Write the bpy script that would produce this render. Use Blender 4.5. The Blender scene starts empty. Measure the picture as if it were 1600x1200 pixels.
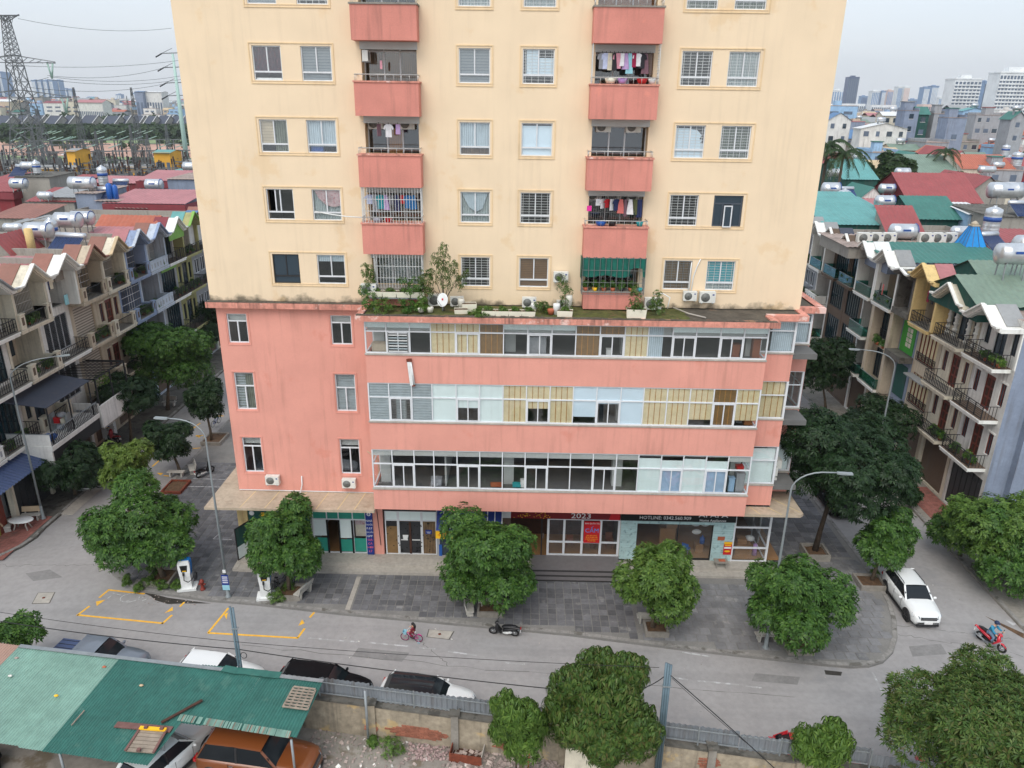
import bpy, bmesh, math, random
import numpy as np
from mathutils import Vector, Matrix, noise
random.seed(7); rng=np.random.default_rng(7)
PI=math.pi
S=bpy.context.scene
CAM=Vector((1.02565,-41.64416,27.99528))
RR=Vector((0.99976984,0.01722261,0.01279285)); DD=Vector((0.01802798,-0.35116174,-0.93614124)); FF=Vector((-0.01163043,0.93615641,-0.3513914))
cd=bpy.data.cameras.new('camera'); cam=bpy.data.objects.new('camera',cd); S.collection.objects.link(cam)
m3=Matrix((RR,-DD,-FF)).transposed(); cam.matrix_world=Matrix.Translation(CAM)@m3.to_4x4()
cd.sensor_width=36; cd.lens=1169.68/1600*36; cd.clip_start=.5; cd.clip_end=20000
S.camera=cam
SUN_EL,SUN_AZ=math.radians(52),math.radians(200)
W=bpy.data.worlds.new("World"); S.world=W; W.use_nodes=True
nt=W.node_tree; nt.nodes.clear(); N=nt.nodes.new; LK=nt.links.new
out=N('ShaderNodeOutputWorld'); add=N('ShaderNodeAddShader'); b1=N('ShaderNodeBackground'); b2=N('ShaderNodeBackground')
sky=N('ShaderNodeTexSky'); sky.sky_type='NISHITA'; sky.sun_disc=False; sky.sun_elevation=SUN_EL; sky.sun_rotation=SUN_AZ; sky.dust_density=4; sky.air_density=1.2
b1.inputs[1].default_value=.05; LK(sky.outputs[0],b1.inputs[0])
tc=N('ShaderNodeTexCoord'); sp=N('ShaderNodeSeparateXYZ'); LK(tc.outputs['Generated'],sp.inputs[0])
mp=N('ShaderNodeMapping'); mp.inputs['Scale'].default_value=(1.2,1.2,5); LK(tc.outputs['Generated'],mp.inputs[0])
nz=N('ShaderNodeTexNoise'); nz.inputs['Scale'].default_value=2.2; nz.inputs['Detail'].default_value=5; LK(mp.outputs[0],nz.inputs['Vector'])
cr=N('ShaderNodeValToRGB'); cr.color_ramp.elements[0].position=.0; cr.color_ramp.elements[0].color=(.76,.80,.855,1); cr.color_ramp.elements[1].position=.5; cr.color_ramp.elements[1].color=(.60,.69,.80,1)
LK(sp.outputs[2],cr.inputs[0])
mx=N('ShaderNodeMix'); mx.data_type='RGBA'; mx.inputs['Factor'].default_value=.3; LK(cr.outputs[0],mx.inputs['A'])
c2=N('ShaderNodeValToRGB'); c2.color_ramp.elements[0].position=.35; c2.color_ramp.elements[0].color=(.62,.69,.78,1); c2.color_ramp.elements[1].position=.65; c2.color_ramp.elements[1].color=(.78,.8,.83,1)
LK(nz.outputs[0],c2.inputs[0]); LK(c2.outputs[0],mx.inputs['B']); LK(mx.outputs['Result'],b2.inputs[0]); b2.inputs[1].default_value=.95
LK(b1.outputs[0],add.inputs[0]); LK(b2.outputs[0],add.inputs[1]); LK(add.outputs[0],out.inputs[0])
sd=bpy.data.lights.new('sun','SUN'); sd.energy=1.5; sd.angle=math.radians(40); sd.color=(1,.96,.9)
sun=bpy.data.objects.new('sun',sd); S.collection.objects.link(sun)
sdir=Vector((math.sin(SUN_AZ)*math.cos(SUN_EL),math.cos(SUN_AZ)*math.cos(SUN_EL),math.sin(SUN_EL)))
sun.rotation_euler=sdir.to_track_quat('Z','Y').to_euler()
S.view_settings.view_transform='Standard'; S.view_settings.look='None'; S.view_settings.gamma=1; S.view_settings.use_curve_mapping=False
S.view_settings.exposure=0.17
S.render.engine='CYCLES'
S.cycles.volume_bounces=0; S.cycles.max_bounces=6; S.cycles.diffuse_bounces=3; S.cycles.glossy_bounces=3; S.cycles.transparent_max_bounces=12; S.cycles.transmission_bounces=3
def ray(u,v): return FF+RR*((u-800)/1169.68)+DD*((v-600)/1169.68)
def PZ(u,v,z):
    r=ray(u,v); return CAM+r*((z-CAM.z)/r.z)
def PY(u,v,y):
    r=ray(u,v); return CAM+r*((y-CAM.y)/r.y)
def PX(u,v,x):
    r=ray(u,v); return CAM+r*((x-CAM.x)/r.x)
def PD(u,v,d):
    r=ray(u,v); h=math.hypot(r.x,r.y); return CAM+r*(d/h)
def sc(r,g,b,k=1):
    f=lambda c:((c/255)/12.92 if c<=10 else (((c/255)+.055)/1.055)**2.4)*k
    return (f(r),f(g),f(b))
MATS={}; DEF={}
def D(name,col,rough=.75,var=.12,sc_=1.5,**kw): DEF[name]=(col,rough,var,sc_,kw)
def mat(name):
    if name in MATS: return MATS[name]
    col,rough,var,scl,kw=DEF[name]
    m=bpy.data.materials.new(name); m.use_nodes=True; MATS[name]=m
    t=m.node_tree; n=t.nodes; l=t.links.new; n.clear()
    o=n.new('ShaderNodeOutputMaterial'); p=n.new('ShaderNodeBsdfPrincipled')
    p.inputs['Roughness'].default_value=rough; p.inputs['Metallic'].default_value=kw.get('metal',0)
    if 'coat' in kw: p.inputs['Coat Weight'].default_value=kw['coat']; p.inputs['Coat Roughness'].default_value=.05
    if 'spec' in kw: p.inputs['Specular IOR Level'].default_value=kw['spec']
    if 'sheen' in kw: pass
    g=n.new('ShaderNodeNewGeometry'); cur=None
    def mixc(a,b,fac,mode='MIX'):
        x=n.new('ShaderNodeMix'); x.data_type='RGBA'; x.blend_type=mode
        if hasattr(fac,'links') or not isinstance(fac,(int,float)): l(fac,x.inputs['Factor'])
        else: x.inputs['Factor'].default_value=fac
        for s,v in (('A',a),('B',b)):
            if isinstance(v,tuple): x.inputs[s].default_value=(*v[:3],1)
            else: l(v,x.inputs[s])
        return x.outputs['Result']
    def ramp(src,a,b,lo=0.,hi=1.):
        x=n.new('ShaderNodeMapRange'); x.inputs[1].default_value=a; x.inputs[2].default_value=b; x.inputs[3].default_value=lo; x.inputs[4].default_value=hi; x.clamp=True
        l(src,x.inputs[0]); return x.outputs[0]
    def noi(scale,det=3,vec=(1,1,1),rough=.55,off=0):
        mp=n.new('ShaderNodeMapping'); mp.inputs['Scale'].default_value=vec; mp.inputs['Location'].default_value=(off,off*1.3,off*.7); l(g.outputs['Position'],mp.inputs[0])
        x=n.new('ShaderNodeTexNoise'); x.inputs['Scale'].default_value=scale; x.inputs['Detail'].default_value=det; x.inputs['Roughness'].default_value=rough; l(mp.outputs[0],x.inputs['Vector']); return x.outputs[0]
    cur=col
    if var:
        a=tuple(c*(1-var) for c in col); b=tuple(min(1,c*(1+var)) for c in col)
        cur=mixc(a,b,ramp(noi(scl,4),.3,.7))
    if 'fine' in kw:  # second finer grain
        cur=mixc(cur,(0,0,0),ramp(noi(kw.get('fs',14),4,off=3),.35,.75,0,kw['fine']))
    if 'streak' in kw: # dirt runs down walls
        s=ramp(noi(2.2,5,(1.6,1.6,.1),off=5),.50,.72,0,kw['streak']); s2=n.new('ShaderNodeMath'); s2.operation='MULTIPLY'; l(s,s2.inputs[0]); l(ramp(noi(.35,3,off=9),.35,.6),s2.inputs[1])
        cur=mixc(cur,kw.get('dirt',(.16,.13,.10)),s2.outputs[0])
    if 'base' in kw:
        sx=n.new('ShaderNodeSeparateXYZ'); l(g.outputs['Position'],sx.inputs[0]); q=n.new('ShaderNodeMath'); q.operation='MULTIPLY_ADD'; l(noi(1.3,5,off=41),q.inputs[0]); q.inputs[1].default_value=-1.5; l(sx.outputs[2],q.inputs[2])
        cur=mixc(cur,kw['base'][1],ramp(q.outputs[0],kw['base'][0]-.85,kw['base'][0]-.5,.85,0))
    if 'tracks' in kw:
        cur=mixc(cur,(.09,.09,.09),ramp(noi(1.0,4,(.06,.9,1),off=21),.52,.7,0,kw['tracks'])); cur=mixc(cur,(.08,.08,.08),ramp(noi(5,6,(1,1,1),.7,off=31),.66,.70,0,.35))
    if 'spots' in kw: # separate blotches of another colour
        c3,amt,ss,lo=kw['spots']
        cur=mixc(cur,c3,ramp(noi(ss,5,off=12,rough=.6),lo,lo+.06,0,amt))
    if 'band' in kw: # stripes along an axis: (axis,period,colour,duty,strength)
        for ax,per,c4,duty,amt in kw['band']:
            sx=n.new('ShaderNodeSeparateXYZ'); l(g.outputs['Position'],sx.inputs[0])
            q=n.new('ShaderNodeMath'); q.operation='PINGPONG'; l(sx.outputs['XYZ'.index(ax)],q.inputs[0]); q.inputs[1].default_value=per/2
            cur=mixc(cur,c4,ramp(q.outputs[0],per/2*duty,per/2*duty*1.15+.002,amt,0))
    if 'island' in kw: # leaf to leaf variation
        cx=kw['island']; r_=n.new('ShaderNodeValToRGB'); r_.color_ramp.elements[0].color=(*cx[0],1); r_.color_ramp.elements[1].color=(*cx[-1],1)
        for i,c in enumerate(cx[1:-1]):
            e=r_.color_ramp.elements.new((i+1)/(len(cx)-1)); e.color=(*c,1)
        l(g.outputs['Random Per Island'],r_.inputs[0]); cur=mixc(cur,r_.outputs[0],.7)
    if 'objvar' in kw:
        oi=n.new('ShaderNodeObjectInfo'); a=ramp(oi.outputs['Random'],0,1,1-kw['objvar'],1+kw['objvar'])
        mm=n.new('ShaderNodeVectorMath'); mm.operation='SCALE'
        if isinstance(cur,tuple): mm.inputs[0].default_value=cur
        else: l(cur,mm.inputs[0])
        l(a,mm.inputs['Scale']); cur=mm.outputs[0]
    if 'isl' in kw:
        a=ramp(g.outputs['Random Per Island'],0,1,1-kw['isl'],1+kw['isl'])
        mm=n.new('ShaderNodeVectorMath'); mm.operation='SCALE'
        if isinstance(cur,tuple): mm.inputs[0].default_value=cur
        else: l(cur,mm.inputs[0])
        l(a,mm.inputs['Scale']); cur=mm.outputs[0]
    if isinstance(cur,tuple): p.inputs['Base Color'].default_value=(*cur,1)
    else: l(cur,p.inputs['Base Color'])
    if 'bump' in kw:
        b=n.new('ShaderNodeBump'); b.inputs['Strength'].default_value=kw['bump']; b.inputs['Distance'].default_value=.02; l(noi(kw.get('bs',18),4,off=2),b.inputs['Height']); l(b.outputs[0],p.inputs['Normal'])
    sh=p.outputs[0]
    if 'trans' in kw: # leaves: light comes through
        tr=n.new('ShaderNodeBsdfTranslucent'); ms=n.new('ShaderNodeMixShader'); ms.inputs[0].default_value=kw['trans']
        if isinstance(cur,tuple): tr.inputs[0].default_value=(*cur,1)
        else: l(cur,tr.inputs[0])
        l(sh,ms.inputs[1]); l(tr.outputs[0],ms.inputs[2]); sh=ms.outputs[0]
    if 'glass' in kw: # thin window glass: tinted see-through plus mirror
        tr=n.new('ShaderNodeBsdfTransparent'); tr.inputs[0].default_value=(*kw['glass'],1); gl=n.new('ShaderNodeBsdfGlossy'); gl.inputs['Roughness'].default_value=.02; gl.inputs[0].default_value=(.9,.95,1,1)
        fr=n.new('ShaderNodeFresnel'); iv=n.new('ShaderNodeMapRange'); iv.inputs[3].default_value=1.5; iv.inputs[4].default_value=1/1.5; l(g.outputs['Backfacing'],iv.inputs[0]); l(iv.outputs[0],fr.inputs[0]); ms=n.new('ShaderNodeMixShader'); l(ramp(fr.outputs[0],0,1,kw.get('refl',.05),1),ms.inputs[0]); l(tr.outputs[0],ms.inputs[1]); l(gl.outputs[0],ms.inputs[2]); sh=ms.outputs[0]
    l(sh,o.inputs[0]); return m
class MB:
    def __init__(s,T=None): s.v=[]; s.f=[]; s.m=[]; s.mn=[]; s.T=T; s.sm=[]
    def mi(s,m):
        if m not in s.mn: s.mn.append(m)
        return s.mn.index(m)
    def add(s,vs,fs,m,smooth=False):
        b=len(s.v)
        if s.T is not None: vs=[tuple(s.T@Vector(p)) for p in vs]
        s.v.extend(tuple(p) for p in vs); k=s.mi(m)
        for f in fs: s.f.append(tuple(b+i for i in f)); s.m.append(k); s.sm.append(smooth)
        return s
    def box(s,x0,y0,z0,x1,y1,z1,m):
        if x0>x1:x0,x1=x1,x0
        if y0>y1:y0,y1=y1,y0
        if z0>z1:z0,z1=z1,z0
        return s.add([(x0,y0,z0),(x1,y0,z0),(x1,y1,z0),(x0,y1,z0),(x0,y0,z1),(x1,y0,z1),(x1,y1,z1),(x0,y1,z1)],[(0,3,2,1),(4,5,6,7),(0,1,5,4),(1,2,6,5),(2,3,7,6),(3,0,4,7)],m)
    def obox(s,M,sx,sy,sz,m):
        vs=[tuple(M@Vector((a*sx/2,b*sy/2,c*sz/2))) for c in(-1,1) for a,b in((-1,-1),(1,-1),(1,1),(-1,1))]
        return s.add(vs,[(0,3,2,1),(4,5,6,7),(0,1,5,4),(1,2,6,5),(2,3,7,6),(3,0,4,7)],m)
    def beam(s,a,b,w,h,m,up=(0,0,1)):
        a=Vector(a);b=Vector(b);d=b-a;L=d.length
        if L<1e-6: return s
        z=d/L; u=Vector(up)
        if abs(z.dot(u))>.99: u=Vector((1,0,0))
        x=u.cross(z).normalized(); y=z.cross(x)
        M=Matrix.Translation((a+b)/2)@Matrix((x,y,z)).transposed().to_4x4()
        return s.obox(M,w,h,L,m)
    def quad(s,a,b,c,d,m): return s.add([a,b,c,d],[(0,1,2,3)],m)
    def poly(s,pts,m): return s.add(pts,[tuple(range(len(pts)))],m)
    def prism(s,pts,vec,m,cap=True):
        n=len(pts); v=Vector(vec); vs=[tuple(p) for p in pts]+[tuple(Vector(p)+v) for p in pts]
        fs=[(i,(i+1)%n,(i+1)%n+n,i+n) for i in range(n)]
        if cap: fs+=[tuple(range(n))[::-1],tuple(range(n,2*n))]
        return s.add(vs,fs,m)
    def tube(s,pts,r,m,n=6,closed=False,cap=True,smooth=True):
        pts=[Vector(p) for p in pts]; k=len(pts); rs=r if isinstance(r,(list,tuple)) else [r]*k; vs=[]
        px=None
        for i,p in enumerate(pts):
            a=pts[max(0,i-1)] if not closed else pts[i-1]; b=pts[min(k-1,i+1)] if not closed else pts[(i+1)%k]
            d=(b-a)
            d=d.normalized() if d.length>1e-9 else Vector((0,0,1))
            if px is None: px=Vector((0,0,1)).cross(d) if abs(d.z)<.95 else Vector((1,0,0)).cross(d)
            px=(px-d*px.dot(d)).normalized(); py=d.cross(px)
            for j in range(n):
                t=2*PI*j/n; vs.append(tuple(p+(px*math.cos(t)+py*math.sin(t))*rs[i]))
        fs=[]
        for i in range(k-1 if not closed else k):
            a=i*n;b=((i+1)%k)*n
            for j in range(n): fs.append((a+j,a+(j+1)%n,b+(j+1)%n,b+j))
        if cap and not closed: fs+=[tuple(range(n))[::-1],tuple(range((k-1)*n,k*n))]
        return s.add(vs,fs,m,smooth)
    def cyl(s,a,b,r,m,n=12,r2=None,smooth=True): return s.tube([a,b],[r,r if r2 is None else r2],m,n,smooth=smooth)
    def lathe(s,prof,c,m,n=14,axis='Z',smooth=True):
        vs=[];k=len(prof)
        for (r,h) in prof:
            for j in range(n):
                t=2*PI*j/n; a,b=r*math.cos(t),r*math.sin(t)
                p={'Z':(a,b,h),'X':(h,a,b),'Y':(a,h,b)}[axis]; vs.append((c[0]+p[0],c[1]+p[1],c[2]+p[2]))
        fs=[(i*n+j,i*n+(j+1)%n,(i+1)*n+(j+1)%n,(i+1)*n+j) for i in range(k-1) for j in range(n)]+[tuple(range(n))[::-1],tuple(range((k-1)*n,k*n))]
        return s.add(vs,fs,m,smooth)
    def ball(s,c,r,m,n=10,k=6):
        r=r if isinstance(r,(tuple,list)) else (r,r,r)
        vs=[];fs=[]
        for i in range(k+1):
            f=PI*i/k
            for j in range(n):
                t=2*PI*j/n; vs.append((c[0]+r[0]*math.sin(f)*math.cos(t),c[1]+r[1]*math.sin(f)*math.sin(t),c[2]+r[2]*math.cos(f)))
        for i in range(k):
            for j in range(n): fs.append((i*n+j,(i+1)*n+j,(i+1)*n+(j+1)%n,i*n+(j+1)%n))
        return s.add(vs,fs,m,True)
    def build(s,name,parent=None,shift=None,**kw):
        me=bpy.data.meshes.new(name); v=s.v
        if shift is None and parent is not None:
            r=parent
            while r.parent: r=r.parent
            if r.get('_w'): shift=r.location
        if shift is not None: x,y,z=shift; v=[(a-x,b-y,c-z) for a,b,c in v]
        me.from_pydata(v,[],s.f)
        for m in s.mn: me.materials.append(mat(m))
        me.polygons.foreach_set('material_index',s.m); me.polygons.foreach_set('use_smooth',s.sm); me.update()
        return link(name,me,parent,**kw)
def link(name,me,parent=None,**kw):
    o=bpy.data.objects.new(name,me); S.collection.objects.link(o)
    if parent is not None: o.parent=parent
    return tag(o,**kw)
def tag(o,label=None,cat=None,group=None,kind=None):
    if label: o['label']=label
    if cat: o['category']=cat
    if group: o['group']=group
    if kind: o['kind']=kind
    return o
def thing(name,label,cat,loc=(0,0,0),rz=0,group=None,w=False):
    o=bpy.data.objects.new(name,None); S.collection.objects.link(o); o.location=loc; o.rotation_euler=(0,0,rz); o.empty_display_size=.1
    if w: o['_w']=1
    return tag(o,label,cat,group)
def dup(o,loc=None,rz=None,label=None,group=None,parent=None,scale=None):
    c=o.copy(); S.collection.objects.link(c); c.parent=parent
    if parent is not None: c.matrix_parent_inverse=o.matrix_parent_inverse
    if loc is not None: c.location=loc
    if rz is not None: c.rotation_euler=(0,0,rz)
    if scale is not None: c.scale=(scale,)*3
    if label: c['label']=label
    if group: c['group']=group
    for ch in KIDS(o): dup(ch,parent=c)
    return c
def KIDS(o): return list(o.children)
def struct(mb,name,label=None): return mb.build(name,kind='structure',label=label)
def text(name,s,size,M,m,parent=None,depth=.004,cx=True,shift=None,sx=1):
    cu=bpy.data.curves.new(name,'FONT'); cu.body=s; cu.size=size; cu.extrude=depth; cu.align_x='CENTER' if cx else 'LEFT'; cu.align_y='CENTER'
    cu.resolution_u=2
    to=bpy.data.objects.new(name,cu); me=bpy.data.meshes.new_from_object(to); bpy.data.objects.remove(to); bpy.data.curves.remove(cu)
    me.transform(Matrix.Diagonal((sx,1,1,1)))
    if parent is not None and shift is None:
        r=parent
        while r.parent: r=r.parent
        shift=r.location if r.get('_w') else (0,0,0)
    me.transform(Matrix.Translation(-Vector(shift or (0,0,0)))@M); me.materials.clear(); me.materials.append(mat(m)); me.name=name
    return link(name,me,parent)
FRONT=lambda x,y,z:Matrix.Translation((x,y,z))@Matrix.Rotation(PI/2,4,'X')   # text facing -y
def interp(a,b,t): return a+(b-a)*t
def hang(a,b,sag,n=14):
    a=Vector(a);b=Vector(b); return [a.lerp(b,i/n)-Vector((0,0,sag*4*(i/n)*(1-i/n))) for i in range(n+1)]
def wallholes(mb,x0,x1,z0,z1,y,t,holes,m,mr=None,back=False):
    xs=sorted({x0,x1,*[h[0] for h in holes],*[h[1] for h in holes]}); zs=sorted({z0,z1,*[h[2] for h in holes],*[h[3] for h in holes]})
    inh=lambda a,b:any(h[0]<a<h[1] and h[2]<b<h[3] for h in holes)
    for j in range(len(zs)-1):
        i=0
        while i<len(xs)-1:
            if inh((xs[i]+xs[i+1])/2,(zs[j]+zs[j+1])/2): i+=1; continue
            k=i
            while k+1<len(xs)-1 and not inh((xs[k+1]+xs[k+2])/2,(zs[j]+zs[j+1])/2): k+=1
            a,b,c,d=xs[i],xs[k+1],zs[j],zs[j+1]
            mb.quad((a,y,c),(b,y,c),(b,y,d),(a,y,d),m)
            if back: mb.quad((a,y+t,c),(a,y+t,d),(b,y+t,d),(b,y+t,c),m)
            i=k+1
    for (a,b,c,d) in holes:
        r=mr or m
        mb.quad((a,y,c),(a,y,d),(a,y+t,d),(a,y+t,c),r); mb.quad((b,y,c),(b,y+t,c),(b,y+t,d),(b,y,d),r)
        mb.quad((a,y,c),(a,y+t,c),(b,y+t,c),(b,y,c),r); mb.quad((a,y,d),(b,y,d),(b,y+t,d),(a,y+t,d),r)
CREAM=sc(239,216,184); PINK=sc(227,159,143)
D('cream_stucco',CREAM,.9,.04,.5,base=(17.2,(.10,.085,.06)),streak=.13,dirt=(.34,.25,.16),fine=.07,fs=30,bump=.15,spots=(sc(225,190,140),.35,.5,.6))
D('cream_trim',sc(236,208,165),.85,.05,2,streak=.3,fine=.1)
D('pink_stucco',PINK,.9,.06,.5,streak=.3,dirt=(.3,.14,.1),fine=.08,fs=25,bump=.2,spots=(sc(214,132,112),.4,.45,.62))
D('pink_dark',sc(214,140,126),.9,.09,.7,streak=.4,dirt=(.2,.1,.08),fine=.1,bump=.2,spots=(sc(235,150,130),.4,1.1,.63))
D('pink_stained',sc(220,150,132),.9,.15,1.5,streak=.9,dirt=(.05,.035,.03),fine=.3,fs=6,bump=.4,spots=(sc(235,205,195),.8,1.2,.58))
D('white_frame',(.72,.74,.76),.45,.05,3,streak=.15)
D('grey_frame',sc(70,78,88),.4,.05,3)
D('steel_rail',(.55,.55,.53),.35,.1,4,metal=.6)
D('rust',sc(120,60,40),.85,.3,6)
D('glass',(.8,.9,.95),.02,0,glass=(.985,.99,.99),refl=.045)
D('glass_dark',(.03,.05,.07),.04,.0,spec=.8)
D('glass_green',(.1,.4,.35),.03,0,glass=(.25,.62,.55),refl=.08)
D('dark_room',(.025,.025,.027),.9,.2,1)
D('room',(.14,.14,.135),.9,.1,1)
D('room_pale',(.5,.52,.5),.9,.06,1)
D('bamboo',sc(228,214,175),.85,.08,3,band=[('Z',.07,sc(160,140,95),.25,.45)],streak=.2)
D('bamboo_dark',sc(142,112,72),.85,.15,3,band=[('Z',.07,sc(80,58,32),.3,.6)])
D('tape',sc(176,128,66),.8,.1)
D('white_panel',sc(228,242,240),.6,.04,1,streak=.1)
D('blue_panel',sc(216,234,244),.6,.04,1)
D('sky_curtain',sc(165,190,215),.7,.1,2)
D('louver_grey',sc(160,172,176),.5,.1,3)
D('zebra',sc(132,142,148),.6,.05,2,band=[('Z',.14,sc(90,100,106),.3,.6)])
D('sheer',sc(170,182,182),.8,.1,3,band=[('X',.09,sc(120,132,134),.4,.6)])
D('sheer_white',sc(190,205,212),.8,.1,3,band=[('X',.11,sc(140,158,168),.4,.6)])
D('green_curtain',sc(112,120,104),.8,.2,3,band=[('X',.12,sc(60,68,58),.4,.7)])
D('floral_dark',sc(58,40,58),.8,.5,9,spots=(sc(110,50,60),.8,9,.55))
D('floral_pink',sc(190,168,170),.8,.2,5,spots=(sc(175,110,118),.8,7,.55))
D('brown_curtain',sc(120,98,70),.8,.3,3,band=[('X',.1,sc(70,54,38),.4,.7)])
D('brown_blind',sc(124,94,62),.8,.1,3,band=[('Z',.1,sc(80,58,38),.3,.7)])
D('teal_shade',sc(62,160,172),.6,.04,2)
D('beige_board',sc(190,178,155),.8,.15,3,band=[('Z',.15,sc(140,125,100),.15,.6)])
D('orange_curtain',sc(160,110,50),.8,.2,3,band=[('X',.12,sc(110,70,30),.4,.6)])
D('green_net',sc(8,98,84),.7,.25,4,band=[('X',.31,sc(6,70,62),.35,.6)])
D('grille_white',(.66,.67,.66),.5,.08,4)
D('grille_grey',sc(120,122,120),.5,.1,4)
D('ac_white',sc(222,222,215),.5,.06,3,streak=.25)
D('ac_grille',sc(120,122,118),.5,.05)
D('ac_fan',sc(75,78,78),.5,.05)
D('plastic_blue',sc(30,90,170),.4,.05)
D('plastic_white',sc(228,230,228),.45,.08,4)
D('plastic_red',sc(190,30,36),.4,.05)
D('plastic_black',(.015,.015,.017),.4,.0)
D('concrete',sc(150,145,136),.9,.15,1.2,streak=.4,fine=.25,fs=5,bump=.3)
D('concrete_dark',sc(105,102,95),.92,.25,1.2,streak=.5,fine=.35,fs=4,bump=.4,spots=(sc(60,58,52),.7,1.5,.55))
D('concrete_pale',sc(178,172,162),.9,.12,1,streak=.3,fine=.2,fs=5,bump=.3)
D('moss_roof',sc(92,86,76),.95,.3,1.4,fine=.4,fs=6,bump=.6,spots=(sc(150,120,95),.8,.9,.6))
D('moss',sc(88,92,44),.95,.35,3,fine=.4,fs=9,bump=.8,spots=(sc(120,96,66),.7,2,.58))
D('soil',sc(104,80,58),.95,.3,3,fine=.4,fs=10,bump=.8)
D('canopy_beige',sc(186,170,148),.9,.12,.8,streak=.3,fine=.2,fs=5,spots=(sc(150,130,108),.5,1.2,.6))
D('canopy_line',sc(205,185,140),.9,.1)
D('asphalt',sc(158,155,153),.92,.07,.35,tracks=.16,fine=.14,fs=3.5,bump=.2,bs=40,spots=(sc(135,135,136),.5,.22,.6))
D('slate',sc(106,106,108),.8,.14,2.2,isl=.28,fine=.2,fs=7,bump=.4,spots=(sc(150,148,144),.5,1.3,.6))
D('slate_obj',sc(106,106,108),.8,.14,2.2,objvar=.3,fine=.2,fs=7,bump=.4,spots=(sc(150,148,144),.5,1.3,.6))
D('slate_light',sc(126,126,127),.8,.14,1.5,isl=.16,fine=.2,fs=6,bump=.4,spots=(sc(165,163,158),.5,1.1,.6))
D('slate_light_obj',sc(126,126,127),.8,.14,1.5,objvar=.16,fine=.2,fs=6,bump=.4,spots=(sc(165,163,158),.5,1.1,.6))
D('mortar',sc(132,130,126),.95,.12,1,fine=.2)
D('kerb_stone',sc(150,147,142),.9,.15,1.5,isl=.08,fine=.35,fs=5,bump=.5,spots=(sc(95,92,84),.8,1.3,.56))
D('granite_step',sc(112,108,108),.5,.08,4,fine=.15,fs=40)
D('step_riser',sc(60,58,58),.6,.1,4)
D('red_paver',sc(152,98,88),.88,.15,2,isl=.1,fine=.3,fs=6,spots=(sc(120,90,80),.6,1,.58))
D('yellow_line',sc(246,186,62),.8,.12,5,fine=.15,spots=(sc(200,175,130),.7,4,.64))
D('white_line',sc(190,190,190),.85,.1,3,spots=(sc(160,158,156),1,3,.44))
D('chalk',sc(205,205,205),.9,.1,3,spots=(sc(160,160,162),1,6,.5))
D('road_repair',sc(136,134,132),.95,.1,1,fine=.2,fs=6)
D('road_crack',sc(95,93,90),.95,.2,3)
D('wet',(.045,.04,.034),.5,.3,2)
D('lot_ground',sc(150,143,134),.95,.12,.4,fine=.3,fs=3,bump=.5,spots=(sc(112,100,82),.9,.5,.52))
D('litter',sc(215,212,205),.7,.4,9,isl=.3)
D('rubble',sc(165,150,142),.95,.3,5,isl=.35)
D('pink_rag',sc(160,138,134),.9,.3,8,isl=.35)
D('wall_old',sc(168,156,136),.95,.25,.9,streak=.9,dirt=(.07,.06,.05),fine=.35,fs=4,bump=.6,spots=(sc(200,170,115),.6,.8,.58))
D('brick_red',sc(150,96,76),.9,.2,3,isl=.25,objvar=.2,bump=.4)
D('grey_sheet',sc(142,148,154),.45,.1,1.2,metal=.35,streak=.7,dirt=(.12,.09,.07))
D('green_sheet',sc(52,108,98),.8,.12,.8,fine=.25,fs=3,spots=(sc(100,138,124),.25,1.0,.6),isl=.06)
D('green_sheet_pale',sc(128,164,150),.8,.1,.8,fine=.2,fs=3,spots=(sc(112,145,132),.5,.8,.56),isl=.05)
D('brown_sheet',sc(165,135,120),.6,.1,1)
D('old_wood',sc(150,138,124),.9,.25,3,isl=.15,bump=.5,band=[('X',.05,sc(105,92,78),.3,.5)])
D('dark_wood',sc(70,42,30),.75,.25,3,bump=.3)
D('red_wood',sc(112,48,34),.5,.2,3)
D('plank_red',sc(116,84,78),.9,.2,3)
D('galv',sc(150,156,158),.5,.12,3,metal=.4)
D('pole_blue',sc(95,115,125),.55,.12,3,metal=.2)
D('lamp_post',sc(142,150,152),.5,.08,2,metal=.2,streak=.2)
D('black_cable',(.012,.012,.013),.6,0)
D('bark',sc(105,92,76),.95,.3,4,fine=.4,bump=.8)
D('bark_dark',sc(70,58,46),.95,.3,4,fine=.4,bump=.8)
def leafmat(n,cols,tr=.28): D(n,cols[len(cols)//2],.5,.35,.8,island=cols,trans=tr,spec=.35)
leafmat('leaf_green',[(.018,.06,.010),(.038,.105,.018),(.07,.16,.026),(.13,.24,.04)])
leafmat('leaf_dark',[(.010,.030,.010),(.02,.05,.016),(.04,.085,.024)])
leafmat('leaf_yellow',[(.07,.13,.02),(.12,.19,.03),(.18,.24,.05)])
leafmat('leaf_fresh',[(.035,.09,.012),(.065,.14,.02),(.11,.20,.035),(.18,.28,.05)])
leafmat('leaf_long',[(.022,.06,.012),(.045,.10,.018),(.085,.16,.03),(.15,.21,.05),(.12,.08,.03)])
leafmat('leaf_far',[(.02,.045,.015),(.035,.07,.02),(.06,.10,.03)])
for nm,c in dict(white=(232,234,232),black=(14,15,18),grey=(112,120,130),orange=(124,68,32),red=(196,22,44)).items():
    D('paint_'+nm,sc(*c),.5 if nm=='black' else .35,0,coat=0 if nm=='black' else .8,spec=.12 if nm=='black' else .5)
D('auto_glass',(.012,.016,.02),.05,0,spec=.35)
D('auto_glass_clear',sc(60,80,88),.05,0,spec=.9)
D('tyre',(.018,.018,.018),.85,.1)
D('rim',(.55,.56,.57),.3,0,metal=.8)
D('rim_dark',(.08,.08,.085),.35,0,metal=.6)
D('headlight',(.22,.25,.28),.08,0,coat=1)
D('taillight',(.45,.01,.015),.15,0,coat=1)
D('trim_black',(.02,.02,.022),.5,0)
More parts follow.
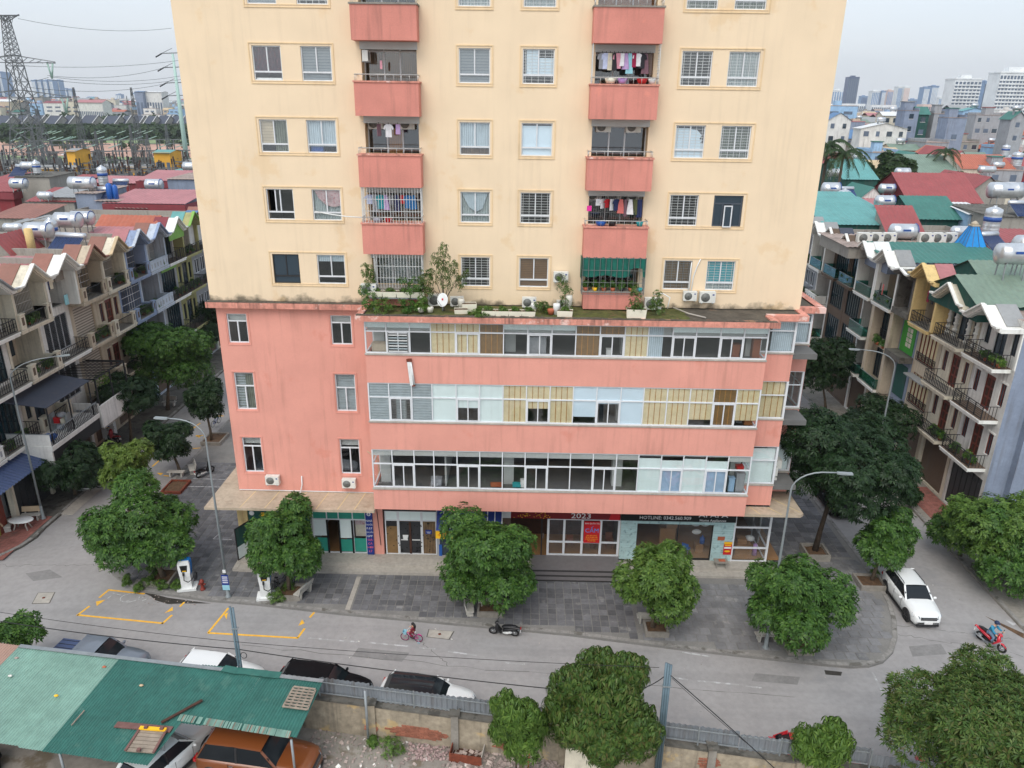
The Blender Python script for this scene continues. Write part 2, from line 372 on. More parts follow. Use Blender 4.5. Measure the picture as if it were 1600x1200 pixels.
D('chrome',(.75,.76,.78),.15,0,metal=1)
D('plate',(.8,.8,.78),.5,0)
D('tank',(.6,.62,.64),.32,.12,2,metal=.65)
D('tank_band',sc(40,80,150),.5,0)
D('solar',sc(60,90,150),.2,.1,2,band=[('X',.2,sc(30,45,90),.2,.8)])
D('skin',sc(205,160,130),.6,.03)
D('hair',(.012,.01,.01),.45,.1,9)
for nm,c in dict(jacket_blue=(35,130,165),jeans=(110,135,160),helmet=(25,45,80),red_dress=(120,28,45),pink_bike=(205,50,140),mask=(225,225,225),sign_blue=(20,50,130),sign_red=(200,24,34),sign_yellow=(245,190,30),sign_black=(14,14,16),sign_white=(235,235,235),sign_cyan=(40,150,225),sign_pink=(240,110,130),maroon_banner=(120,16,22),teal_panel=(45,150,130),teal_dark=(30,110,98),marble=(178,205,204),brown_door=(70,36,26),green_paint=(60,150,50),lime=(128,176,80),olive=(150,150,70),terra=(176,96,66),pot_white=(215,212,200),cardboard=(150,112,72),rope=(200,200,195),lavender=(190,150,210),foam=(235,230,210),plastic_teal=(50,160,165),charger_blue=(20,120,200),hydrant=(130,50,38),bench_stone=(190,188,180),tan=(196,172,140),shirt_grey=(150,150,160),cyan_pale=(150,200,215),wood_table=(128,72,44),door_orange=(150,95,50)).items():
    D(nm,sc(*c),.6,.06,3)
DEF['bench_stone']=(sc(192,189,180),.85,.12,3,dict(fine=.2,bump=.2)); DEF['marble']=(sc(176,204,204),.4,.08,2,dict(isl=.06,spots=(sc(120,150,155),.7,3.5,.56)))
for nm,c in dict(w_white=(226,225,220),w_cream=(220,212,192),w_beige=(196,182,160),w_grey=(165,168,172),w_bluegrey=(140,152,172),w_blue=(148,165,195),w_lightblue=(192,202,214),w_green=(125,180,80),w_olive=(172,170,118),w_yellow=(228,200,140),w_brown=(105,88,74),w_rough=(160,156,148),w_darkgreen=(34,84,76),w_maroon=(136,52,58),w_sky=(160,195,225),w_lav=(170,178,195)).items():
    D(nm,sc(*c,.97),.9,.1,.7,streak=.6,dirt=(.12,.11,.1),fine=.12,fs=6,bump=.2)
for nm,c in dict(r_red=(154,76,76),r_pink=(178,118,120),r_maroon=(132,54,62),r_green=(62,118,108),r_teal=(98,158,155),r_greygreen=(120,140,125),r_orange=(178,100,76),r_grey=(150,152,152),r_blue=(90,128,168),r_dark=(66,72,86),r_white=(222,224,224),r_tan=(200,178,142),r_brick=(142,98,84),r_rust=(146,98,84),r_cyan=(20,140,215)).items():
    D(nm,sc(*c),.6,.1,.6,fine=.15,fs=3,streak=.2)
D('terrace',sc(168,150,140),.92,.2,.8,fine=.3,fs=3,spots=(sc(120,112,104),.7,.7,.55))
D('trim_white',sc(232,232,226),.7,.05,2,streak=.3)
D('shutter_stripe',sc(190,180,165),.7,.05,2,band=[('Z',.22,sc(120,108,98),.45,.9)])
D('dark_metal',(.02,.02,.022),.5,.1)
D('gate_dark',(.03,.032,.036),.5,.2,2)
D('green_field',sc(128,146,98),.95,.25,.02,fine=.3,fs=.1)
D('red_earth',sc(190,150,130),.95,.15,.02,fine=.15,fs=.1)
D('far_ground',sc(132,130,120),.95,.2,.03,fine=.3,fs=.15)
D('pylon_steel',sc(98,102,104),.6,.2,.3)
D('pole_mint',sc(175,205,195),.6,.05)
D('insulator',sc(150,180,168),.5,.1)
D('sub_yellow',sc(225,170,60),.8,.1,.5)
D('far_white',sc(225,228,228),.8,.12,.1,streak=.2)
D('haze_blue',sc(120,150,185),.5,.1,.1)  # blue of the distance haze put into the colour of the far towers
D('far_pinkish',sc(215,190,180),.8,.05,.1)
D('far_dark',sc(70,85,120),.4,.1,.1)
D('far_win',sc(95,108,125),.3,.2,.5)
g=MB(); g.quad((-9000,-300,-.08),(9000,-300,-.08),(9000,12000,-.08),(-9000,12000,-.08),'far_ground'); struct(g,'ground')
FY=lambda x:-14.18-.139*(x+8.14)      # line of the fence
r=MB(); r.poly([(-60,FY(-60),0),(60,FY(60),0),(60,-2,0),(-60,-2,0)],'asphalt'); r.quad((-40,-2,0),(-22,-2,0),(-22,140,0),(-40,140,0),'asphalt'); r.quad((20,-2,0),(60,-2,0),(60,1,0),(20,1,0),'asphalt'); r.quad((20,1,0),(34,1,0),(34,140,0),(20,140,0),'asphalt')
struct(r,'road')
l=MB(); l.poly([(-60,FY(-60),.004),(-60,-40,.004),(60,-40,.004),(60,FY(60),.004)],'lot_ground'); struct(l,'yard_ground')
PAV=[(-26.1,60),(-26.05,.3),(-25.7,-.6),(-25.1,-1.5),(-24.3,-2.4),(-23.4,-3.1),(-22.4,-3.7),(-21.3,-4.15),(-17.2,-4.85),(-14.4,-5.1),(-9.3,-5.8),(-1.9,-6.57),(4,-7.2),(10.16,-8.2),(14.6,-8.8),(17.4,-9.17),(18.9,-9.3),(19.9,-9.2),(20.8,-8.85),(21.7,-8.05),(22.45,-6.9),(23.1,-5.4),(23.55,-3.8),(23.75,-2),(23.8,.64),(23.6,7.5),(23.5,60)]
p=MB(); n=len(PAV)
p.prism([(x,y,-.05) for x,y in PAV],(0,0,.195),'mortar'); pave=struct(p,'pavement')
def inside(x,y,P):
    c=False;j=len(P)-1
    for i in range(len(P)):
        (a,b),(d,e)=P[i],P[j]
        if (b>y)!=(e>y) and x<(d-a)*(y-b)/(e-b)+a: c=not c
        j=i
    return c
def edgedist(x,y,P):
    best=9
    for i in range(len(P)-1):
        a=Vector(P[i]);b=Vector(P[i+1]);d=b-a;t=max(0,min(1,(Vector((x,y))-a).dot(d)/d.length_squared)); best=min(best,(a+d*t-Vector((x,y))).length)
    return best
def kerb(P,name,w=.26,h=.17,L=.95,side=1,ymax=40):
    root=MB(); a=Vector(P[0]);
    first=None; stones=[]
    for i in range(len(P)-1):
        a=Vector(P[i]);b=Vector(P[i+1]);d=(b-a);k=max(1,round(d.length/L)); nrm=Vector((-d.y,d.x)).normalized()*side
        if min(a.y,b.y)>ymax: continue
        for j in range(k):
            s=a+d*(j/k)+d.normalized()*.012; e=a+d*((j+1)/k)-d.normalized()*.012
            if s.y>ymax: continue
            hh=h+random.uniform(-.012,.012); o=nrm*w; q=nrm*.03
            mb=MB(); mb.add([(s.x,s.y,0),(e.x,e.y,0),(e.x+o.x,e.y+o.y,0),(s.x+o.x,s.y+o.y,0),(s.x+q.x,s.y+q.y,hh),(e.x+q.x,e.y+q.y,hh),(e.x+o.x,e.y+o.y,hh),(s.x+o.x,s.y+o.y,hh)],[(4,5,6,7),(0,1,5,4),(1,2,6,5),(2,3,7,6),(3,0,4,7)],'kerb_stone')
            stones.append(mb)
    base=MB(); base.box(P[0][0]-.01,P[0][1]-.01,.0,P[0][0]+.01,P[0][1]+.01,.02,'kerb_stone')
    allp=stones[0].build(name,kind='structure')
    for m in stones[1:]: m.build('kerb_stone',allp)
kerb(PAV,'kerb',side=1)
PL=[(-20.9,-2.9,.75,.75),(-12.6,-4.15,.7,.6),(-.5,-5.2,.7,.65),(8.9,-6.75,.6,.55),(16.5,-7.95,.65,.55),(23.0,-1.9,.75,.65),(20.7,1.2,.7,.7)]
def blocked(x,y):
    if -16.6<x<17.6 and y>-2.25: return True
    if -17<x<18 and y>-.6: return True
    return any(abs(x-a)<c and abs(y-b)<d for a,b,c,d in PL)
cells=[]
def grid(x0,x1,y0,y1,s,light,skew=0):
    ny=int((y1-y0)/s)
    for j in range(ny):
        for i in range(int((x1-x0)/s)+1):
            x=x0+(i+.5)*s+(s/2 if (light and j%2) else 0); y=y0+(j+.5)*s
            if x>x1 or not inside(x,y,PAV) or edgedist(x,y,PAV)<.26+s*.5 or blocked(x,y): continue
            cells.append((x,y,s,light))
grid(-26,-9,-5,13,.5,False); grid(-8.65,8,-9,-2,.5,False); grid(8.1,24,-10,1,.6,True); grid(17.7,24,1.05,14,.6,False)
cells=[c for c in cells if not(-9<c[0]<-8.65 )]
seen=lambda x,y:True
cells.sort(key=lambda c:(Vector((c[0],c[1],0))-CAM).length-(3 if c[1]<-1.5 else 0))
def tilev(s,h): 
    a=s/2-.015; b=a-.012
    return [(-a,-a,-.02),(a,-a,-.02),(a,a,-.02),(-a,a,-.02),(-b,-b,h),(b,-b,h),(b,b,h),(-b,b,h)],[(4,5,6,7),(0,1,5,4),(1,2,6,5),(2,3,7,6),(3,0,4,7)]
tm={}
for s,m in((.5,'slate_obj'),(.6,'slate_light_obj'),(.61,'slate_obj')):
    mb=MB(); mb.add(*tilev(round(s,1),.012),m); me=bpy.data.meshes.new('paving_tile'); me.from_pydata(mb.v,[],mb.f); me.materials.append(mat(m)); tm[s]=me
rest=MB()
for k,(x,y,s,lt) in enumerate(cells):
    dz=random.uniform(0,.008)
    if k<300:
        o=link('paving_tile',tm[.6 if lt else (.61 if s==.6 else .5)],pave); o.location=(x,y,.15+dz); o.rotation_euler=(random.uniform(-.006,.006),random.uniform(-.006,.006),random.uniform(-.012,.012))
    else:
        v,f=tilev(s,.012+dz); rest.add([(a+x,b+y,c+.15) for a,b,c in v],f,'slate_light' if lt else 'slate')
rest.build('paving_tiles',pave,kind='stuff')
mb=MB(); mb.poly([(-9,-5.5,.168),(-8.72,-5.52,.168),(-8.72,-2.25,.168),(-9,-2.25,.168)],'concrete_pale'); mb.build('joint_strip',pave)
mb=MB(); mb.prism([(-16.6,-.15,.1),(-16.6,-1.3,.1),(1.9,-1.3,.1),(1.9,-.15,.1)],(0,0,.4),'concrete_pale'); mb.prism([(-16.6,-1.3,.1),(-16.6,-1.95,.1),(1.9,-1.95,.1),(1.9,-1.3,.1)],(0,0,.22),'concrete_pale')
mb.prism([(7.95,-.15,.1),(7.95,-1.0,.1),(17.3,-1.0,.1),(17.3,-.15,.1)],(0,0,.4),'concrete_pale'); mb.prism([(7.95,-1.0,.1),(7.95,-1.6,.1),(17.6,-1.6,.1),(17.6,-1,.1)],(0,0,.2),'concrete_pale'); mb.prism([(17.3,-1.0,.1),(17.6,-1.,.1),(17.6,20,.1),(17.3,20,.1)],(0,0,.3),'concrete_pale')
mb.box(-16.9,-1.95,.1,-16.6,8,.35,'concrete_pale')
struct(mb,'plinth_steps')
mb=MB()
for k,(y,z) in enumerate(((-1.75,.65),(-2.03,.483),(-2.31,.317))):
    mb.box(1.92,y+.0,.1,7.5,(-.15 if k==0 else -1.75+(.0 if k==1 else -.28)),z-.03,'step_riser'); mb.box(1.9,y-.03,z-.03,7.52,(-.15 if k==0 else y+.28),z,'granite_step')
mb.box(7.52,-2.35,.1,8.0,-.2,.42,'concrete_pale'); struct(mb,'entrance_steps')
def flat(mb,pts,z,m): mb.poly([(p[0],p[1],z) for p in pts],m)
def line(mb,a,b,w,z,m):
    a=Vector(a[:2]);b=Vector(b[:2]);n_=(b-a).normalized(); n_=Vector((-n_.y,n_.x))*w/2; flat(mb,[a+n_,a-n_,b-n_,b+n_],z,m)
G=lambda u,v,z=0:PZ(u,v,z)
mb=MB(); Z=.006
def px(a,b,w=.13,m='yellow_line',z=Z): line(mb,G(*a),G(*b),w,z,m)
px((171,922),(226,928)); px((155,934),(171,921)); px((121,961),(255,974)); px((120,962),(140,947)); px((253,975),(269,961)); px((281,948),(288,941))
flat(mb,[G(150,940),G(165,937),G(151,947)],Z,'yellow_line'); flat(mb,[G(257,958),G(270,948),G(270,954)],Z,'yellow_line')
px((325,989),(357,950)); px((325,989),(466,997)); px((465,997),(476,982)); px((484,965),(491,957)); flat(mb,[G(466,978),G(472,968),G(476,974)],Z,'yellow_line'); flat(mb,[G(350,960),G(356,957),G(354,968)],Z,'yellow_line')
for a,b in(((313,661),(298,672)),((253,716),(238,729)),((228,738),(222,742)),((306,682),(318,680)),((300,701),(313,700)),((148,838),(142,842)),((318,684),(326,684)),((256,743),(264,744)),((342,650),(350,650))): px(a,b,.14)
for a in((310,681),(290,702),(250,740)): flat(mb,[G(a[0]-5,a[1]-1),G(a[0]+5,a[1]-1),G(a[0]+1,a[1]+3)],Z,'yellow_line')
mb.build('yellow_bay_markings',kind='structure')
mb=MB()
for a,b in(((481,997),(560,1003)),((575,1004),(640,1010)),((655,1012),(680,1014)),((700,1018),(745,1024)),((790,1036),(820,1038)),((1048,1058),(1075,1062)),((1090,1064),(1155,1070)),((1165,1072),(1190,1075)),((1363,1050),(1379,1083)),((1066,1019),(1110,1026))): px(a,b,.1,'white_line')
flat(mb,[G(1572,970),G(1578,968),G(1588,975),G(1583,978)],Z,'white_line'); flat(mb,[G(1438,1047),G(1443,1046),G(1444,1050),G(1440,1051)],Z,'white_line')
for a,b in(((302,748),(352,749)),((292,760),(348,761)),((410,0),(0,0))):
    if b!=(0,0): line(mb,PZ(*a,.17),PZ(*b,.17),.06,.172,'chalk')
line(mb,PZ(345,832,.17),PZ(333,842,.17),.06,.172,'chalk'); line(mb,PZ(333,842,.17),PZ(362,843,.17),.06,.172,'chalk')
c=G(203,934); ring=[(c.x+.55*math.cos(t*PI/8),c.y+.42*math.sin(t*PI/8)) for t in range(16)]
for i in range(16): line(mb,(*ring[i],0),(*ring[(i+1)%16],0),.04,Z,'chalk')
for a,b in(((196,940),(203,938)),((216,937),(224,933)),((222,939),(229,936)),((176,927),(190,930)),((168,935),(174,931))): px(a,b,.04,'chalk')
mb.build('white_road_markings',kind='structure')
mb=MB()
pts=[G(u,v) for u,v in((222,926),(235,931),(243,938),(262,944),(285,943),(330,943),(300,939),(262,934),(240,928))]; flat(mb,pts,.005,'wet'); flat(mb,[G(1288,1047),G(1316,1050),G(1314,1056),G(1290,1054)],.005,'wet')
flat(mb,[G(1538,962),G(1560,975),G(1600,998),G(1600,990)],.005,'soil')
mb.build('damp_dirt',kind='structure')
def cover(px_,lab):
    P=[G(*q) for q in px_]; c=sum(P,Vector())/4; e=thing('manhole_cover',lab,'manhole cover',(c.x,c.y,0),w=True)
    m=MB(); flat(m,[c+(q-c)*1.1 for q in P],.005,'concrete_dark'); m.build('frame',e); m=MB(); m.prism([(q.x,q.y,.001) for q in P],(0,0,.02),'concrete_pale'); m.build('slab',e)
    m=MB(); m.cyl((c.x,c.y,.02),(c.x,c.y,.028),.09,'rust',8); m.build('lifting_ring',e)
cover([(671,984),(708,987),(701,999),(668,995)],'pale rectangular concrete manhole cover in the road beside the child on the pink bike')
cover([(60,927),(85,926),(77,942),(51,943)],'grey double manhole cover in the open road at the left corner')
cover([(153,880),(166,876),(168,888),(155,893)],'cracked drain slab at the rounded left tip of the pavement')
LP=[(-60,-3.2)]+[(PZ(u,v,0).x,PZ(u,v,0).y) for u,v in((-70,905),(-25,886),(10,868),(35,856),(58,841),(72,826))]+[(-31.6,4.5),(-31.6,60)]
mb=MB(); mb.prism([(x,y,-.05) for x,y in LP+[(-60,60)]],(0,0,.185),'concrete_dark'); lp=struct(mb,'left_pavement'); kerb([p_ for p_ in LP[1:]],'kerb',side=1)
RP=[(31.5,-9.2),(30.4,-7.4),(30.1,-5.6),(30.15,0),(30.3,6.9),(30.3,60)]
mb=MB(); mb.prism([(x,y,-.05) for x,y in RP+[(60,60),(60,-9.2)]][::-1],(0,0,.185),'concrete'); rp=struct(mb,'right_pavement'); kerb(RP,'kerb',side=-1)
mb=MB()
for y0,y1,x in((4.6,9,-31.75),(10.5,13,-31.7)): mb.add([(x,y0,.17),(x,y1,.17),(x+.9,y1,.02),(x+.9,y0,.02),(x,y0,0),(x,y1,0)],[(3,2,1,0),(0,4,3),(1,2,5)],'concrete_pale')
mb.box(-31.8,9.3,.16,-31.0,10.2,.2,'concrete_pale')
mb.add([(30.2,8,.17),(30.2,16,.17),(29.2,16,.02),(29.2,8,.02)],[(0,1,2,3)],'concrete_pale')
struct(mb,'pavement_ramps')
def pavers(parent,x0,x1,y0,y1,s,m,z,nm='red_paver'):
    b=MB()
    for i in range(int((x1-x0)/s)):
        for j in range(int((y1-y0)/s)):
            X=x0+i*s;Y=y0+j*s; b.box(X+.01,Y+.01,z-.02,X+s-.01,Y+s-.01,z+random.uniform(0,.006),m)
    b.build(nm,parent,kind='stuff')
pavers(rp,31.0,33.1,4.6,11.2,.3,'red_paver',.145); pavers(lp,-35,-32,-1.2,4.3,.3,'red_paver',.145)

mb=MB()
for P in (((560,1012),(640,1020),(628,1034),(550,1026)),((905,1028),(960,1034),(955,1042),(898,1036)),((40,896),(78,890),(98,902),(52,908)),((1420,1010),(1470,1006),(1480,1022),(1426,1026)),((1180,1052),(1250,1058),(1246,1070),(1174,1064))): flat(mb,[G(*q) for q in P],.003,'road_repair')
mb.build('road_patches',kind='structure'); mb=MB(); rk=random.Random(3)
for (a,b) in (((380,1008),(1240,1092)),((0,884),(170,882)),((1400,990),(1600,1025)),((1395,975),(1590,1000)),((1340,870),(1440,960)),((640,985),(700,1040))):
    p=G(*a); q=G(*b); n_=26; L=[p.lerp(q,i/n_)+Vector((rk.uniform(-.12,.12),rk.uniform(-.12,.12),0)) for i in range(n_+1)]
    for i in range(n_): line(mb,L[i],L[i+1],rk.uniform(.012,.035),.0045,'road_crack')
mb.build('road_cracks',kind='structure')
BLD=thing('apartment_building','cream apartment tower with coral balconies above a coral glazed podium of shops','building',(0,0,0),w=True)
FH=3.564; X0,X1=-16.9,16.82; ZB=17.18; ZTOP=44
COLS={'A1':(-13.06,-11.57),'A2':(-10.56,-8.99),'C':(-2.44,-.83),'D':(.83,2.46),'E1':(8.94,10.5),'E2':(11.32,12.9)}
def ztop(k): return 30.59+FH*(1-k)      # top of window glass, row k
holes=[]
for k in range(-1,5):
    for c,(a,b) in COLS.items(): holes.append((a,b,ztop(k)-1.66,ztop(k)))
    t=32.53-FH*k; lo=t-.02; hi=30.84-FH*(k-1)
    if k<=3: hi=30.84-FH*k+FH
    holes.append((-7.45,-4.6,32.53-FH*k,34.404-FH*k)); holes.append((4.55,7.5,32.53-FH*k,34.404-FH*k))
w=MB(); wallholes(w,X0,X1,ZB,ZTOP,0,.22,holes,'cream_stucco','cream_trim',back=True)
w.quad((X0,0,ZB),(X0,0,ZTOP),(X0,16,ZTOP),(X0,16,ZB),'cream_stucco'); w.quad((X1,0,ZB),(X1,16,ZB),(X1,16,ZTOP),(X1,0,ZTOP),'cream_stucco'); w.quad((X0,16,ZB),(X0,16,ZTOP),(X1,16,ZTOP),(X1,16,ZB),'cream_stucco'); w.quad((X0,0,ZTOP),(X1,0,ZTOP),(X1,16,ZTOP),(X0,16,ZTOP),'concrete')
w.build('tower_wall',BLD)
i=MB()
for k in range(-3,5):
    z=ztop(k)-2.75; i.box(X0+.1,.3,z-.15,X1-.1,6,z,'room')
for x in(-14.2,-8.3,-3.9,0,3.4,8.2,10.9,14.4): i.box(x-.06,.3,ZB,x+.06,6,ZTOP,'room')
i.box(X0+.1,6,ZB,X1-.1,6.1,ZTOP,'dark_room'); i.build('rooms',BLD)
def ring(mb,a,b,c,d,wd,pr,m,y=0):
    mb.box(a,y-pr,c,b,y-.001,c+wd,m); mb.box(a,y-pr,d-wd,b,y-.001,d,m); mb.box(a,y-pr,c+wd,a+wd,y-.001,d-wd,m); mb.box(b-wd,y-pr,c+wd,b,y-.001,d-wd,m)
SUR=[(-13.23,-8.85),(-2.59,-.68),(.68,2.62),(8.80,13.1)]
for k in range(-1,5):
    for a,b in SUR:
        m=MB(); ring(m,a,b,ztop(k)-1.82,ztop(k)+.15,.05,.035,'cream_trim'); m.box(a+.08,-.025,ztop(k)-1.70,b-.08,-.002,ztop(k)-1.66,'cream_trim'); m.build('window_surround',BLD)
WT={(0,'A1'):'grey',(0,'A2'):'grille',(0,'C'):'grille+sheer',(0,'D'):'grille+sheer',(0,'E1'):'grille+green',(0,'E2'):'grille+green',
(1,'A1'):'floral_dark',(1,'A2'):'zebra',(1,'C'):'zebra',(1,'D'):'dhalf',(1,'E1'):'grille',(1,'E2'):'grille+sheer',
(2,'A1'):'beige',(2,'A2'):'sheerblue',(2,'C'):'sheer',(2,'D'):'blue',(2,'E1'):'blue_torn',(2,'E2'):'grille+green',
(3,'A1'):'open',(3,'A2'):'swag_pink',(3,'C'):'swag',(3,'D'):'grille',(3,'E1'):'grille',(3,'E2'):'modern',
(4,'A1'):'black',(4,'A2'):'halfblind',(4,'C'):'grille',(4,'D'):'brown',(4,'E1'):'grille+brown',(4,'E2'):'teal',
(-1,'A1'):'zebra',(-1,'A2'):'sheer',(-1,'C'):'grille',(-1,'D'):'sheer',(-1,'E1'):'zebra',(-1,'E2'):'grille'}
def grille(mb,a,b,c,d,y,m='grille_white',hs=.13):
    n=max(2,int((d-c)/hs)); 
    for q in range(1,n): z=c+(d-c)*q/n; mb.box(a,y,z-.009,b,y+.018,z+.009,m)
    w_=b-a
    for f in(.06,.28,.5,.72,.94): mb.box(a+w_*f-.011,y-.003,c,a+w_*f+.011,y+.021,d,m)
for k in range(-1,5):
    for c,(a,b) in COLS.items():
        t=WT[(k,c)]; d=ztop(k); z0=d-1.66; y=.07; f=MB(); fm='white_frame'
        if t=='modern':
            fm='grey_frame'; zt=z0+1.22
            f.box(a,y,z0,b,y+.07,z0+.07,fm); f.box(a,y,d-.07,b,y+.07,d,fm); f.box(a,y,z0+.07,a+.09,y+.07,d-.07,fm); f.box(b-.09,y,z0+.07,b,y+.07,d-.07,fm); f.box(a+.09,y,zt-.04,b-.09,y+.07,zt+.04,fm)
            w3=(b-a)/3
            for q in(1,2): f.box(a+w3*q-.05,y,z0+.07,a+w3*q+.05,y+.07,zt-.04,fm)
            wo=f.build('window',BLD,label='dark grey framed window with one white sash pushed open')
            p=MB(); p.box(a+.09,y+.03,zt+.04,b-.09,y+.04,d-.07,'glass_dark'); p.box(a+.09,y+.03,z0+.07,a+w3-.05,y+.04,zt-.04,'glass_dark'); p.box(a+2*w3+.05,y+.03,z0+.07,b-.09,y+.04,zt-.04,'glass_dark'); p.build('pane',wo)
            s_=MB(); xa,xb=a+w3+.03,a+2*w3-.04; M_=Matrix.Translation((0,-.0,0)); yy=-.13
            s_.box(xa,yy,z0-.02,xa+.06,yy+.04,zt-.08,'white_frame'); s_.box(xb-.06,yy,z0-.02,xb,yy+.04,zt-.08,'white_frame'); s_.box(xa+.06,yy,z0-.02,xb-.06,yy+.04,z0+.04,'white_frame'); s_.box(xa+.06,yy,zt-.14,xb-.06,yy+.04,zt-.08,'white_frame'); s_.box(xa+.06,yy+.015,z0+.04,xb-.06,yy+.025,zt-.14,'glass_dark'); s_.build('open_sash',wo)
            continue
        zt=z0+.42; mx_=(a+b)/2; e=.055
        if t=='black': fm='dark_metal'
        f.box(a,y,z0,b,y+.08,z0+e,fm); f.box(a,y,d-e,b,y+.08,d,fm); f.box(a,y,z0+e,a+e,y+.08,d-e,fm); f.box(b-e,y,z0+e,b,y+.08,d-e,fm); f.box(a+e,y-.005,zt-.04,b-e,y+.08,zt+.04,fm); f.box(mx_-.03,y+.005,zt+.04,mx_+.03,y+.075,d-e,fm)
        if t=='open': f.box(a+.45,y+.01,zt+.04,a+.51,y+.07,d-e,fm)
        wo=f.build('window',BLD); g_='glass_dark' if t=='black' else 'glass'
        for (p0,p1,q0,q1) in((a+e,b-e,z0+e,zt-.04),((a+e if t!='open' else a+.51),mx_-.03,zt+.04,d-e),(mx_+.03,b-e,zt+.04,d-e)):
            p=MB(); p.box(p0,y+.035,q0,p1,y+.042,q1,g_); p.build('pane',wo)
        yb=y+.10
        def sheet(x0,x1,zz0,zz1,m,nm='blind',yy=yb):
            q=MB(); q.box(x0,yy,zz0,x1,yy+.015,zz1,m); q.build(nm,wo)
        def cloth(x0,x1,zz0,zz1,m,yy=yb,nm='curtain'):
            q=MB(); n_=max(6,int((x1-x0)/.05)); vs=[];fs=[]
            for ii in range(n_+1):
                xx=x0+(x1-x0)*ii/n_; dy=.03*math.sin(ii*1.9)+random.uniform(-.008,.008); vs+=[(xx,yy+dy,zz0),(xx,yy+dy,zz1)]
                if ii: fs.append((2*ii-2,2*ii,2*ii+1,2*ii-1))
            q.add(vs,fs,m,True); q.build(nm,wo)
        if 'grille' in t or t in('dhalf','blue','blue_torn','teal','halfblind'):
            q=MB(); grille(q,a+e,b-e,z0+e,d-e,y+.055,'grille_white' if t!='grille+brown' else 'grille_grey'); 
            if t in('dhalf','grille','grille+sheer','grille+green','grille+brown','blue_torn','teal'): q.build('grille',wo)
        if t=='grey': sheet(a,b,z0,d,'zebra')
        if '+sheer' in t: cloth(a,b,z0,d,'sheer')
        if '+green' in t: cloth(a,b,z0,d,'green_curtain')
        if '+brown' in t: sheet(a,b,z0,d,'brown_curtain','curtain')
        if t=='floral_dark': cloth(a,b,zt-.1,d,'floral_dark'); sheet(a+.1,b-.1,z0+.03,z0+.13,'plastic_white','frosting',y+.06)
        if t=='zebra': sheet(a,b,z0,d,'zebra')
        if t=='dhalf': sheet(a+.2,mx_-.02,zt,d,'blue_panel'); sheet(mx_,b,zt,d-.42,'blue_panel'); 
        if t=='beige': sheet(a,mx_-.05,zt,d,'beige_board','shutter_board'); cloth(mx_,b,z0,d,'green_curtain')
        if t=='sheerblue': cloth(a,b,zt-.1,d,'sheer_white'); q=MB(); q.box(a+.1,yb+.1,z0+.03,a+.75,yb+.4,zt-.06,'plastic_blue'); q.build('blue_box',wo)
        if t=='sheer': cloth(a,b,z0+(.35 if k==2 else 0),d,'sheer_white'); cloth(a,b,z0,z0+.4,'brown_curtain',yb+.1)
        if t=='blue': sheet(a,b,z0,d-.14,'blue_panel')
        if t=='blue_torn':
            q=MB(); q.poly([(a,yb,z0),(b,yb,z0),(b,yb,zt+.3),(b-.2,yb,zt+.35),(b-.1,yb,zt+.5),(b-.25,yb,zt+.55),(b-.15,yb,zt+.75),(b-.4,yb,d-.25),(mx_+.05,yb,d-.2),(mx_,yb,d-.16),(a,yb,d-.15)],'blue_panel'); q.build('torn_film',wo)
        if t=='swag_pink': cloth(a,b,z0,d,'sheer',yb+.05); q=MB(); q.poly([(a+.1,yb-.05,d),(b,yb-.05,d),(b,yb-.05,d-.85),(mx_+.35,yb-.05,d-.95),(mx_-.05,yb-.05,d-.85),(a+.35,yb-.05,d-.5)],'floral_pink'); q.build('swag',wo)
        if t=='swag':
            cloth(a,b,z0,d,'sheer',yb+.06); q=MB(); q.poly([(a+.05,yb-.03,d),(mx_+.05,yb-.03,d),(mx_,yb-.03,d-1.05),(mx_-.35,yb-.03,d-.85),(a+.2,yb-.03,d-.35)],'sheer_white'); q.poly([(mx_-.05,yb-.02,d),(b-.1,yb-.02,d),(b-.25,yb-.02,d-.45),(mx_+.4,yb-.02,d-.9),(mx_+.05,yb-.02,d-1.08)],'sheer_white'); q.build('swag',wo)
        if t=='halfblind': sheet(a,b,d-.4,d,'sheer_white')
        if t=='brown': sheet(a,b,z0,d,'brown_blind')
        if t=='teal': sheet(a,b,zt,d,'teal_shade'); cloth(a,b,z0,zt,'sheer')
        if t=='open': cloth(a+.02,a+.12,z0,d,'brown_curtain')
BAL=[(-7.72,-4.43,'L'),(4.3,7.73,'R')]
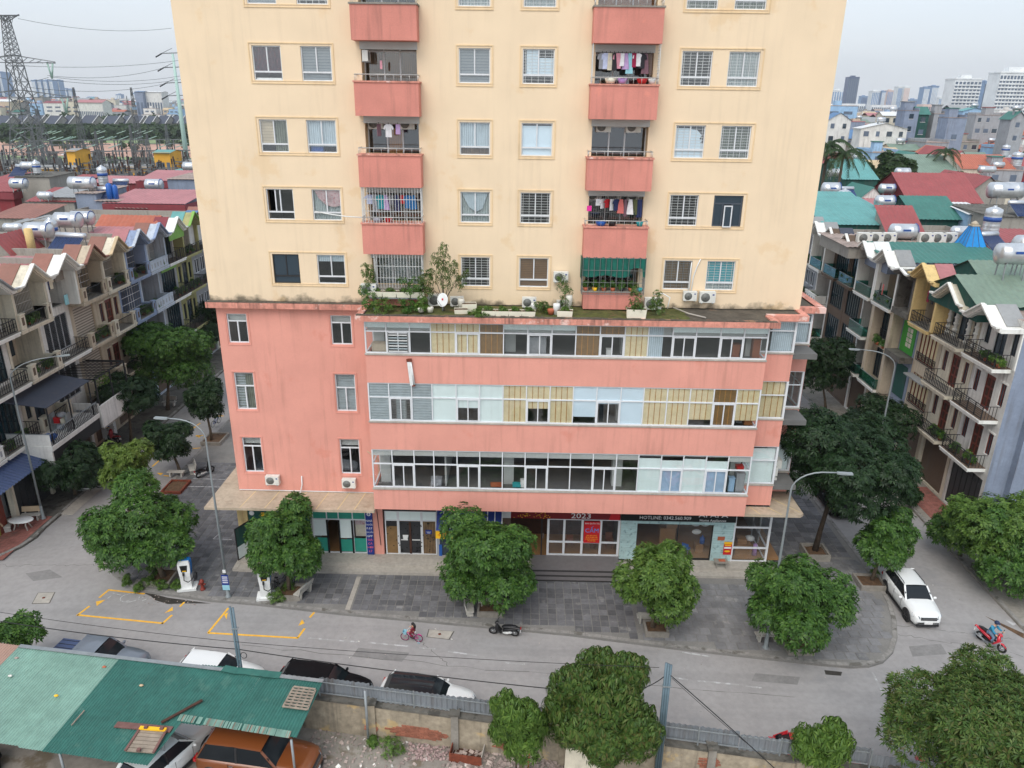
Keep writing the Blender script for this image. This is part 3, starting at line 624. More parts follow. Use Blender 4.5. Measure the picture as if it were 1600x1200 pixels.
for k in range(-1,5):
    top=32.53-FH*k; bot=30.84-FH*k
    for (a,b,sd_) in BAL:
        if k==4:
            bb=17.25; m=MB(); m.box(a+.12,-.85,bb,b-.1,-.01,top-.06,'pink_dark'); bo=m.build('balcony',BLD,label='coral balcony base standing on the terrace')
        else:
            m=MB(); m.box(a,-.9,bot+.1,b,-.78,top-.08,'pink_dark'); m.box(a,-.78,bot+.1,a+.12,-.01,top-.08,'pink_dark'); m.box(b-.12,-.78,bot+.1,b,-.01,top-.08,'pink_dark'); m.box(a,-.9,bot,b,-.01,bot+.1,'pink_dark')
            m.box(a+.12,-.78,top-.95,b-.12,-.01,top-.85,'room'); bo=m.build('balcony',BLD)
        m=MB(); m.box(a-.05,-.95,top-.08,b+.05,-.0,top,'pink_stained' if k>0 else 'concrete') if k<4 else m.box(a+.05,-.92,top-.06,b,-.0,top,'concrete'); m.build('coping',bo)
        m=MB(); yb=1.05; z0=top-.85; z1=34.404-FH*k+.05; xa,xb=(-7.5,-4.55) if sd_=='L' else (4.5,7.55)
        m.box(xa-.05,.22,z0-.1,xa,yb,z1,'cream_trim'); m.box(xb,.22,z0-.1,xb+.05,yb,z1,'cream_trim'); m.box(xa,.22,z1,xb,yb,z1+.1,'room_pale'); m.box(xa,.22,z0-.1,xb,yb,z0,'room'); m.box(xa,-.02,z1-.42,xb,.2,z1-.06,'room_pale'); m.build('loggia',bo)
        m=MB(); fz=z1-.45; 
        for x in(xa+.03,xa+1.05,xa+1.9,xb-.03): m.box(x-.035,yb-.06,z0,x+.035,yb,z1,'white_frame')
        m.box(xa,yb-.065,fz-.04,xb,yb,fz+.04,'white_frame'); m.box(xa,yb-.065,z0,xb,yb,z0+.06,'white_frame'); dr=m.build('balcony_door',bo)
        m=MB(); m.box(xa,yb-.035,z0,xb,yb-.03,z1,'glass'); m.build('pane',bo)
        cm={(1,'L'):'brown_curtain',(2,'L'):'orange_curtain',(3,'L'):'brown_curtain',(4,'L'):'sheer',(1,'R'):'dark_room',(0,'R'):'door_orange'}.get((k,sd_))
        if cm:
            m=MB(); u0,u1=(xa+1.1,xa+1.85) if k==2 else (xa+.2,xb); m.box(u0,yb+.06,z0,u1,yb+.08,z1-(.7 if k==2 else 0),cm); m.build('curtain',bo)
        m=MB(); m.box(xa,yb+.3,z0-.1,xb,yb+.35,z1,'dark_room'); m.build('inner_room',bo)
        if not(k==4):
            m=MB(); zr=top+.3
            m.tube([(a+.05,0,zr),(a+.05,-.86,zr),(b-.05,-.86,zr),(b-.05,0,zr)],.028,'steel_rail',6)
            for x in [a+.05+(b-a-.1)*q/8 for q in range(9)]: m.cyl((x,-.86,top),(x,-.86,zr),.012,'steel_rail',5)
            for y in(-.3,-.6): m.cyl((a+.05,y,top),(a+.05,y,zr),.012,'steel_rail',5); m.cyl((b-.05,y,top),(b-.05,y,zr),.012,'steel_rail',5)
            m.build('balcony_rail',bo)
        def cage(m,za,zb,yf,xs0,xs1,mm='grille_white',st=.14,side=True):
            n_=int((xs1-xs0)/st)
            for q in range(n_+1): x=xs0+(xs1-xs0)*q/n_; m.box(x-.01,yf-.01,za,x+.01,yf+.01,zb,mm)
            for q in range(4): z=za+(zb-za)*q/3; m.box(xs0,yf-.022,z-.012,xs1,yf-.01,z+.012,mm)
            if side:
                for x in(xs0,xs1):
                    for q in range(1,6): y=yf*(1-q/6); m.box(x-.01,y-.01,za,x+.01,y+.01,zb,mm)
                    for q in range(4): z=za+(zb-za)*q/3; m.box(x-.022,yf,z-.012,x-.01,0,z+.012,mm)
        hi=bot+FH
        if (k,sd_)==(3,'L'): m=MB(); cage(m,top,hi,-.84,a+.06,b-.06,'grille_white',.15); m.build('security_cage',bo)
        if (k,sd_)==(3,'R'): m=MB(); cage(m,top,hi,.1,a+.3,b-.3,'grille_grey',.12,False); m.build('security_cage',bo); 
        if (k,sd_)==(4,'L'): m=MB(); cage(m,top-.1,hi,-.84,a+.55,b-.12,'grille_white',.16); m.build('security_cage',bo)
        if (k,sd_)==(4,'R'):
            m=MB(); cage(m,top-.15,hi,-.96,a+.02,b+.02,'grille_grey',.3); m.build('security_cage',bo)
            m=MB(); nn=60; vs=[];fs=[]
            for q in range(nn+1):
                x=a-.02+(b-a+.04)*q/nn; y=-.9+.03*math.sin(q*.9); zlo=hi-1.02-.06*math.sin(q*.21)-(0 if q<46 else (.02 if q>57 else -.42)); vs+=[(x,y,zlo),(x,y,hi+.03+.02*math.sin(q*2.))]
                if q: fs.append((2*q-2,2*q,2*q+1,2*q-1))
            m.add(vs,fs,'green_net',True); m.quad((a-.06,-.92,hi-1.2),(a-.06,-.1,hi-1.2),(a-.06,-.1,hi),(a-.06,-.92,hi+.1),'green_net'); m.quad((b+.04,-.92,hi-1.1),(b+.04,-.2,hi-1.1),(b+.04,-.2,hi),(b+.04,-.92,hi+.02),'green_net'); m.build('shade_net',bo)
        if (k,sd_)==(1,'R'):
            m=MB()
            for x in(a+.04,b-.04):
                for q in range(15): z=top+(hi-top)*q/14; m.box(x-.01,-.8,z-.01,x+.01,-.02,z+.01,'grille_white')
                for y in(-.8,-.4): m.box(x-.015,y-.015,top,x+.015,y+.015,hi,'grille_white')
            m.build('side_grille',bo)
        if (k,sd_) in((1,'R'),(3,'R'),(3,'L'),(2,'L')):
            m=MB(); m.cyl((a+.2,-.35,hi-.28),(b-.2,-.35,hi-.3),.012,'steel_rail',5); m.build('drying_rod',bo)
PX0=-16.55; YB=-2.4; BX0,BX1=-7.6,14.5
ph=[]
PW=[(-16.0,-14.84),(-10.0,-8.8)]; PZr=[(14.69,16.45),(10.49,12.85),(6.27,8.63)]
for a,b in PW:
    for c,d in PZr: ph.append((a,b,c,d))
m=MB(); wallholes(m,PX0,BX0,4.9,ZB-.1,-.2,.22,ph,'pink_stucco',back=True); m.quad((PX0,-.2,.5),(PX0,-.2,ZB),(PX0,16,ZB),(PX0,16,.5),'pink_stucco')
m.quad((18.02,.8,5.2),(18.02,16,5.2),(18.02,16,ZB),(18.02,.8,ZB),'pink_stucco'); m.quad((PX0,16,.1),(PX0,16,ZB),(18,16,ZB),(18,16,.1),'pink_stucco')
m.build('podium_wall',BLD)
m=MB(); m.poly([(PX0,-.2,ZB-.05),(BX0,-.2,ZB-.05),(BX0,YB-.3,ZB-.05),(BX1+.2,YB-.3,ZB-.05),(BX1+.2,-.95,ZB-.05),(16.6,-.95,ZB-.05),(16.6,.8,ZB-.05),(18,.8,ZB-.05),(18,16,ZB-.05),(PX0,16,ZB-.05)],'moss_roof'); m.build('podium_roof',BLD)
m=MB(); nx,ny=120,12; vs=[];fs=[]
for j in range(ny+1):
    for i in range(nx+1):
        x=-7.5+(21.8)*i/nx; y=-2.55+2.5*j/ny; z=ZB-.04+.10*max(0,noise.noise(Vector((x*.6,y*1.2,3)))+.25)*(1 if 0<j<ny else 0)+.03*noise.noise(Vector((x*4,y*4,1)))
        if x>10.2: z=ZB-.047
        vs.append((x,y,z))
for j in range(ny):
    for i in range(nx):
        if vs[j*(nx+1)+i][0]<10: a=j*(nx+1)+i; fs.append((a,a+1,a+nx+2,a+nx+1))
m.add(vs,fs,'moss',True); m.build('moss_bed',BLD)
def cornice(pts,name='cornice'):
    m=MB()
    for (x0,y0,x1,y1) in pts: m.box(x0,y0,ZB-.3,x1,y1,ZB+.02,'pink_stained')
    m.build(name,BLD)
cornice([(-16.95,-.62,-7.95,-.201)]); cornice([(-7.95,YB-.5,BX1+.35,YB-.12)],'parapet'); cornice([(BX1-.05,YB-.12,BX1+.35,-1.4)]); cornice([(BX1+.1,-1.4,16.9,-1.03)]); cornice([(16.55,-1.03,16.9,.4)]); cornice([(16.91,.4,18.5,.83)]); cornice([(18.02,.83,18.5,16)]); cornice([(-7.95,YB-.12,-7.6,-.201)])
m=MB()
for i in range(90): x=-7.9+22.6*i/90; m.box(x,YB-.48,ZB+.02,x+.25,YB-.2,ZB+.02+random.uniform(.01,.06),'moss_roof')
for i in range(40): x=-16.9+9*i/40; m.box(x,-.58,ZB+.02,x+.23,-.0-.201,ZB+.02+random.uniform(.01,.05),'moss_roof')
m.build('cornice_moss',BLD,kind='stuff')
LV=[(14.93,16.75,16.2),(10.86,13.2,12.32),(6.56,9.06,8.12)]     # glass bottom, top, transom
PAN=[(16.75,ZB-.3),(13.2,14.85),(9.06,10.78),(5.1,6.46)]
def panel(x0,x1,y,lab=None):
    for z0,z1 in PAN:
        m=MB(); m.box(x0,y,z0,x1,y+.15,z1+(.0 if z1>16 else .0),'pink_stucco'); m.build('spandrel',BLD)
        if z1<16:
            s=MB(); s.box(x0-.03,y-.06,z1,x1+.03,y+.14,z1+.08,'concrete_pale'); s.build('sill',BLD)
panel(BX0,BX1,YB)
for z0,z1 in PAN: m=MB(); m.box(BX0,YB+.151,z0,BX0+.15,-.201,z1,'pink_stucco'); m.box(BX1-.15,YB+.151,z0,BX1,-1.0,z1,'pink_stucco'); m.build('spandrel',BLD)
panel(BX1+.001,16.45,-1.0); panel(16.451,18.0,.8)
for z0,z1 in PAN: m=MB(); m.box(16.3,-.849,z0,16.45,.8,z1,'pink_stucco'); m.build('spandrel',BLD)
m=MB(); m.box(BX0,YB+.16,5.12,BX1,-.2,5.3,'room_pale'); m.box(BX1,-.84,5.12,16.44,2,5.3,'room_pale'); m.build('soffit',BLD)
m=MB()
for z in(4.95,6.42,10.74,14.8): pass
for z0 in(6.2,10.5,14.6): m.box(BX0+.16,YB+.16,z0-.1,BX1-.16,3.4,z0+.22,'room'); m.box(BX1-.2,-.84,z0-.1,17.9,3.4,z0+.22,'room')
for z1 in(9.7,13.9,17.02): m.box(BX0+.16,YB+.3,z1-.9,BX1-.16,YB+.75,z1-.02,'room_pale') 
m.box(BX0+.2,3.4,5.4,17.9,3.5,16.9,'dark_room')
for x in(-7.0,-1.0+1.4,6.9,13.9): m.box(x-.3,YB+1.0,5.4,x+.3,YB+1.6,16.9,'room_pale')
for z0 in(6.42,10.72,14.82): m.box(-3.4,YB+.6,z0,-3.3,3,z0+2.15,'room_pale'); m.box(8.1,YB+.6,z0,8.2,3,z0+2.15,'room')
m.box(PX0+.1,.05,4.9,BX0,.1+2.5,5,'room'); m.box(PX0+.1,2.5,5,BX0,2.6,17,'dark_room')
m.build('podium_rooms',BLD)
MU=[-7.56,-6.41,-5.12,-3.97,-2.61,-1.28,.04,1.36,2.69,4.0,5.32,6.68,7.96,9.28,10.56,11.88,13.16,14.46]
OPEN=[{1,4,7,10,13,15},{1,4,7,10,15},{1,4,7,10,13,15}]
FILL=[{3:'bamboo',4:'bamboo',5:'bamboo_dark',9:'bamboo_dark',10:'btop',11:'bamboo',12:'curt'},
{0:'louver',1:'louver_o',2:'louver',3:'wp',4:'wp_half',5:'wp',6:'bamboo',7:'bamb_slant',8:'bamboo',9:'bp_gap',10:'bp_half',11:'bp',12:'bamboo',13:'bamboo',14:'bamb_gap',15:'bamboo_dark',16:'bamb_gap'},
{12:'wp_t',13:'bc',14:'wp_t',15:'bc'}]
for r,(z0,z1,zt) in enumerate(LV):
    f=MB(); y=YB+.03; T='white_frame'
    f.box(BX0+.02,y,z0+.0,BX1-.02,y+.09,z0+.07,T); f.box(BX0+.02,y,z1-.06,BX1-.02,y+.09,z1,T); f.box(BX0+.07,y+.005,zt-.035,BX1-.07,y+.085,zt+.035,T)
    for i,x in enumerate(MU):
        wd=.06 if 0<i<17 else .07; f.box(x-wd/2,y-.004,z0+.07,x+wd/2,y+.094,z1-.06,T)
    for x,yb_ in((BX0+.06,-.25),(BX1-.06,-1.02)):
        f.box(x-.04,y+.1,z0,x+.04,yb_,z0+.07,T); f.box(x-.04,y+.1,z1-.06,x+.04,yb_,z1,T); f.box(x-.035,y+.1,zt-.03,x+.035,yb_,zt+.03,T); f.box(x-.04,yb_-.09,z0+.07,x+.04,yb_,z1-.06,T)
    for i in OPEN[r]:
        a,b=MU[i]+.03,MU[i+1]-.03
        f.box(a,y-.02,z0+.07,a+.07,y,zt-.04,T); f.box(b-.07,y-.02,z0+.07,b,y,zt-.04,T); f.box(a+.07,y-.02,z0+.07,b-.07,y,z0+.13,T); f.box(a+.07,y-.02,zt-.1,b-.07,y,zt-.04,T); f.box((a+b)/2-.03,y-.015,z0+.13,(a+b)/2+.03,y+.03,zt-.1,T)
    fo=f.build('glazed_frame',BLD)
    for i in range(17):
        a,b=MU[i]+.03,MU[i+1]-.03; g_='glass'
        for q0,q1 in((z0+.07,zt-.035),(zt+.035,z1-.06)):
            p=MB()
            if i in OPEN[r] and q0<z0+.1 and (r,i) in((2,4),(2,7),(2,10)): p.box(a,y+.04,q0,(a+b)/2,y+.046,q1,g_)
            else: p.box(a,y+.04,q0,b,y+.046,q1,g_)
            p.build('pane',fo)
        fl=FILL[r].get(i); 
        yb_=y+.075
        def sh(zz0,zz1,m,nm='blind',x0=a,x1=b,slant=0):
            q=MB(); q.add([(x0-.02,yb_,zz0),(x1+.02,yb_,zz0-slant),(x1+.02,yb_,zz1),(x0-.02,yb_,zz1)],[(0,1,2,3)],m)
            if m.startswith('bamboo'):
                for t_ in(.25,.5,.75): xx=x0+(x1-x0)*t_; q.box(xx-.02,yb_-.012,max(zz0,zz0-slant*t_),xx+.02,yb_-.004,zz1,'tape')
            q.build(nm,fo)
        if fl in('bamboo','bamboo_dark'): sh(z0,z1,fl)
        elif fl=='btop': sh(zt,z1,'bamboo_dark')
        elif fl=='curt': sh(z0,z1,'sheer_white','curtain',a,a+.75)
        elif fl=='louver':
            q=MB(); q.box(a,yb_,z0,b,yb_+.02,z1,'louver_grey'); k=int((z1-z0)/.16)
            for s_ in range(k): q.box(a,yb_-.03,z0+s_*.16,b,yb_,z0+s_*.16+.1,'louver_grey')
            q.build('shutter',fo)
        elif fl=='louver_o':
            q=MB()
            for s_ in range(int((z1-zt)/.16)): q.box(a,yb_-.03,zt+s_*.16,b,yb_,zt+s_*.16+.1,'louver_grey')
            q.box(a,yb_,zt,b,yb_+.02,z1,'louver_grey'); q.box(a+.35,yb_,z0,b-.3,yb_+.02,zt,'louver_grey'); grille(q,a,b,z0+.05,zt,yb_-.04,'grille_grey',.1); q.build('shutter',fo)
        elif fl in('wp','bp'): sh(z0,z1,'white_panel' if fl=='wp' else 'blue_panel','white_board')
        elif fl=='wp_half': sh(zt-.6,z1,'white_panel','white_board')
        elif fl=='bp_half': sh(zt-.2,z1,'blue_panel','white_board')
        elif fl=='bp_gap': sh(z0+.45,z1,'blue_panel','white_board')
        elif fl=='bamb_slant': sh(z0+.9,z1,'bamboo',slant=-.0) ; 
        elif fl=='bamb_gap': sh(z0+.4,z1,'bamboo')
        elif fl=='wp_t': sh(z0,z1-.28,'white_panel','white_board')
        elif fl=='bc': sh(z0,zt,'sky_curtain','curtain'); sh(zt,z1-.4,'white_panel','white_board')
        if r==0 and i==1:
            q=MB(); q.box(a+.05,y-.06,z0+.1,a+.1,y-.025,zt-.05,'grille_grey'); q.box(b-.1,y-.06,z0+.1,b-.05,y-.025,zt-.05,'grille_grey')
            for s_ in range(7): z=z0+.12+s_*.155; q.box(a+.1,y-.08,z,b-.1,y-.03,z+.06,'louver_grey' if s_%2 else 'grille_white')
            q.build('louvred_opener',fo)
        if fl is None:
            sh(z1-(.35 if r==0 else .42),z1,'white_panel' if r==0 else 'room_pale','roller_blind')
for (x,z,w_,h_,dp,m_) in((1.9,14.93,1.0,1.0,.5,'w_grey'),(-6.9,14.93,.8,.45,.5,'w_beige'),(4.6,14.93,.5,.5,.4,'w_beige'),(14.0,14.93,.4,1.1,.4,'wood_table'),(12.9,14.93,.4,.75,.4,'wood_table'),(-3.9,6.56,.6,.45,.4,'w_grey'),(-.3,6.56,.7,.16,.3,'terra'),(14.1,6.56,.5,1.2,.5,'w_grey'),(13.6,6.56,.35,.9,.3,'w_sky'),(14.0,7.95,.4,.25,.4,'plastic_red'),(.9,6.56,.5,.2,.3,'plastic_teal'),(1.25,6.56,.25,.5,.2,'plastic_white'),(14.1,10.86,.45,.4,.5,'door_orange'),(5.9,14.93,.3,.35,.3,'plastic_white')):
    e=MB(); e.box(x-w_/2,YB+.35,z,x+w_/2,YB+.35+dp,z+h_*.94,m_); e.box(x-w_/2-.02,YB+.33,z+h_*.94,x+w_/2+.02,YB+.37+dp,z+h_,m_); e.build('stored_item',BLD)
for r,(z0,z1,zt) in enumerate(LV):
    for (a,b,y,fl) in((BX1+.06,16.42,-.97,[('half','sheer_white'),('full','bamboo'),('full','white_panel')][r]),(16.5,17.95,.83,[('full','sheer_white'),('none',''),('full','white_panel')][r])):
        f=MB(); T='white_frame'; f.box(a,y,z0,b,y+.08,z0+.07,T); f.box(a,y,z1-.05,b,y+.08,z1,T); f.box(a,y+.002,zt-.03,b,y+.078,zt+.03,T); f.box(a-.03,y-.003,z0,a+.04,y+.083,z1,T); f.box(b-.06,y-.003,z0,b+.06,y+.15,z1,T)
        yy=.8 if b<17 else 5
        f.box(b-.02,y+.15,z0,b+.05,yy,z0+.07,T); f.box(b-.02,y+.15,z1-.05,b+.05,yy,z1,T); f.box(b-.02,y+.15,zt-.03,b+.05,yy,zt+.03,T)
        if yy>4:
            for q in range(1,4): f.box(b-.02,y+q*1.3,z0+.07,b+.05,y+q*1.3+.07,z1-.05,T)
        fo=f.build('glazed_frame',BLD)
        for q0,q1 in((z0+.07,zt-.03),(zt+.03,z1-.05)):
            p=MB(); p.box(a,y+.04,q0,b,y+.045,q1,'glass'); p.build('pane',fo); p=MB(); p.box(b+.01,y+.15,q0,b+.015,yy,q1,'glass'); p.build('pane',fo)
        if fl[0]!='none':
            q=MB(); xa=a+.6 if fl[0]=='half' else a; q.quad((xa,y+.15,z0),(b-.08,y+.15,z0),(b-.08,y+.15,z1-(.2 if r==2 else 0)),(xa,y+.15,z1-(.2 if r==2 else 0)),fl[1])
            if fl[1]=='bamboo':
                for t_ in(.2,.4,.6,.8): xx=a+(b-a)*t_; q.box(xx-.02,y+.135,z0,xx+.02,y+.145,z1,'tape')
            q.build('blind',fo)
for (a,b) in PW:
    for r,(c,d) in enumerate(PZr):
        f=MB(); y=-.12; T='white_frame'; e=.06; zt=d-.45 if r==0 else (c+1.5 if r==1 else d-.6)
        f.box(a,y,c,b,y+.08,c+e,T); f.box(a,y,d-e,b,y+.08,d,T); f.box(a,y,c+e,a+e,y+.08,d-e,T); f.box(b-e,y,c+e,b,y+.08,d-e,T); f.box(a+e,y-.004,zt-.035,b-e,y+.08,zt+.035,T); f.box((a+b)/2-.035,y-.002,c+e,(a+b)/2+.035,y+.078,zt-.035,T)
        wo=f.build('window',BLD)
        for p0,p1,q0,q1 in((a+e,b-e,zt+.035,d-e),(a+e,(a+b)/2-.035,c+e,zt-.035),((a+b)/2+.035,b-e,c+e,zt-.035)): p=MB(); p.box(p0,y+.035,q0,p1,y+.04,q1,'glass'); p.build('pane',wo)
        if r==1:
            q=MB(); q.box(a,y+.2,c,b,y+.21,d,'green_curtain' if a<-12 else 'louver_grey')
            for s_ in range(14): q.box(a,y+.17,c+s_*.17,(a+b)/2 if a<-12 else b,y+.2,c+s_*.17+.12,'louver_grey')
            q.build('blind',wo)
        else: q=MB(); q.box(a,y+.2,d-.5,b,y+.21,d,'room_pale'); q.build('roller_blind',wo)
        m=MB(); ring(m,a-.12,b+.12,c-.13,d+.1,.05,.03,'pink_stucco',-.2); m.build('window_surround',BLD)
m=MB(); m.box(-17.9,YB,4.82,-7.62,-.205,4.98,'canopy_beige'); m.box(-17.9,-.205,4.82,PX0-.01,12,4.98,'canopy_beige')
for x in(-15.5,-14,-12.3,-10.9,-9.6,-8.6): m.add([(x,-.22,4.985),(x+.06,-.22,4.985),(x-.22,YB+.05,4.985),(x-.28,YB+.05,4.985)],[(0,1,2,3)],'canopy_line')
m.build('canopy',BLD)
m=MB(); m.poly([(14.6,-1.95,4.98),(18.0,-1.95,4.98),(18.25,-1.75,4.98),(18.25,12,4.98),(16.46,12,4.98),(16.46,-.99,4.98),(14.6,-.99,4.98)],'canopy_beige'); m.prism([(14.6,-1.95,4.82),(18.0,-1.95,4.82),(18.25,-1.75,4.82),(18.25,12,4.82),(18.1,12,4.82),(18.1,-1.7,4.82),(17.9,-1.85,4.82),(14.6,-1.85,4.82)],(0,0,.155),'canopy_beige')
for a,b in(((15.2,-1,4.985),(15.6,-1.9,4.985)),((16.3,-1.05,4.985),(16.9,-1.9,4.985)),((16.5,.6,4.985),(18.1,-1.6,4.985)),((16.5,1.4,4.985),(18.2,1.2,4.985))): m.beam(a,b,.05,.01,'canopy_line')
m.build('canopy',BLD)
m=MB(); m.box(PX0,.03,.1,PX0+.3,.5,5,'w_yellow'); m.tube([(-16.5,-.26,5.06),(-7.7,-.26,5.02)],.03,'plastic_white',5); m.build('pipe',BLD)
YS=-.18
m=MB()
m.box(-16.9,YS,.5,-16.25,.3,3.95,'w_yellow'); m.box(-16.9,YS+.001,3.7,-12.2,.1,4.82,'w_yellow'); m.box(-12.2,YS+.001,4.0,-8.3,.1,4.82,'w_yellow')
m.box(-8.27,YS-.02,.35,-7.6,.5,4.82,'pink_stucco'); m.box(-7.6,YS,3.68,-4.2,.1,5.12,'dark_room')
m.box(-.15,YS-.0,.5,.55,.4,5.1,'w_brown'); m.box(-4.2,YS+.01,.5,-3.9,.3,5.1,'w_grey')
m.build('ground_floor_wall',BLD)
m=MB(); m.box(-16.5,.1,.45,18,6,.52,'cardboard'); m.box(-16.5,6,.5,18,6.1,5,'room'); m.box(-12.4,.2,.5,-12.2,6,5,'room_pale'); m.box(-8.0,.3,.5,-7.8,6,5,'room_pale'); m.box(.3,.4,.5,.5,6,5,'dark_room'); m.box(7.5,.2,.5,7.6,6,5,'room'); m.box(17.1,2.0,.5,17.2,6,5,'room_pale'); m.box(-16.5,.2,5.05,17,6,5.1,'room'); m.box(.5,2.6,.5,7.5,2.7,5,'dark_wood'); m.build('shop_interior',BLD)
def shopwin(xs,z0,z1,zt,fills,T='white_frame',name='shopfront',lab=None,y=YS+.03):
    f=MB(); f.box(xs[0],y,z1-.06,xs[-1],y+.08,z1,T); f.box(xs[0],y,z0,xs[-1],y+.08,z0+.05,T)
    if zt: f.box(xs[0],y+.002,zt-.04,xs[-1],y+.078,zt+.04,T)
    for x in xs: f.box(x-.035,y-.003,z0,x+.035,y+.083,z1,T)
    fo=f.build(name,BLD,label=lab)
    for i in range(len(xs)-1):
        a,b=xs[i]+.035,xs[i+1]-.035
        for z_a,z_b,m_ in fills[i]: p=MB(); p.box(a,y+.03,z_a,b,y+.04,z_b,m_); p.build('pane' if 'glass' in m_ else 'panel',fo)
    return fo
so=shopwin([-12.1,-11.2,-10.45,-9.55,-8.72],.5,3.72,2.98,[[(3.02,3.66,'teal_panel'),(1.75,2.94,'white_panel'),(.6,1.6,'teal_panel')],[(3.02,3.66,'teal_panel')],[(3.02,3.66,'teal_panel'),(.6,1.5,'teal_panel'),(1.6,2.94,'white_panel')],[(3.02,3.66,'teal_panel'),(.6,1.6,'teal_panel'),(1.65,2.94,'glass')]])
m=MB()
for x in(-10.45,-11.2,-9.6): m.box(x-.06,YS-.0,.5,x+.06,YS+.025,2.94,'sign_black')
m.box(-9.45,YS+.25,1.65,-8.8,YS+.27,2.5,'w_cream'); m.box(-9.45,YS+.24,2.5,-8.8,YS+.26,2.94,'floral_pink'); m.build('door_edge',BLD)
so=shopwin([-7.45,-6.68,-6.6,-5.18,-5.1,-4.22],.5,3.68,3.0,[[(3.04,3.62,'white_panel'),(.55,2.55,'bamboo_dark'),(2.55,2.96,'dark_room')],[(3.04,3.62,'white_panel'),(.55,2.96,'white_panel')],[(3.04,3.62,'white_panel'),(.6,2.9,'gate_dark')],[(.55,2.96,'white_panel')],[(3.04,3.62,'white_panel'),(.55,2.9,'brown_curtain')]])
m=MB()
random.seed(3)
for i in range(60): x=random.uniform(-7.4,-4.3); z=random.uniform(.65,2.85); m.box(x-.035,YS+.022,z-.035,x+.035,YS+.028,z+.035,'sign_black')
m.box(-5.96,YS+.015,.55,-5.82,YS+.028,2.9,'dark_wood'); m.box(-6.5,YS+.012,1.55,-6.05,YS+.02,1.62,'plastic_white'); m.box(-5.78,YS+.012,1.55,-5.25,YS+.02,1.62,'plastic_white'); m.poly([(-6.35,YS+.01,1.63),(-6.08,YS+.01,1.63),(-6.0,YS+.01,1.95),(-6.38,YS+.01,1.95)],'plastic_white'); m.build('door_film',BLD)
m=MB(); m.box(-4.9,YS,2.05,-4.5,YS+.02,2.35,'sign_blue'); s_=m.build('small_blue_plate',BLD); m=MB(); m.box(-4.85,YS-.004,2.2,-4.55,YS,2.22,'sign_white'); m.box(-4.8,YS-.004,2.12,-4.6,YS,2.15,'sign_white'); m.build('print_lines',s_)
m=MB(); vs=[]
for i in range(9):
    x=-4.1+i*.46; m.add([(x,YS-.05,3.9),(x+.40,YS-.05,3.9),(x+.40,YS-1.0,2.95),(x,YS-1.0,2.95)],[(0,1,2,3)],'sign_blue'); m.add([(x+.40,YS-.05,3.9),(x+.46,YS-.05,3.9),(x+.46,YS-1.0,2.95),(x+.40,YS-1.0,2.95)],[(0,1,2,3)],'sign_white')
m.build('striped_awning',BLD)
m=MB(); m.box(-4.12,YS-1.06,2.4,-.4,YS-1.01,2.92,'sign_yellow'); sg=m.build('yellow_shop_sign',BLD); text('lettering','CỬA HÀNG',.34,FRONT(-3.05,YS-1.065,2.68),'sign_red',sg)
m=MB(); m.box(-4.0,YS,.5,-.2,YS+.1,2.6,'glass_dark'); m.box(-4.05,YS-.1,.5,-3.85,YS-.01,1.3,'plastic_blue'); m.build('shopfront',BLD)
m=MB(); m.box(.55,YS-.05,3.38,7.48,YS+.02,3.95,'maroon_banner'); m.box(-.1,YS-.05,3.38,.55,YS+.02,3.95,'sign_white'); bn=m.build('banner',BLD,label='dark red new year banner over the entrance'); m=MB(); m.add([(6.75,YS-.055,3.38),(7.45,YS-.055,3.38),(7.45,YS-.055,3.95),(6.9,YS-.055,3.95)],[(0,1,2,3)],'sign_red')
for i in range(40): x=random.uniform(.7,3.2); z=random.uniform(3.4,3.9); m.box(x-.03,YS-.056,z-.02,x+.03,YS-.052,z+.02,'sign_yellow')
m.build('print',bn); text('lettering','2023',.52,FRONT(5.0,YS-.055,3.62),'sign_white',bn,sx=1.25)
m=MB()
EX=[2.95,3.97,5.12,6.3,7.45]
so=MB(); T='white_frame'; y=YS+.02
so.box(2.9,y,3.28,7.5,y+.1,3.38,T); so.box(2.9,y,.66,7.5,y+.1,.74,T); so.box(2.9,y+.002,1.6,7.5,y+.09,1.7,T)
for x in EX: so.box(x-.07,y-.005,.66,x+.07,y+.1,3.3,T)
so=so.build('entrance_door',BLD)
for i in range(4):
    for a,b in((.74,1.6),(1.7,3.28)): p=MB(); p.box(EX[i]+.07,y+.04,a,EX[i+1]-.07,y+.05,b,'glass'); p.build('pane',so)
m=MB(); m.box(5.22,YS-.03,1.66,6.24,YS-.01,3.22,'sign_red'); sg=m.build('red_notice',BLD,label='red notice with blue CẤM lettering on the entrance door')
text('lettering','CẤM',.42,FRONT(5.73,YS-.035,2.56),'sign_cyan',sg,sx=.98); text('lettering','BAN QUẢN TRỊ',.13,FRONT(5.73,YS-.035,3.08),'sign_white',sg)
for i,s in enumerate(('DÁN, BÁN HÀNG','ĐỂ XE TRƯỚC CỬA','VÀ SẢNH CHUNG CƯ','XIN CẢM ƠN')): text('lettering',s,.1,FRONT(5.73,YS-.035,2.2-i*.13),'sign_yellow',sg,sx=.85)
m=MB(); m.box(2.62,YS+.0,1.9,2.66,YS+.03,2.3,'chrome'); m.box(2.5,YS+.04,.6,2.58,YS+.1,3.38,'dark_metal'); m.build('door_handle',BLD)
m=MB(); rr=random.Random(5)
def cladding(x0,x1,z0,z1):
    z=z0
    while z<z1-.02:
        h=min(rr.uniform(.12,.2),z1-z); x=x0
        while x<x1-.02:
            L=min(rr.uniform(.3,.7),x1-x); 
            if x1-x-L<.15: L=x1-x
            m.box(x+.006,YS-rr.uniform(.0,.03),z+.006,x+L-.006,YS+.1,z+h-.006,'marble'); x+=L
        z+=h
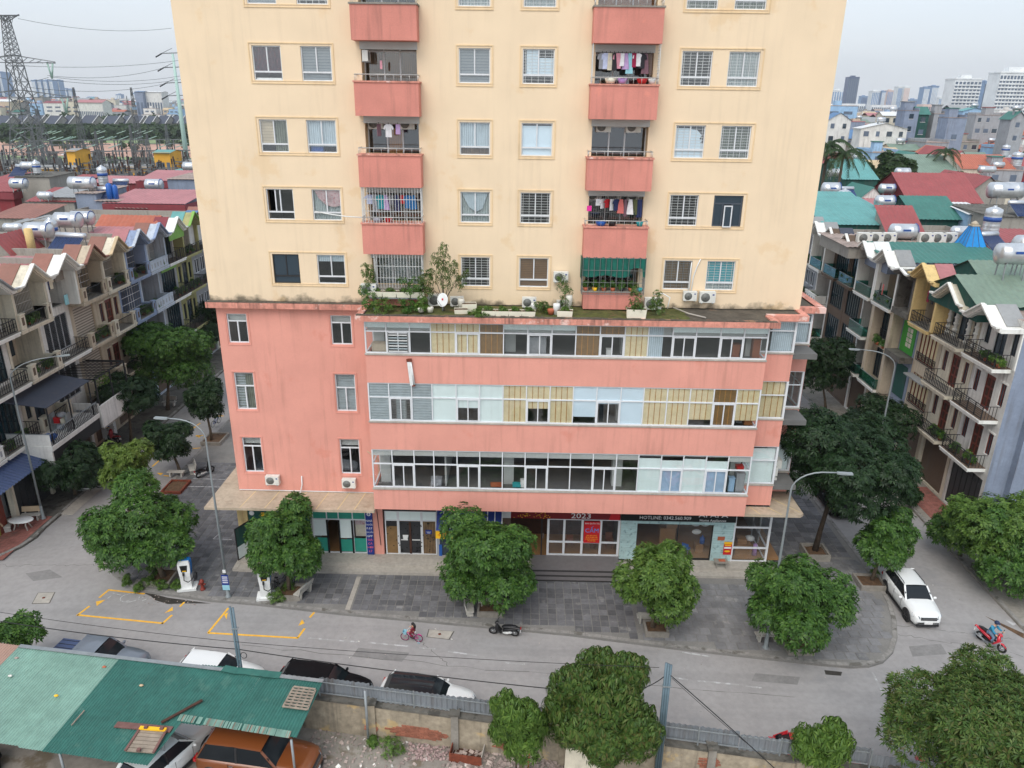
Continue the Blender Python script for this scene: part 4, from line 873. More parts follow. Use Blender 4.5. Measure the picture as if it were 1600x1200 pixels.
cladding(7.55,8.6,.5,3.38); cladding(13.42,14.72,.5,3.38); cladding(8.6,13.42,3.14,3.38); m.box(7.5,YS+.02,.5,8.6,.1,3.38,'concrete_pale'); m.box(13.42,YS+.02,.5,14.72,.1,3.38,'concrete_pale'); m.box(8.6,YS+.02,3.14,13.42,.1,3.38,'concrete_pale')
m.build('stone_cladding',BLD)
m=MB(); m.box(7.52,YS-.08,3.38,14.75,YS+.02,4.1,'sign_black'); sg=m.build('black_fascia_sign',BLD,label='black fascia sign with white lettering over the appliance shop')
text('lettering','HOTLINE: 0342.560.909',.33,FRONT(10.3,YS-.085,3.62),'sign_white',sg,sx=.98); text('lettering','Home Appliances',.24,FRONT(13.3,YS-.085,3.5),'sign_white',sg,sx=.98); text('lettering','AFAFA',.42,FRONT(13.3,YS-.085,3.86),'sign_white',sg,sx=1.5)
so=shopwin([8.6,11.2,13.4],.55,3.14,None,[[(.6,3.1,'glass')],[(.6,3.1,'glass')]],'dark_metal','shop_window',y=YS+.05)
so=shopwin([14.75,16.95],.5,4.5,None,[[(.55,1.45,'glass'),(1.55,2.95,'glass'),(3.05,4.4,'glass')]],y=YS+.0)
m=MB(); T='white_frame'; m.box(14.72,YS-.01,1.45,17.0,YS+.09,1.55,T); m.box(14.72,YS-.01,2.95,17.0,YS+.09,3.05,T); m.box(16.93,YS-.02,.5,17.05,YS+.1,4.5,T); m.box(14.72,YS-.02,.5,14.82,YS+.1,4.5,T); m.box(16.95,YS+.1,.5,17.02,3,.6,T); m.box(16.95,YS+.1,1.45,17.02,3,1.55,T); m.box(16.95,YS+.1,4.4,17.02,3,4.5,T); m.box(16.95,2.9,.5,17.02,3,4.5,T); m.box(16.985,YS+.1,.6,16.99,2.9,4.4,'glass'); m.build('corner_glazing',BLD)
m=MB(); m.box(13.75,YS-.045,2.05,14.2,YS-.03,2.32,'terra'); m.build('plaque',BLD)
m=MB(); m.box(14.2,YS-.05,1.0,14.72,YS-.035,1.95,'sign_red'); m.box(14.2,YS-.052,1.78,14.72,YS-.05,1.95,'sign_yellow'); m.box(14.24,YS-.054,1.45,14.68,YS-.05,1.58,'sign_white'); m.box(14.26,YS-.054,1.66,14.66,YS-.05,1.74,'sign_yellow')
m.add([(14.46+.19*math.cos(t*PI/8),YS-.054,1.26+.07*math.sin(t*PI/8)) for t in range(16)],[tuple(range(16))],'sign_yellow'); m.build('ad_poster',BLD)
m=MB(); m.box(-12.2,YS-.12,3.72,-8.66,YS-.02,4.05,'sign_blue'); sg=m.build('blue_fascia_sign',BLD); text('lettering','NHÀ THUỐC ĐẠT CHUẨN GPP',.17,FRONT(-10.5,YS-.125,3.83),'sign_white',sg)
m=MB(); m.box(-8.68,YS-.14,.52,-8.24,YS-.05,4.0,'sign_blue'); sg=m.build('vertical_sign',BLD,label='tall blue pharmacy sign with stacked white and pink words')
for i,(s,c) in enumerate((('NHÀ','sign_white'),('THUỐC','sign_white'),('ĐẠT','sign_white'),('CHUẨN','sign_white'),('GPP','sign_white'),('GIÁ','sign_pink'),('CẢ','sign_pink'),('HỢP','sign_pink'),('LÝ','sign_pink'))):
    text('lettering',s,.2 if len(s)<4 else .15,FRONT(-8.46,YS-.145,3.02-i*.28),c,sg)
m=MB(); m.add([(-8.46+.13*math.cos(t*PI/8),YS-.145,3.5+.13*math.sin(t*PI/8)) for t in range(16)],[tuple(range(16))],'sign_white'); m.box(-8.48,YS-.15,3.42,-8.44,YS-.146,3.58,'sign_blue'); m.box(-8.54,YS-.15,3.48,-8.38,YS-.146,3.52,'sign_blue'); m.build('emblem',sg)
m=MB(); m.box(-16.2,YS-.03,2.85,-12.3,YS+.02,3.62,'w_darkgreen'); sg=m.build('dark_green_fascia',BLD)
m=MB(); m.box(-15.35,YS-.036,3.1,-15.0,YS-.03,3.4,'sign_yellow'); m.box(-14.9,YS-.036,3.2,-14.2,YS-.03,3.32,'sign_yellow'); m.ball((-15.95,YS-.03,3.35),(.17,.01,.17),'sign_white'); m.build('print',sg)
m=MB()
for x in(-16.2,-15.0,-13.6,-12.3): m.box(x-.04,YS,.5,x+.04,YS+.08,2.85,'dark_metal')
m.box(-15.0,YS+.03,.55,-13.6,YS+.04,2.85,'glass'); m.box(-13.6,YS+.03,.55,-12.3,YS+.04,2.85,'glass'); m.build('shopfront',BLD)
m=MB(); a=Vector((-16.22,YS-.05,.5)); b=Vector((-16.75,YS-1.1,.5))
m.beam(a+Vector((0,0,1.15)),b+Vector((0,0,1.15)),.05,2.3,'sign_black',(0,0,1)) if False else None
d=(b-a).normalized(); 
for s0,s1,z0,z1,mm in((0,1.17,0,.08,'dark_metal'),(0,1.17,2.22,2.3,'dark_metal'),(0,.07,.08,2.22,'dark_metal'),(1.1,1.17,.08,2.22,'dark_metal'),(.07,1.1,.08,.95,'white_panel'),(.07,1.1,.95,2.22,'w_darkgreen')):
    p0=a+d*s0;p1=a+d*s1; nn=Vector((d.y,-d.x,0))*.02
    m.prism([tuple(p0-nn+Vector((0,0,z0))),tuple(p1-nn+Vector((0,0,z0))),tuple(p1+nn+Vector((0,0,z0))),tuple(p0+nn+Vector((0,0,z0)))],(0,0,z1-z0),mm)
m.build('open_door',BLD)
def crown_mesh(name,lobes,n,leaf,kind,seed,m,inner=.25):
    """lobes: (x,y,z,rx,ry,rz); n: number of leaf rosettes; leaf: (length,width,leaves per rosette)"""
    r=np.random.default_rng(seed); L=np.array(lobes,float)
    A=(L[:,3]*L[:,4]+L[:,4]*L[:,5]+L[:,3]*L[:,5]); pick=r.choice(len(L),n,p=A/A.sum())
    d=r.normal(size=(n,3)); d/=np.linalg.norm(d,axis=1)[:,None]
    down=d[:,2]<-.75; d[down,2]*=-.4; d/=np.linalg.norm(d,axis=1)[:,None]
    rad=np.where(r.random(n)<inner,r.uniform(.45,.9,n),r.uniform(.88,1.07,n)); rad+=.10*np.sin(d[:,0]*7+pick)*np.cos(d[:,1]*6+pick*2)+.06*np.sin(d[:,2]*11+pick)
    P=L[pick,:3]+d*L[pick,3:]*rad[:,None]
    keep=np.ones(n,bool)
    for i in range(len(L)):
        q=(P-L[i,:3])/L[i,3:]; keep&=~((np.linalg.norm(q,axis=1)<.72)&(pick!=i)&(r.random(n)<.8))
    P=P[keep]; N=d[keep]/L[pick[keep],3:]; N/=np.linalg.norm(N,axis=1)[:,None]; k=len(P)
    N=N+np.array([0,0,.35])+r.normal(scale=.25,size=(k,3)); N/=np.linalg.norm(N,axis=1)[:,None]
    ln,wd,per=leaf
    up=np.where(np.abs(N[:,2:3])>.9,np.array([[1,0,0]]),np.array([[0,0,1]])); U=np.cross(up,N); U/=np.linalg.norm(U,axis=1)[:,None]; Vv=np.cross(N,U)
    vs=[];m_=k*per
    ang=(np.arange(per)*2*np.pi/per)[None,:]+r.uniform(0,6.28,(k,1))+r.uniform(-.3,.3,(k,per))
    dirv=U[:,None,:]*np.cos(ang)[...,None]+Vv[:,None,:]*np.sin(ang)[...,None]
    lift={'rosette':.35,'droop':-.55,'spiky':.6,'fan':.1}[kind]
    D_=dirv+N[:,None,:]*(lift+r.uniform(-.25,.25,(k,per,1))); 
    if kind=='droop': D_[...,2]-=.5
    D_/=np.linalg.norm(D_,axis=2)[...,None]; D_=D_.reshape(-1,3); B=np.repeat(P,per,0)
    side=np.cross(D_,np.repeat(N,per,0)); side/=np.linalg.norm(side,axis=1)[:,None]+1e-9
    l=ln*r.uniform(.7,1.2,(m_,1)); w=wd*r.uniform(.8,1.2,(m_,1)); sag=np.array([[0,0,-1]])*l*(.18 if kind!='droop' else .3)
    a=B+D_*l*.08; b=B+D_*l*.55+side*w*.5; c=B+D_*l+sag; e=B+D_*l*.55-side*w*.5
    V_=np.stack([a,b,c,e],1).reshape(-1,3)
    me=bpy.data.meshes.new(name); me.vertices.add(len(V_)); me.vertices.foreach_set('co',V_.ravel()); me.loops.add(m_*4); me.polygons.add(m_)
    me.loops.foreach_set('vertex_index',np.arange(m_*4)); me.polygons.foreach_set('loop_start',np.arange(m_)*4); me.polygons.foreach_set('loop_total',np.full(m_,4)); me.update(); me.validate()
    me.materials.append(mat(m)); return me
def lobed(rx,ry,rz,z,n,seed,small=.4,spread=.70):
    r=random.Random(seed); n=n+3 if n>6 else n; out=[(0,0,z,rx*.6,ry*.6,rz*.64)]
    for i in range(n):
        t=2*PI*i/n+r.uniform(-.4,.4); e=r.choice((-1,1))*r.uniform(.05,.95) if i%3 else -r.uniform(.5,1.0); k=r.uniform(small*.6,small*1.25)
        out.append((rx*spread*math.cos(t)*math.cos(e*.9),ry*spread*math.sin(t)*math.cos(e*.9),z+rz*spread*math.sin(e),rx*k,ry*k,rz*k))
    return out
def trunk_mb(base,lobes,r0,h,seed,m='bark',lean=(0,0)):
    r=random.Random(seed); t=MB(); top=Vector((lean[0],lean[1],h)); pts=[Vector((0,0,0)),Vector((lean[0]*.3+r.uniform(-.06,.06),lean[1]*.3,h*.4)),top]
    t.tube(pts,[r0*1.25,r0*.9,r0*.7],m,8)
    for l in lobes[1:]:
        e=Vector(l[:3]); mid=top.lerp(e,.5)+Vector((r.uniform(-.15,.15),r.uniform(-.15,.15),r.uniform(-.05,.2))); t.tube([top-Vector((0,0,.1)),mid,e],[r0*.55,r0*.32,r0*.12],m,5)
        for q in range(3):
            f=e+Vector((r.uniform(-1,1)*l[3],r.uniform(-1,1)*l[4],r.uniform(-.2,1)*l[5]))*.75; t.tube([mid.lerp(e,.6),f],[r0*.16,r0*.05],m,4)
    t.tube([top,Vector(lobes[0][:3])+Vector((0,0,lobes[0][5]*.6))],[r0*.6,r0*.12],m,5)
    return t
CR={}
def tree(label,loc,lobes,n,leaf,kind,m,seed,r0=.12,h=None,group='street trees',name='street_tree',bark='bark',lean=(0,0),rz=0,cat='tree',inner=.25):
    e=thing(name,label,cat,loc,rz,group); zmin=min(l[2]-l[5]*.5 for l in lobes); h=h or max(1.2,zmin)
    trunk_mb(None,lobes,r0,h,seed,bark,lean).build('trunk',e); link('crown',crown_mesh('crown',lobes,n,leaf,kind,seed,m,inner),e); return e
RO=(.27,.10,7)
Z15=.15
P0=lambda u,v,z=.15:PZ(u,v,z)
def street(label,bu,bv,cu,cv,rx,rz,seed,m='leaf_green',n=2600,**k):
    b=PZ(bu,bv,.15); c=PY(cu,cv,b.y); dx=c.x-b.x; z=c.z-.15
    lb=[(x+dx,y,zz,a,b_,c_) for x,y,zz,a,b_,c_ in lobed(rx,rx*.95,rz,z,k.pop('nl',8),seed)]
    kind=k.pop('kind','rosette'); leaf=k.pop('leaf',RO)
    return tree(label,b,lb,n,leaf,kind,m,seed,lean=(dx*.6,0),**k)
street('round glossy green tree behind the left blue and white charger',257,905,216,815,3.0,2.75,11,n=4300,r0=.16)
street('dense green tree shading the second charger and the leaning bicycle',452,925,446,836,2.15,2.4,12,n=3000)
street('tallest round tree on the front pavement, between two stone benches',763,950,758,868,3.05,2.7,13,n=4200,r0=.15)
street('smaller light green tree in front of the stone-clad appliance shop',1020,984,1026,906,2.15,2.45,14,n=2500,m='leaf_fresh',nl=9)
street('round tree beside the lamp post at the right tip of the pavement',1243,1010,1250,930,2.75,2.35,15,n=3600,r0=.14)
street('small round tree growing in a planter beside the parked white car',1362,910,1386,836,1.75,1.75,16,n=1700,r0=.12)
t7=street('big dark spreading tree over the dark car on the right street',1272,865,1318,712,4.6,3.4,17,m='leaf_dark',n=7000,r0=.18,bark='bark_dark',nl=12,leaf=(.3,.1,7),inner=.15)
street('yellowish green young tree behind the round tree at the left corner',207,830,196,722,1.7,1.9,18,m='leaf_yellow',n=1300,nl=8)
street('small tree with a crooked trunk beside two stone benches on the left pavement',281,738,262,684,1.85,1.75,19,m='leaf_dark',n=1700,nl=9)
street('thin dark tree at the edge of the left pavement, near the coral wall',331,690,318,622,1.55,1.9,20,m='leaf_dark',n=1500,nl=9)
street('wide dark low tree by the grey gate across the left street',118,772,113,718,2.75,2.0,21,m='leaf_dark',n=3200,r0=.13)
street('dark tree in front of the white lattice wall across the left street',205,690,200,612,2.5,1.9,22,m='leaf_dark',n=2600)
street('largest dark green tree over the far half of the left street',262,640,262,552,4.1,3.3,23,m='leaf_green',n=5600,r0=.17,nl=11)
street('dark tree half hidden behind the left corner of the coral podium',312,560,308,495,3.6,2.7,24,m='leaf_dark',n=3800,nl=9)
street('dark tree behind the right corner of the coral podium',1290,640,1282,560,3.0,3.0,25,m='leaf_dark',n=3200,nl=9)
street('narrow leafy tree between the parked cars and the cream houses',1392,735,1375,650,2.6,2.4,26,m='leaf_dark',n=2600)
street('glossy bush-like tree beside the red paving on the right',1500,868,1500,818,1.7,1.5,27,m='leaf_green',n=1800)
street('bright green climbing tree against the blue-grey wall on the right',1560,900,1556,815,2.6,2.6,28,m='leaf_fresh',n=3200,nl=12)
street('dense dark green tree at the right edge above the bench',1610,920,1600,850,3.0,2.6,29,m='leaf_green',n=3400)
street('small potted tree at the foot of the cream house',1428,790,1422,768,.85,.9,30,m='leaf_dark',n=500,r0=.05)
def yard(label,bu,bv,bz,cu,cv,rx,rz,seed,m,n,leaf,kind,**k):
    b=PZ(bu,bv,bz); b.z=bz; c=PY(cu,cv,b.y); dx=c.x-b.x; lb=[(x+dx,y,z,a,b_,c_) for x,y,z,a,b_,c_ in lobed(rx,rx*.9,rz,c.z-bz,k.pop('nl',9),seed,k.pop('small',.45),k.pop('spread',.62))]
    return tree(label,b,lb,n,leaf,kind,m,seed,lean=(dx*.5,0),group='trees along the yard wall',name='yard_tree',**k)
yard('large mango-like tree with drooping leaves in front of the wall, centre bottom',945,1225,0,945,1100,2.6,2.5,41,'leaf_long',5200,(.3,.075,8),'droop',r0=.16,nl=10)
yard('slim tree of star-shaped leaf clusters leaning on the mango-like tree',815,1235,0,806,1125,1.35,1.75,42,'leaf_fresh',1500,(.3,.065,8),'droop',r0=.09)
yard('small open tree of star-shaped leaves in front of the grey sheet fence',1290,1255,0,1287,1158,1.15,1.15,43,'leaf_fresh',850,(.34,.07,8),'droop',r0=.07)
yard('huge bushy tree filling the bottom right corner',1580,1300,0,1556,1134,3.8,2.7,44,'leaf_long',9000,(.27,.06,8),'spiky',r0=.22,nl=15,small=.36,spread=.72)
yard('sparse small tree at the left edge above the green roof',30,1045,0,28,986,1.25,.85,45,'leaf_green',700,(.27,.1,6),'rosette',r0=.08)
e=thing('terrace_tree','thin-leaved young tree growing on the podium roof beside the left balconies','tree',(-3.3,-1.5,ZB+.02)); lb=[(.0,0,2.0,.75,.6,.9),(-.8,0,1.9,.45,.4,.55),(.9,.1,1.6,.4,.4,.5),(.1,0,3.2,.42,.4,.6),(-.9,.1,1.1,.5,.4,.45),(.5,-.1,2.5,.4,.35,.45),(-.35,0,2.9,.4,.4,.4),(-1.2,.1,1.6,.25,.3,.3),(1.3,0,2.2,.22,.2,.25)]
trunk_mb(None,lb,.05,.5,5,'bark').build('trunk',e); link('crown',crown_mesh('crown',lb,330,(.21,.045,5),'droop',5,'leaf_long',.5),e)
def palm(label,u,v,d,H,seed,s=1):
    b=PD(u,v,d); e=thing('palm_tree',label,'palm tree',(b.x,b.y,0),0,'palms among the far roofs'); r=random.Random(seed)
    h=b.z; t=MB(); t.tube([(0,0,0),(.1,0,h*.5),(0,0,h)],[.3*s,.2*s,.16*s],'bark',7); t.build('trunk',e)
    for i in range(15):
        a=2*PI*i/15+r.uniform(-.2,.2); el=r.uniform(-.2,1.0); L=r.uniform(3.2,4.2)*s; m=MB(); pp=[]
        for q in range(6):
            t_=q/5; pp.append(Vector((math.cos(a)*L*t_*math.cos(el*.6),math.sin(a)*L*t_*math.cos(el*.6),h+L*(math.sin(el)*t_-1.0*t_*t_))))
        for q in range(5):
            p,n_=pp[q],pp[q+1]; d_=(n_-p).normalized(); sd=d_.cross(Vector((0,0,1))).normalized()*(.7*s*(1-abs(q-2)/4))
            for w_ in(-1,1):
                for z_ in(.1,.35,.6,.85): p2=p.lerp(n_,z_); m.add([tuple(p2),tuple(p2+d_*.22*s),tuple(p2+sd*w_+d_*.5*s-Vector((0,0,.35*s)))],[(0,1,2)],'leaf_far')
            m.beam(p,n_,.05*s,.05*s,'leaf_far')
        m.build('frond',e)
palm('tall palm nearest the cream tower, above the red roof',1294,226,128,0,1,1.3); palm('second palm, right of the tall one by the tower',1318,240,126,0,2,1.15); palm('small dark palm among the roofs in the middle of the right side',1478,236,165,0,3,.9)
def bush(label,p,rx,rz,seed,m='leaf_fresh',n=160,leaf=(.12,.045,6),kind='rosette',cat='plant',name='shrub',group='weeds and small shrubs'):
    e=thing(name,label,cat,p,0,group); lb=lobed(rx,rx,rz,rz*.9,4,seed); link('foliage',crown_mesh('foliage',lb,n,leaf,kind,seed,m,.4),e); s_=MB(); s_.cyl((0,0,0),(0,0,rz),.02,'bark',5); s_.build('stem',e); return e
for i,(u,v,rr,hh,lab) in enumerate(((199,912,.35,.3,'low weed on the kerb at the left bend of the pavement'),(217,921,.3,.25,'small weed just above the damp patch by the left kerb'),(232,914,.4,.3,'weed against the left corner of the first tree planter'),(252,918,.45,.35,'bright weed in front of the first tree planter'),(278,919,.4,.4,'weed at the foot of the left charger'),(433,938,.5,.4,'bright weed beside the white base of the second charger'),(240,898,.45,.4,'yellowish shrub inside the first tree planter'),(452,920,.5,.4,'leafy shrub inside the second tree planter'),(612,1175,.7,.5,'bright green clump of grass in the yard in front of the old wall'),(583,1164,.25,.2,'tiny weed at the foot of the galvanised post'),(1366,900,.35,.3,'weed in the planter beside the white car'))):
    bush(lab,PZ(u,v,.17 if v<1000 else .02),rr,hh,60+i,n=150)
def planter(cx,cy,a,b,lab,h=.3,m='concrete'):
    e=thing('tree_planter',lab,'planter',(cx,cy,.15),0,'square tree planters on the pavement'); q=MB()
    for s_ in(-1,1):
        q2=MB(); q2.box(s_*a-.06,-b-.06,-.02,s_*a+.06,b+.06,h,m); q2.build('side',e); q2=MB(); q2.box(-a+.061,s_*b-.06,-.02,a-.061,s_*b+.06,h-.01,m); q2.build('side',e)
    q=MB(); vs=[];fs=[]; n_=8
    for j in range(n_+1):
        for i in range(n_+1): vs.append((-a+.06+(2*a-.12)*i/n_,-b+.06+(2*b-.12)*j/n_,h*.55+random.uniform(-.03,.05)))
    for j in range(n_):
        for i in range(n_): k_=j*(n_+1)+i; fs.append((k_,k_+1,k_+n_+2,k_+n_+1))
    q.add(vs,fs,'soil',True); q.build('earth',e)
PLL=['mossy planter at the foot of the first tree, left of the blue charger','broken planter of the second tree, beside the bench with a blue sticker','planter of the tallest front tree behind the parked scooter','low brick-edged planter of the light green tree before the appliance shop','planter of the round tree at the right tip','planter beside the front of the white car, with a weed','high square planter under the big dark tree by the dark car']
for (x,y,a,b),lab in zip(PL,PLL): planter(x,y,a,b,lab,.34 if 'high' not in lab else .5)
c=PZ(1363,838+60,.15)
p=PZ(1550,901,.15); planter(p.x+.2,p.y+.3,.9,.7,'dark low concrete box on the right pavement near the hedge',.35,'concrete_dark'); p=PZ(290,778,.15); planter(-26.3+1.2,8.6,.7,.9,'rusty sunken planter beside the two benches on the left pavement',.25,'rust'); p=PZ(340,688,.15); planter(p.x-.2,p.y,.8,1.0,'planter with low plants at the left pavement edge, under the thin tree',.3)
DEF['w_darkstone']=(sc(30,30,32),.6,.1,3,{})
def HT(side,XF,y0):   # local: x along the street (away from camera), y into the house, z up
    return Matrix(((0,-1 if side<0 else 1,0,XF),(1,0,0,y0),(0,0,1,0),(0,0,0,1)))
def rail(T,root,x0,x1,yd,z,kind,tm,h=.95,ends=True):
    def mb(): return MB(T)
    if kind=='iron' or kind=='bars':
        m=mb(); k_='dark_metal'
        m.box(x0,yd-.03,z+h-.04,x1,yd+.03,z+h,k_); m.box(x0,yd-.02,z+.08,x1,yd+.02,z+.12,k_)
        if kind=='bars':
            for q in range(1,6): m.box(x0,yd-.015,z+.12+q*.13,x1,yd+.015,z+.145+q*.13,k_)
            for q in range(5): x=x0+(x1-x0)*q/4; m.box(x-.03,yd-.025,z,x+.03,yd+.025,z+h,k_)
        else:
            n_=int((x1-x0)/.22)
            for q in range(n_+1): x=x0+(x1-x0)*q/n_; m.box(x-.015,yd-.015,z+.12,x+.015,yd+.015,z+h-.04,k_)
            for q in range(n_): x=x0+(x1-x0)*(q+.5)/n_; m.tube([(x+.09*math.cos(t*PI/4),yd,z+.5+.16*math.sin(t*PI/4)) for t in range(8)],.014,k_,4,closed=True)
        if ends:
            for x in(x0,x1): 
                m.box(x-.02,yd+.031,z+h-.04,x+.02,-.02,z+h,k_)
                for q in range(1,5): y=yd*(1-q/5); m.box(x-.014,y-.014,z,x+.014,y+.014,z+h-.04,k_)
        m.build('railing',root)
    elif kind=='glass':
        m=mb(); m.box(x0,yd-.01,z+.02,x1,yd+.01,z+h-.04,'glass_green'); m.box(x0,yd-.03,z+h-.04,x1,yd+.03,z+h,'galv')
        for x in(x0,x1): m.box(x-.01,yd+.011,z+.02,x+.01,-.02,z+h-.04,'glass_green')
        m.build('glass_rail',root)
    elif kind=='solid':
        m=mb(); m.box(x0,yd-.06,z,x1,yd+.06,z+h-.08,tm); m.box(x0-.04,yd-.1,z+h-.08,x1+.04,yd+.1,z+h,tm)
        for x in(x0+.06,x1-.06): m.box(x-.06,yd+.061,z,x+.06,-.02,z+h-.1,tm)
        n_=max(2,int((x1-x0)/.6))
        for q in range(n_): x=x0+(x1-x0)*(q+.5)/n_; m.box(x-.09,yd-.075,z+.25,x+.09,yd-.061,z+.65,'w_grey')
        m.build('parapet',root)
    elif kind=='post':   # masonry piers with railing between
        for a,b in((x0,x0+.55),(x1-.45,x1)): m=mb(); m.box(a,yd-.12,z,b,yd+.12,z+h+.08,tm); m.box(a-.05,yd-.17,z+h+.08,b+.05,yd+.17,z+h+.16,tm); m.box(a+.15,yd-.135,z+.3,b-.15,yd-.121,z+.85,'w_brown'); m.build('pier',root)
        m=mb(); n_=14
        for q in range(n_+1): x=x0+.55+(x1-x0-1)*q/n_; m.box(x-.012,yd-.012,z,x+.012,yd+.012,z+h-.05,'dark_metal')
        m.box(x0+.55,yd-.03,z+h-.06,x1-.45,yd+.03,z+h,'dark_metal'); 
        for x in(x0+.05,x1-.05): m.box(x-.05,yd+.121,z,x+.05,-.02,z+h-.1,tm)
        m.build('railing',root)
def row_house(label,side,XF,y0,w,fl,spec,wm,tm,eave=True,zt=None,zp=None,roofm='terrace',topm=None,depth=14,sidem=None,group=None,eavetop='r_pink',plants=0,seed=1,ygap=.02,short=''):
    r=random.Random(seed); root=thing('row_house',label,'house',(XF,y0+w/2,0),w=True,group=group); T=HT(side,XF,y0); mb=lambda:MB(T)
    W_=w-ygap; top=fl[-1]; holes=[]
    feats=[]
    for i,(ft,bal) in enumerate(spec):
        z0,z1=fl[i],fl[i+1]; a=.25; b=W_-.25
        if ft in('gate','shutter'): holes.append((a+.1,b-.1,z0+.15,z1-.9))
        elif ft=='dw': holes+= [(W_/2-.55,W_/2+.55,z0+.1,z0+2.6),(a+.15,a+.75,z0+.9,z0+2.5),(b-.75,b-.15,z0+.9,z0+2.5)]
        elif ft=='dwd': holes+= [(W_/2-.6,W_/2+.6,z0+.1,z0+2.7),(a+.15,a+.75,z0+.8,z0+2.5),(b-.75,b-.15,z0+.8,z0+2.5)]
        elif ft in('glass','louver','stripe','red'): holes.append((a+.2,b-.2,z0+(.35 if ft!='red' else .5),z1-.55))
        elif ft in('loggia','grille','whitedoor'): holes.append((a,b,z0+.05,z1-.35))
        elif ft=='win2': holes+= [(a+.4,a+1.5,z0+.9,z0+2.5),(b-1.5,b-.4,z0+.9,z0+2.5)]
    m=mb(); wallholes(m,0,W_,0,top,0,.25,holes,wm,wm); m.quad((0,0,0),(0,depth,0),(0,depth,top),(0,0,top),sidem or wm); m.quad((W_,0,0),(W_,depth,0),(W_,depth,top),(W_,0,top),wm); m.quad((0,depth,0),(W_,depth,0),(W_,depth,top),(0,depth,top),wm); m.build('wall',root)
    m=mb(); m.box(.05,.05,top-.2,W_-.05,depth,top-.02,roofm); m.box(0,1.3,top-.02,.12,depth,top+.5,'w_rough'); m.box(W_-.12,1.3,top-.02,W_,depth,top+.5,'w_rough'); m.box(.12,depth-.12,top-.02,W_-.12,depth,top+.5,'w_rough'); m.build('flat_roof',root)
    m=mb(); 
    for i in range(len(spec)): m.box(.1,.26,fl[i]-.12,W_-.1,3.0,fl[i]+.05,'room'); 
    m.box(.1,2.2,0,W_-.1,2.3,top-.3,'room'); m.build('rooms',root)
    for i,(ft,bal) in enumerate(spec):
        z0,z1=fl[i],fl[i+1]; a=.25; b=W_-.25
        hs=[h for h in holes if h[2]>=z0 and h[3]<=z1+.01]
        if ft=='gate':
            h=hs[0]; m=mb(); m.box(h[0],.1,h[2],h[1],.15,h[3],'gate_dark')
            n_=6
            for q in range(n_): x=h[0]+(h[1]-h[0])*(q+.5)/n_; m.box(x-.24,.07,h[2]+.2,x+.24,.1,h[3]-.5,'gate_dark')
            for q in range(n_+1): x=h[0]+(h[1]-h[0])*q/n_; m.box(x-.03,.05,h[2],x+.03,.1,h[3],'dark_metal')
            m.build('gate',root)
        elif ft=='shutter':
            h=hs[0]; m=mb(); n_=int((h[3]-h[2])/.12)
            for q in range(n_): z=h[2]+q*.12; m.add([(h[0],.14,z),(h[1],.14,z),(h[1],.17,z+.12),(h[0],.17,z+.12),(h[0],.17,z),(h[1],.17,z)],[(0,1,2,3),(0,4,5,1)],'w_brown')
            m.build('roller_shutter',root)
        elif ft in('dw','dwd'):
            for j,h in enumerate(hs):
                dm='red_wood' if ft=='dw' else 'dark_metal'; m=mb(); e=.07
                m.box(h[0],.08,h[2],h[0]+e,.16,h[3],dm); m.box(h[1]-e,.08,h[2],h[1],.16,h[3],dm); m.box(h[0]+e,.08,h[3]-e,h[1]-e,.16,h[3],dm)
                big=(h[1]-h[0])>1
                if ft=='dw' and big:
                    for s_ in(0,1):
                        x0=h[0]+e+s_*(h[1]-h[0]-2*e)/2; x1=x0+(h[1]-h[0]-2*e)/2; m.box(x0+.01,.12,h[2],x1-.01,.16,h[3]-e,'red_wood')
                        for zz in(.25,.95,1.65): m.box(x0+.1,.10,h[2]+zz,x1-.1,.12,h[2]+zz+.55,'dark_wood')
                    m.build('door',root)
                else:
                    m.box((h[0]+h[1])/2-.025,.09,h[2],(h[0]+h[1])/2+.025,.15,h[3]-e,dm)
                    wo=m.build('door' if big else 'window',root); p=mb(); p.box(h[0]+e,.12,h[2],h[1]-e,.13,h[3]-e,'glass_dark'); p.build('pane',wo)
                q=mb(); q.box(h[0]-.12,-.04,h[3]+.02,h[1]+.12,-.001,h[3]+.14,tm); q.build('lintel',root)
        elif ft in('glass','red','louver','stripe','win2'):
            for h in hs:
                m=mb(); dm={'glass':'dark_metal','red':'red_wood','louver':'w_grey','stripe':'w_beige','win2':'white_frame'}[ft]; e=.08; n_={'glass':6,'red':5,'louver':4,'stripe':1,'win2':2}[ft]
                m.box(h[0],.06,h[2],h[1],.16,h[2]+e,dm); m.box(h[0],.06,h[3]-e,h[1],.16,h[3],dm)
                for q in range(n_+1): x=h[0]+(h[1]-h[0])*q/n_; m.box(max(h[0],x-.04),.05,h[2]+e,min(h[1],x+.04),.16,h[3]-e,dm)
                wo=m.build('window',root)
                if ft=='glass' : 
                    for q in range(n_): p=mb(); x=h[0]+(h[1]-h[0])*q/n_; p.box(x+.04,.10,h[2]+e,x+(h[1]-h[0])/n_-.04,.11,h[3]-e,'auto_glass_teal'); p.build('pane',wo)
                elif ft=='red': 
                    for q in range(n_): p=mb(); x=h[0]+(h[1]-h[0])*q/n_; p.box(x+.04,.11,h[2]+e,x+(h[1]-h[0])/n_-.04,.12,h[3]-e,'bamboo'); p.build('pane',wo)
                elif ft=='win2': p=mb(); p.box(h[0],.11,h[2],h[1],.12,h[3],'glass_dark'); p.build('pane',wo)
                else:
                    p=mb(); mm='gate_dark' if ft=='louver' else 'shutter_stripe'; p.box(h[0]+.02,.14,h[2]+e,h[1]-.02,.16,h[3]-e,mm)
                    if ft=='louver':
                        for q in range(int((h[3]-h[2]-.2)/.14)): p.box(h[0]+.05,.09,h[2]+.1+q*.14,h[1]-.05,.14,h[2]+.18+q*.14,'gate_dark')
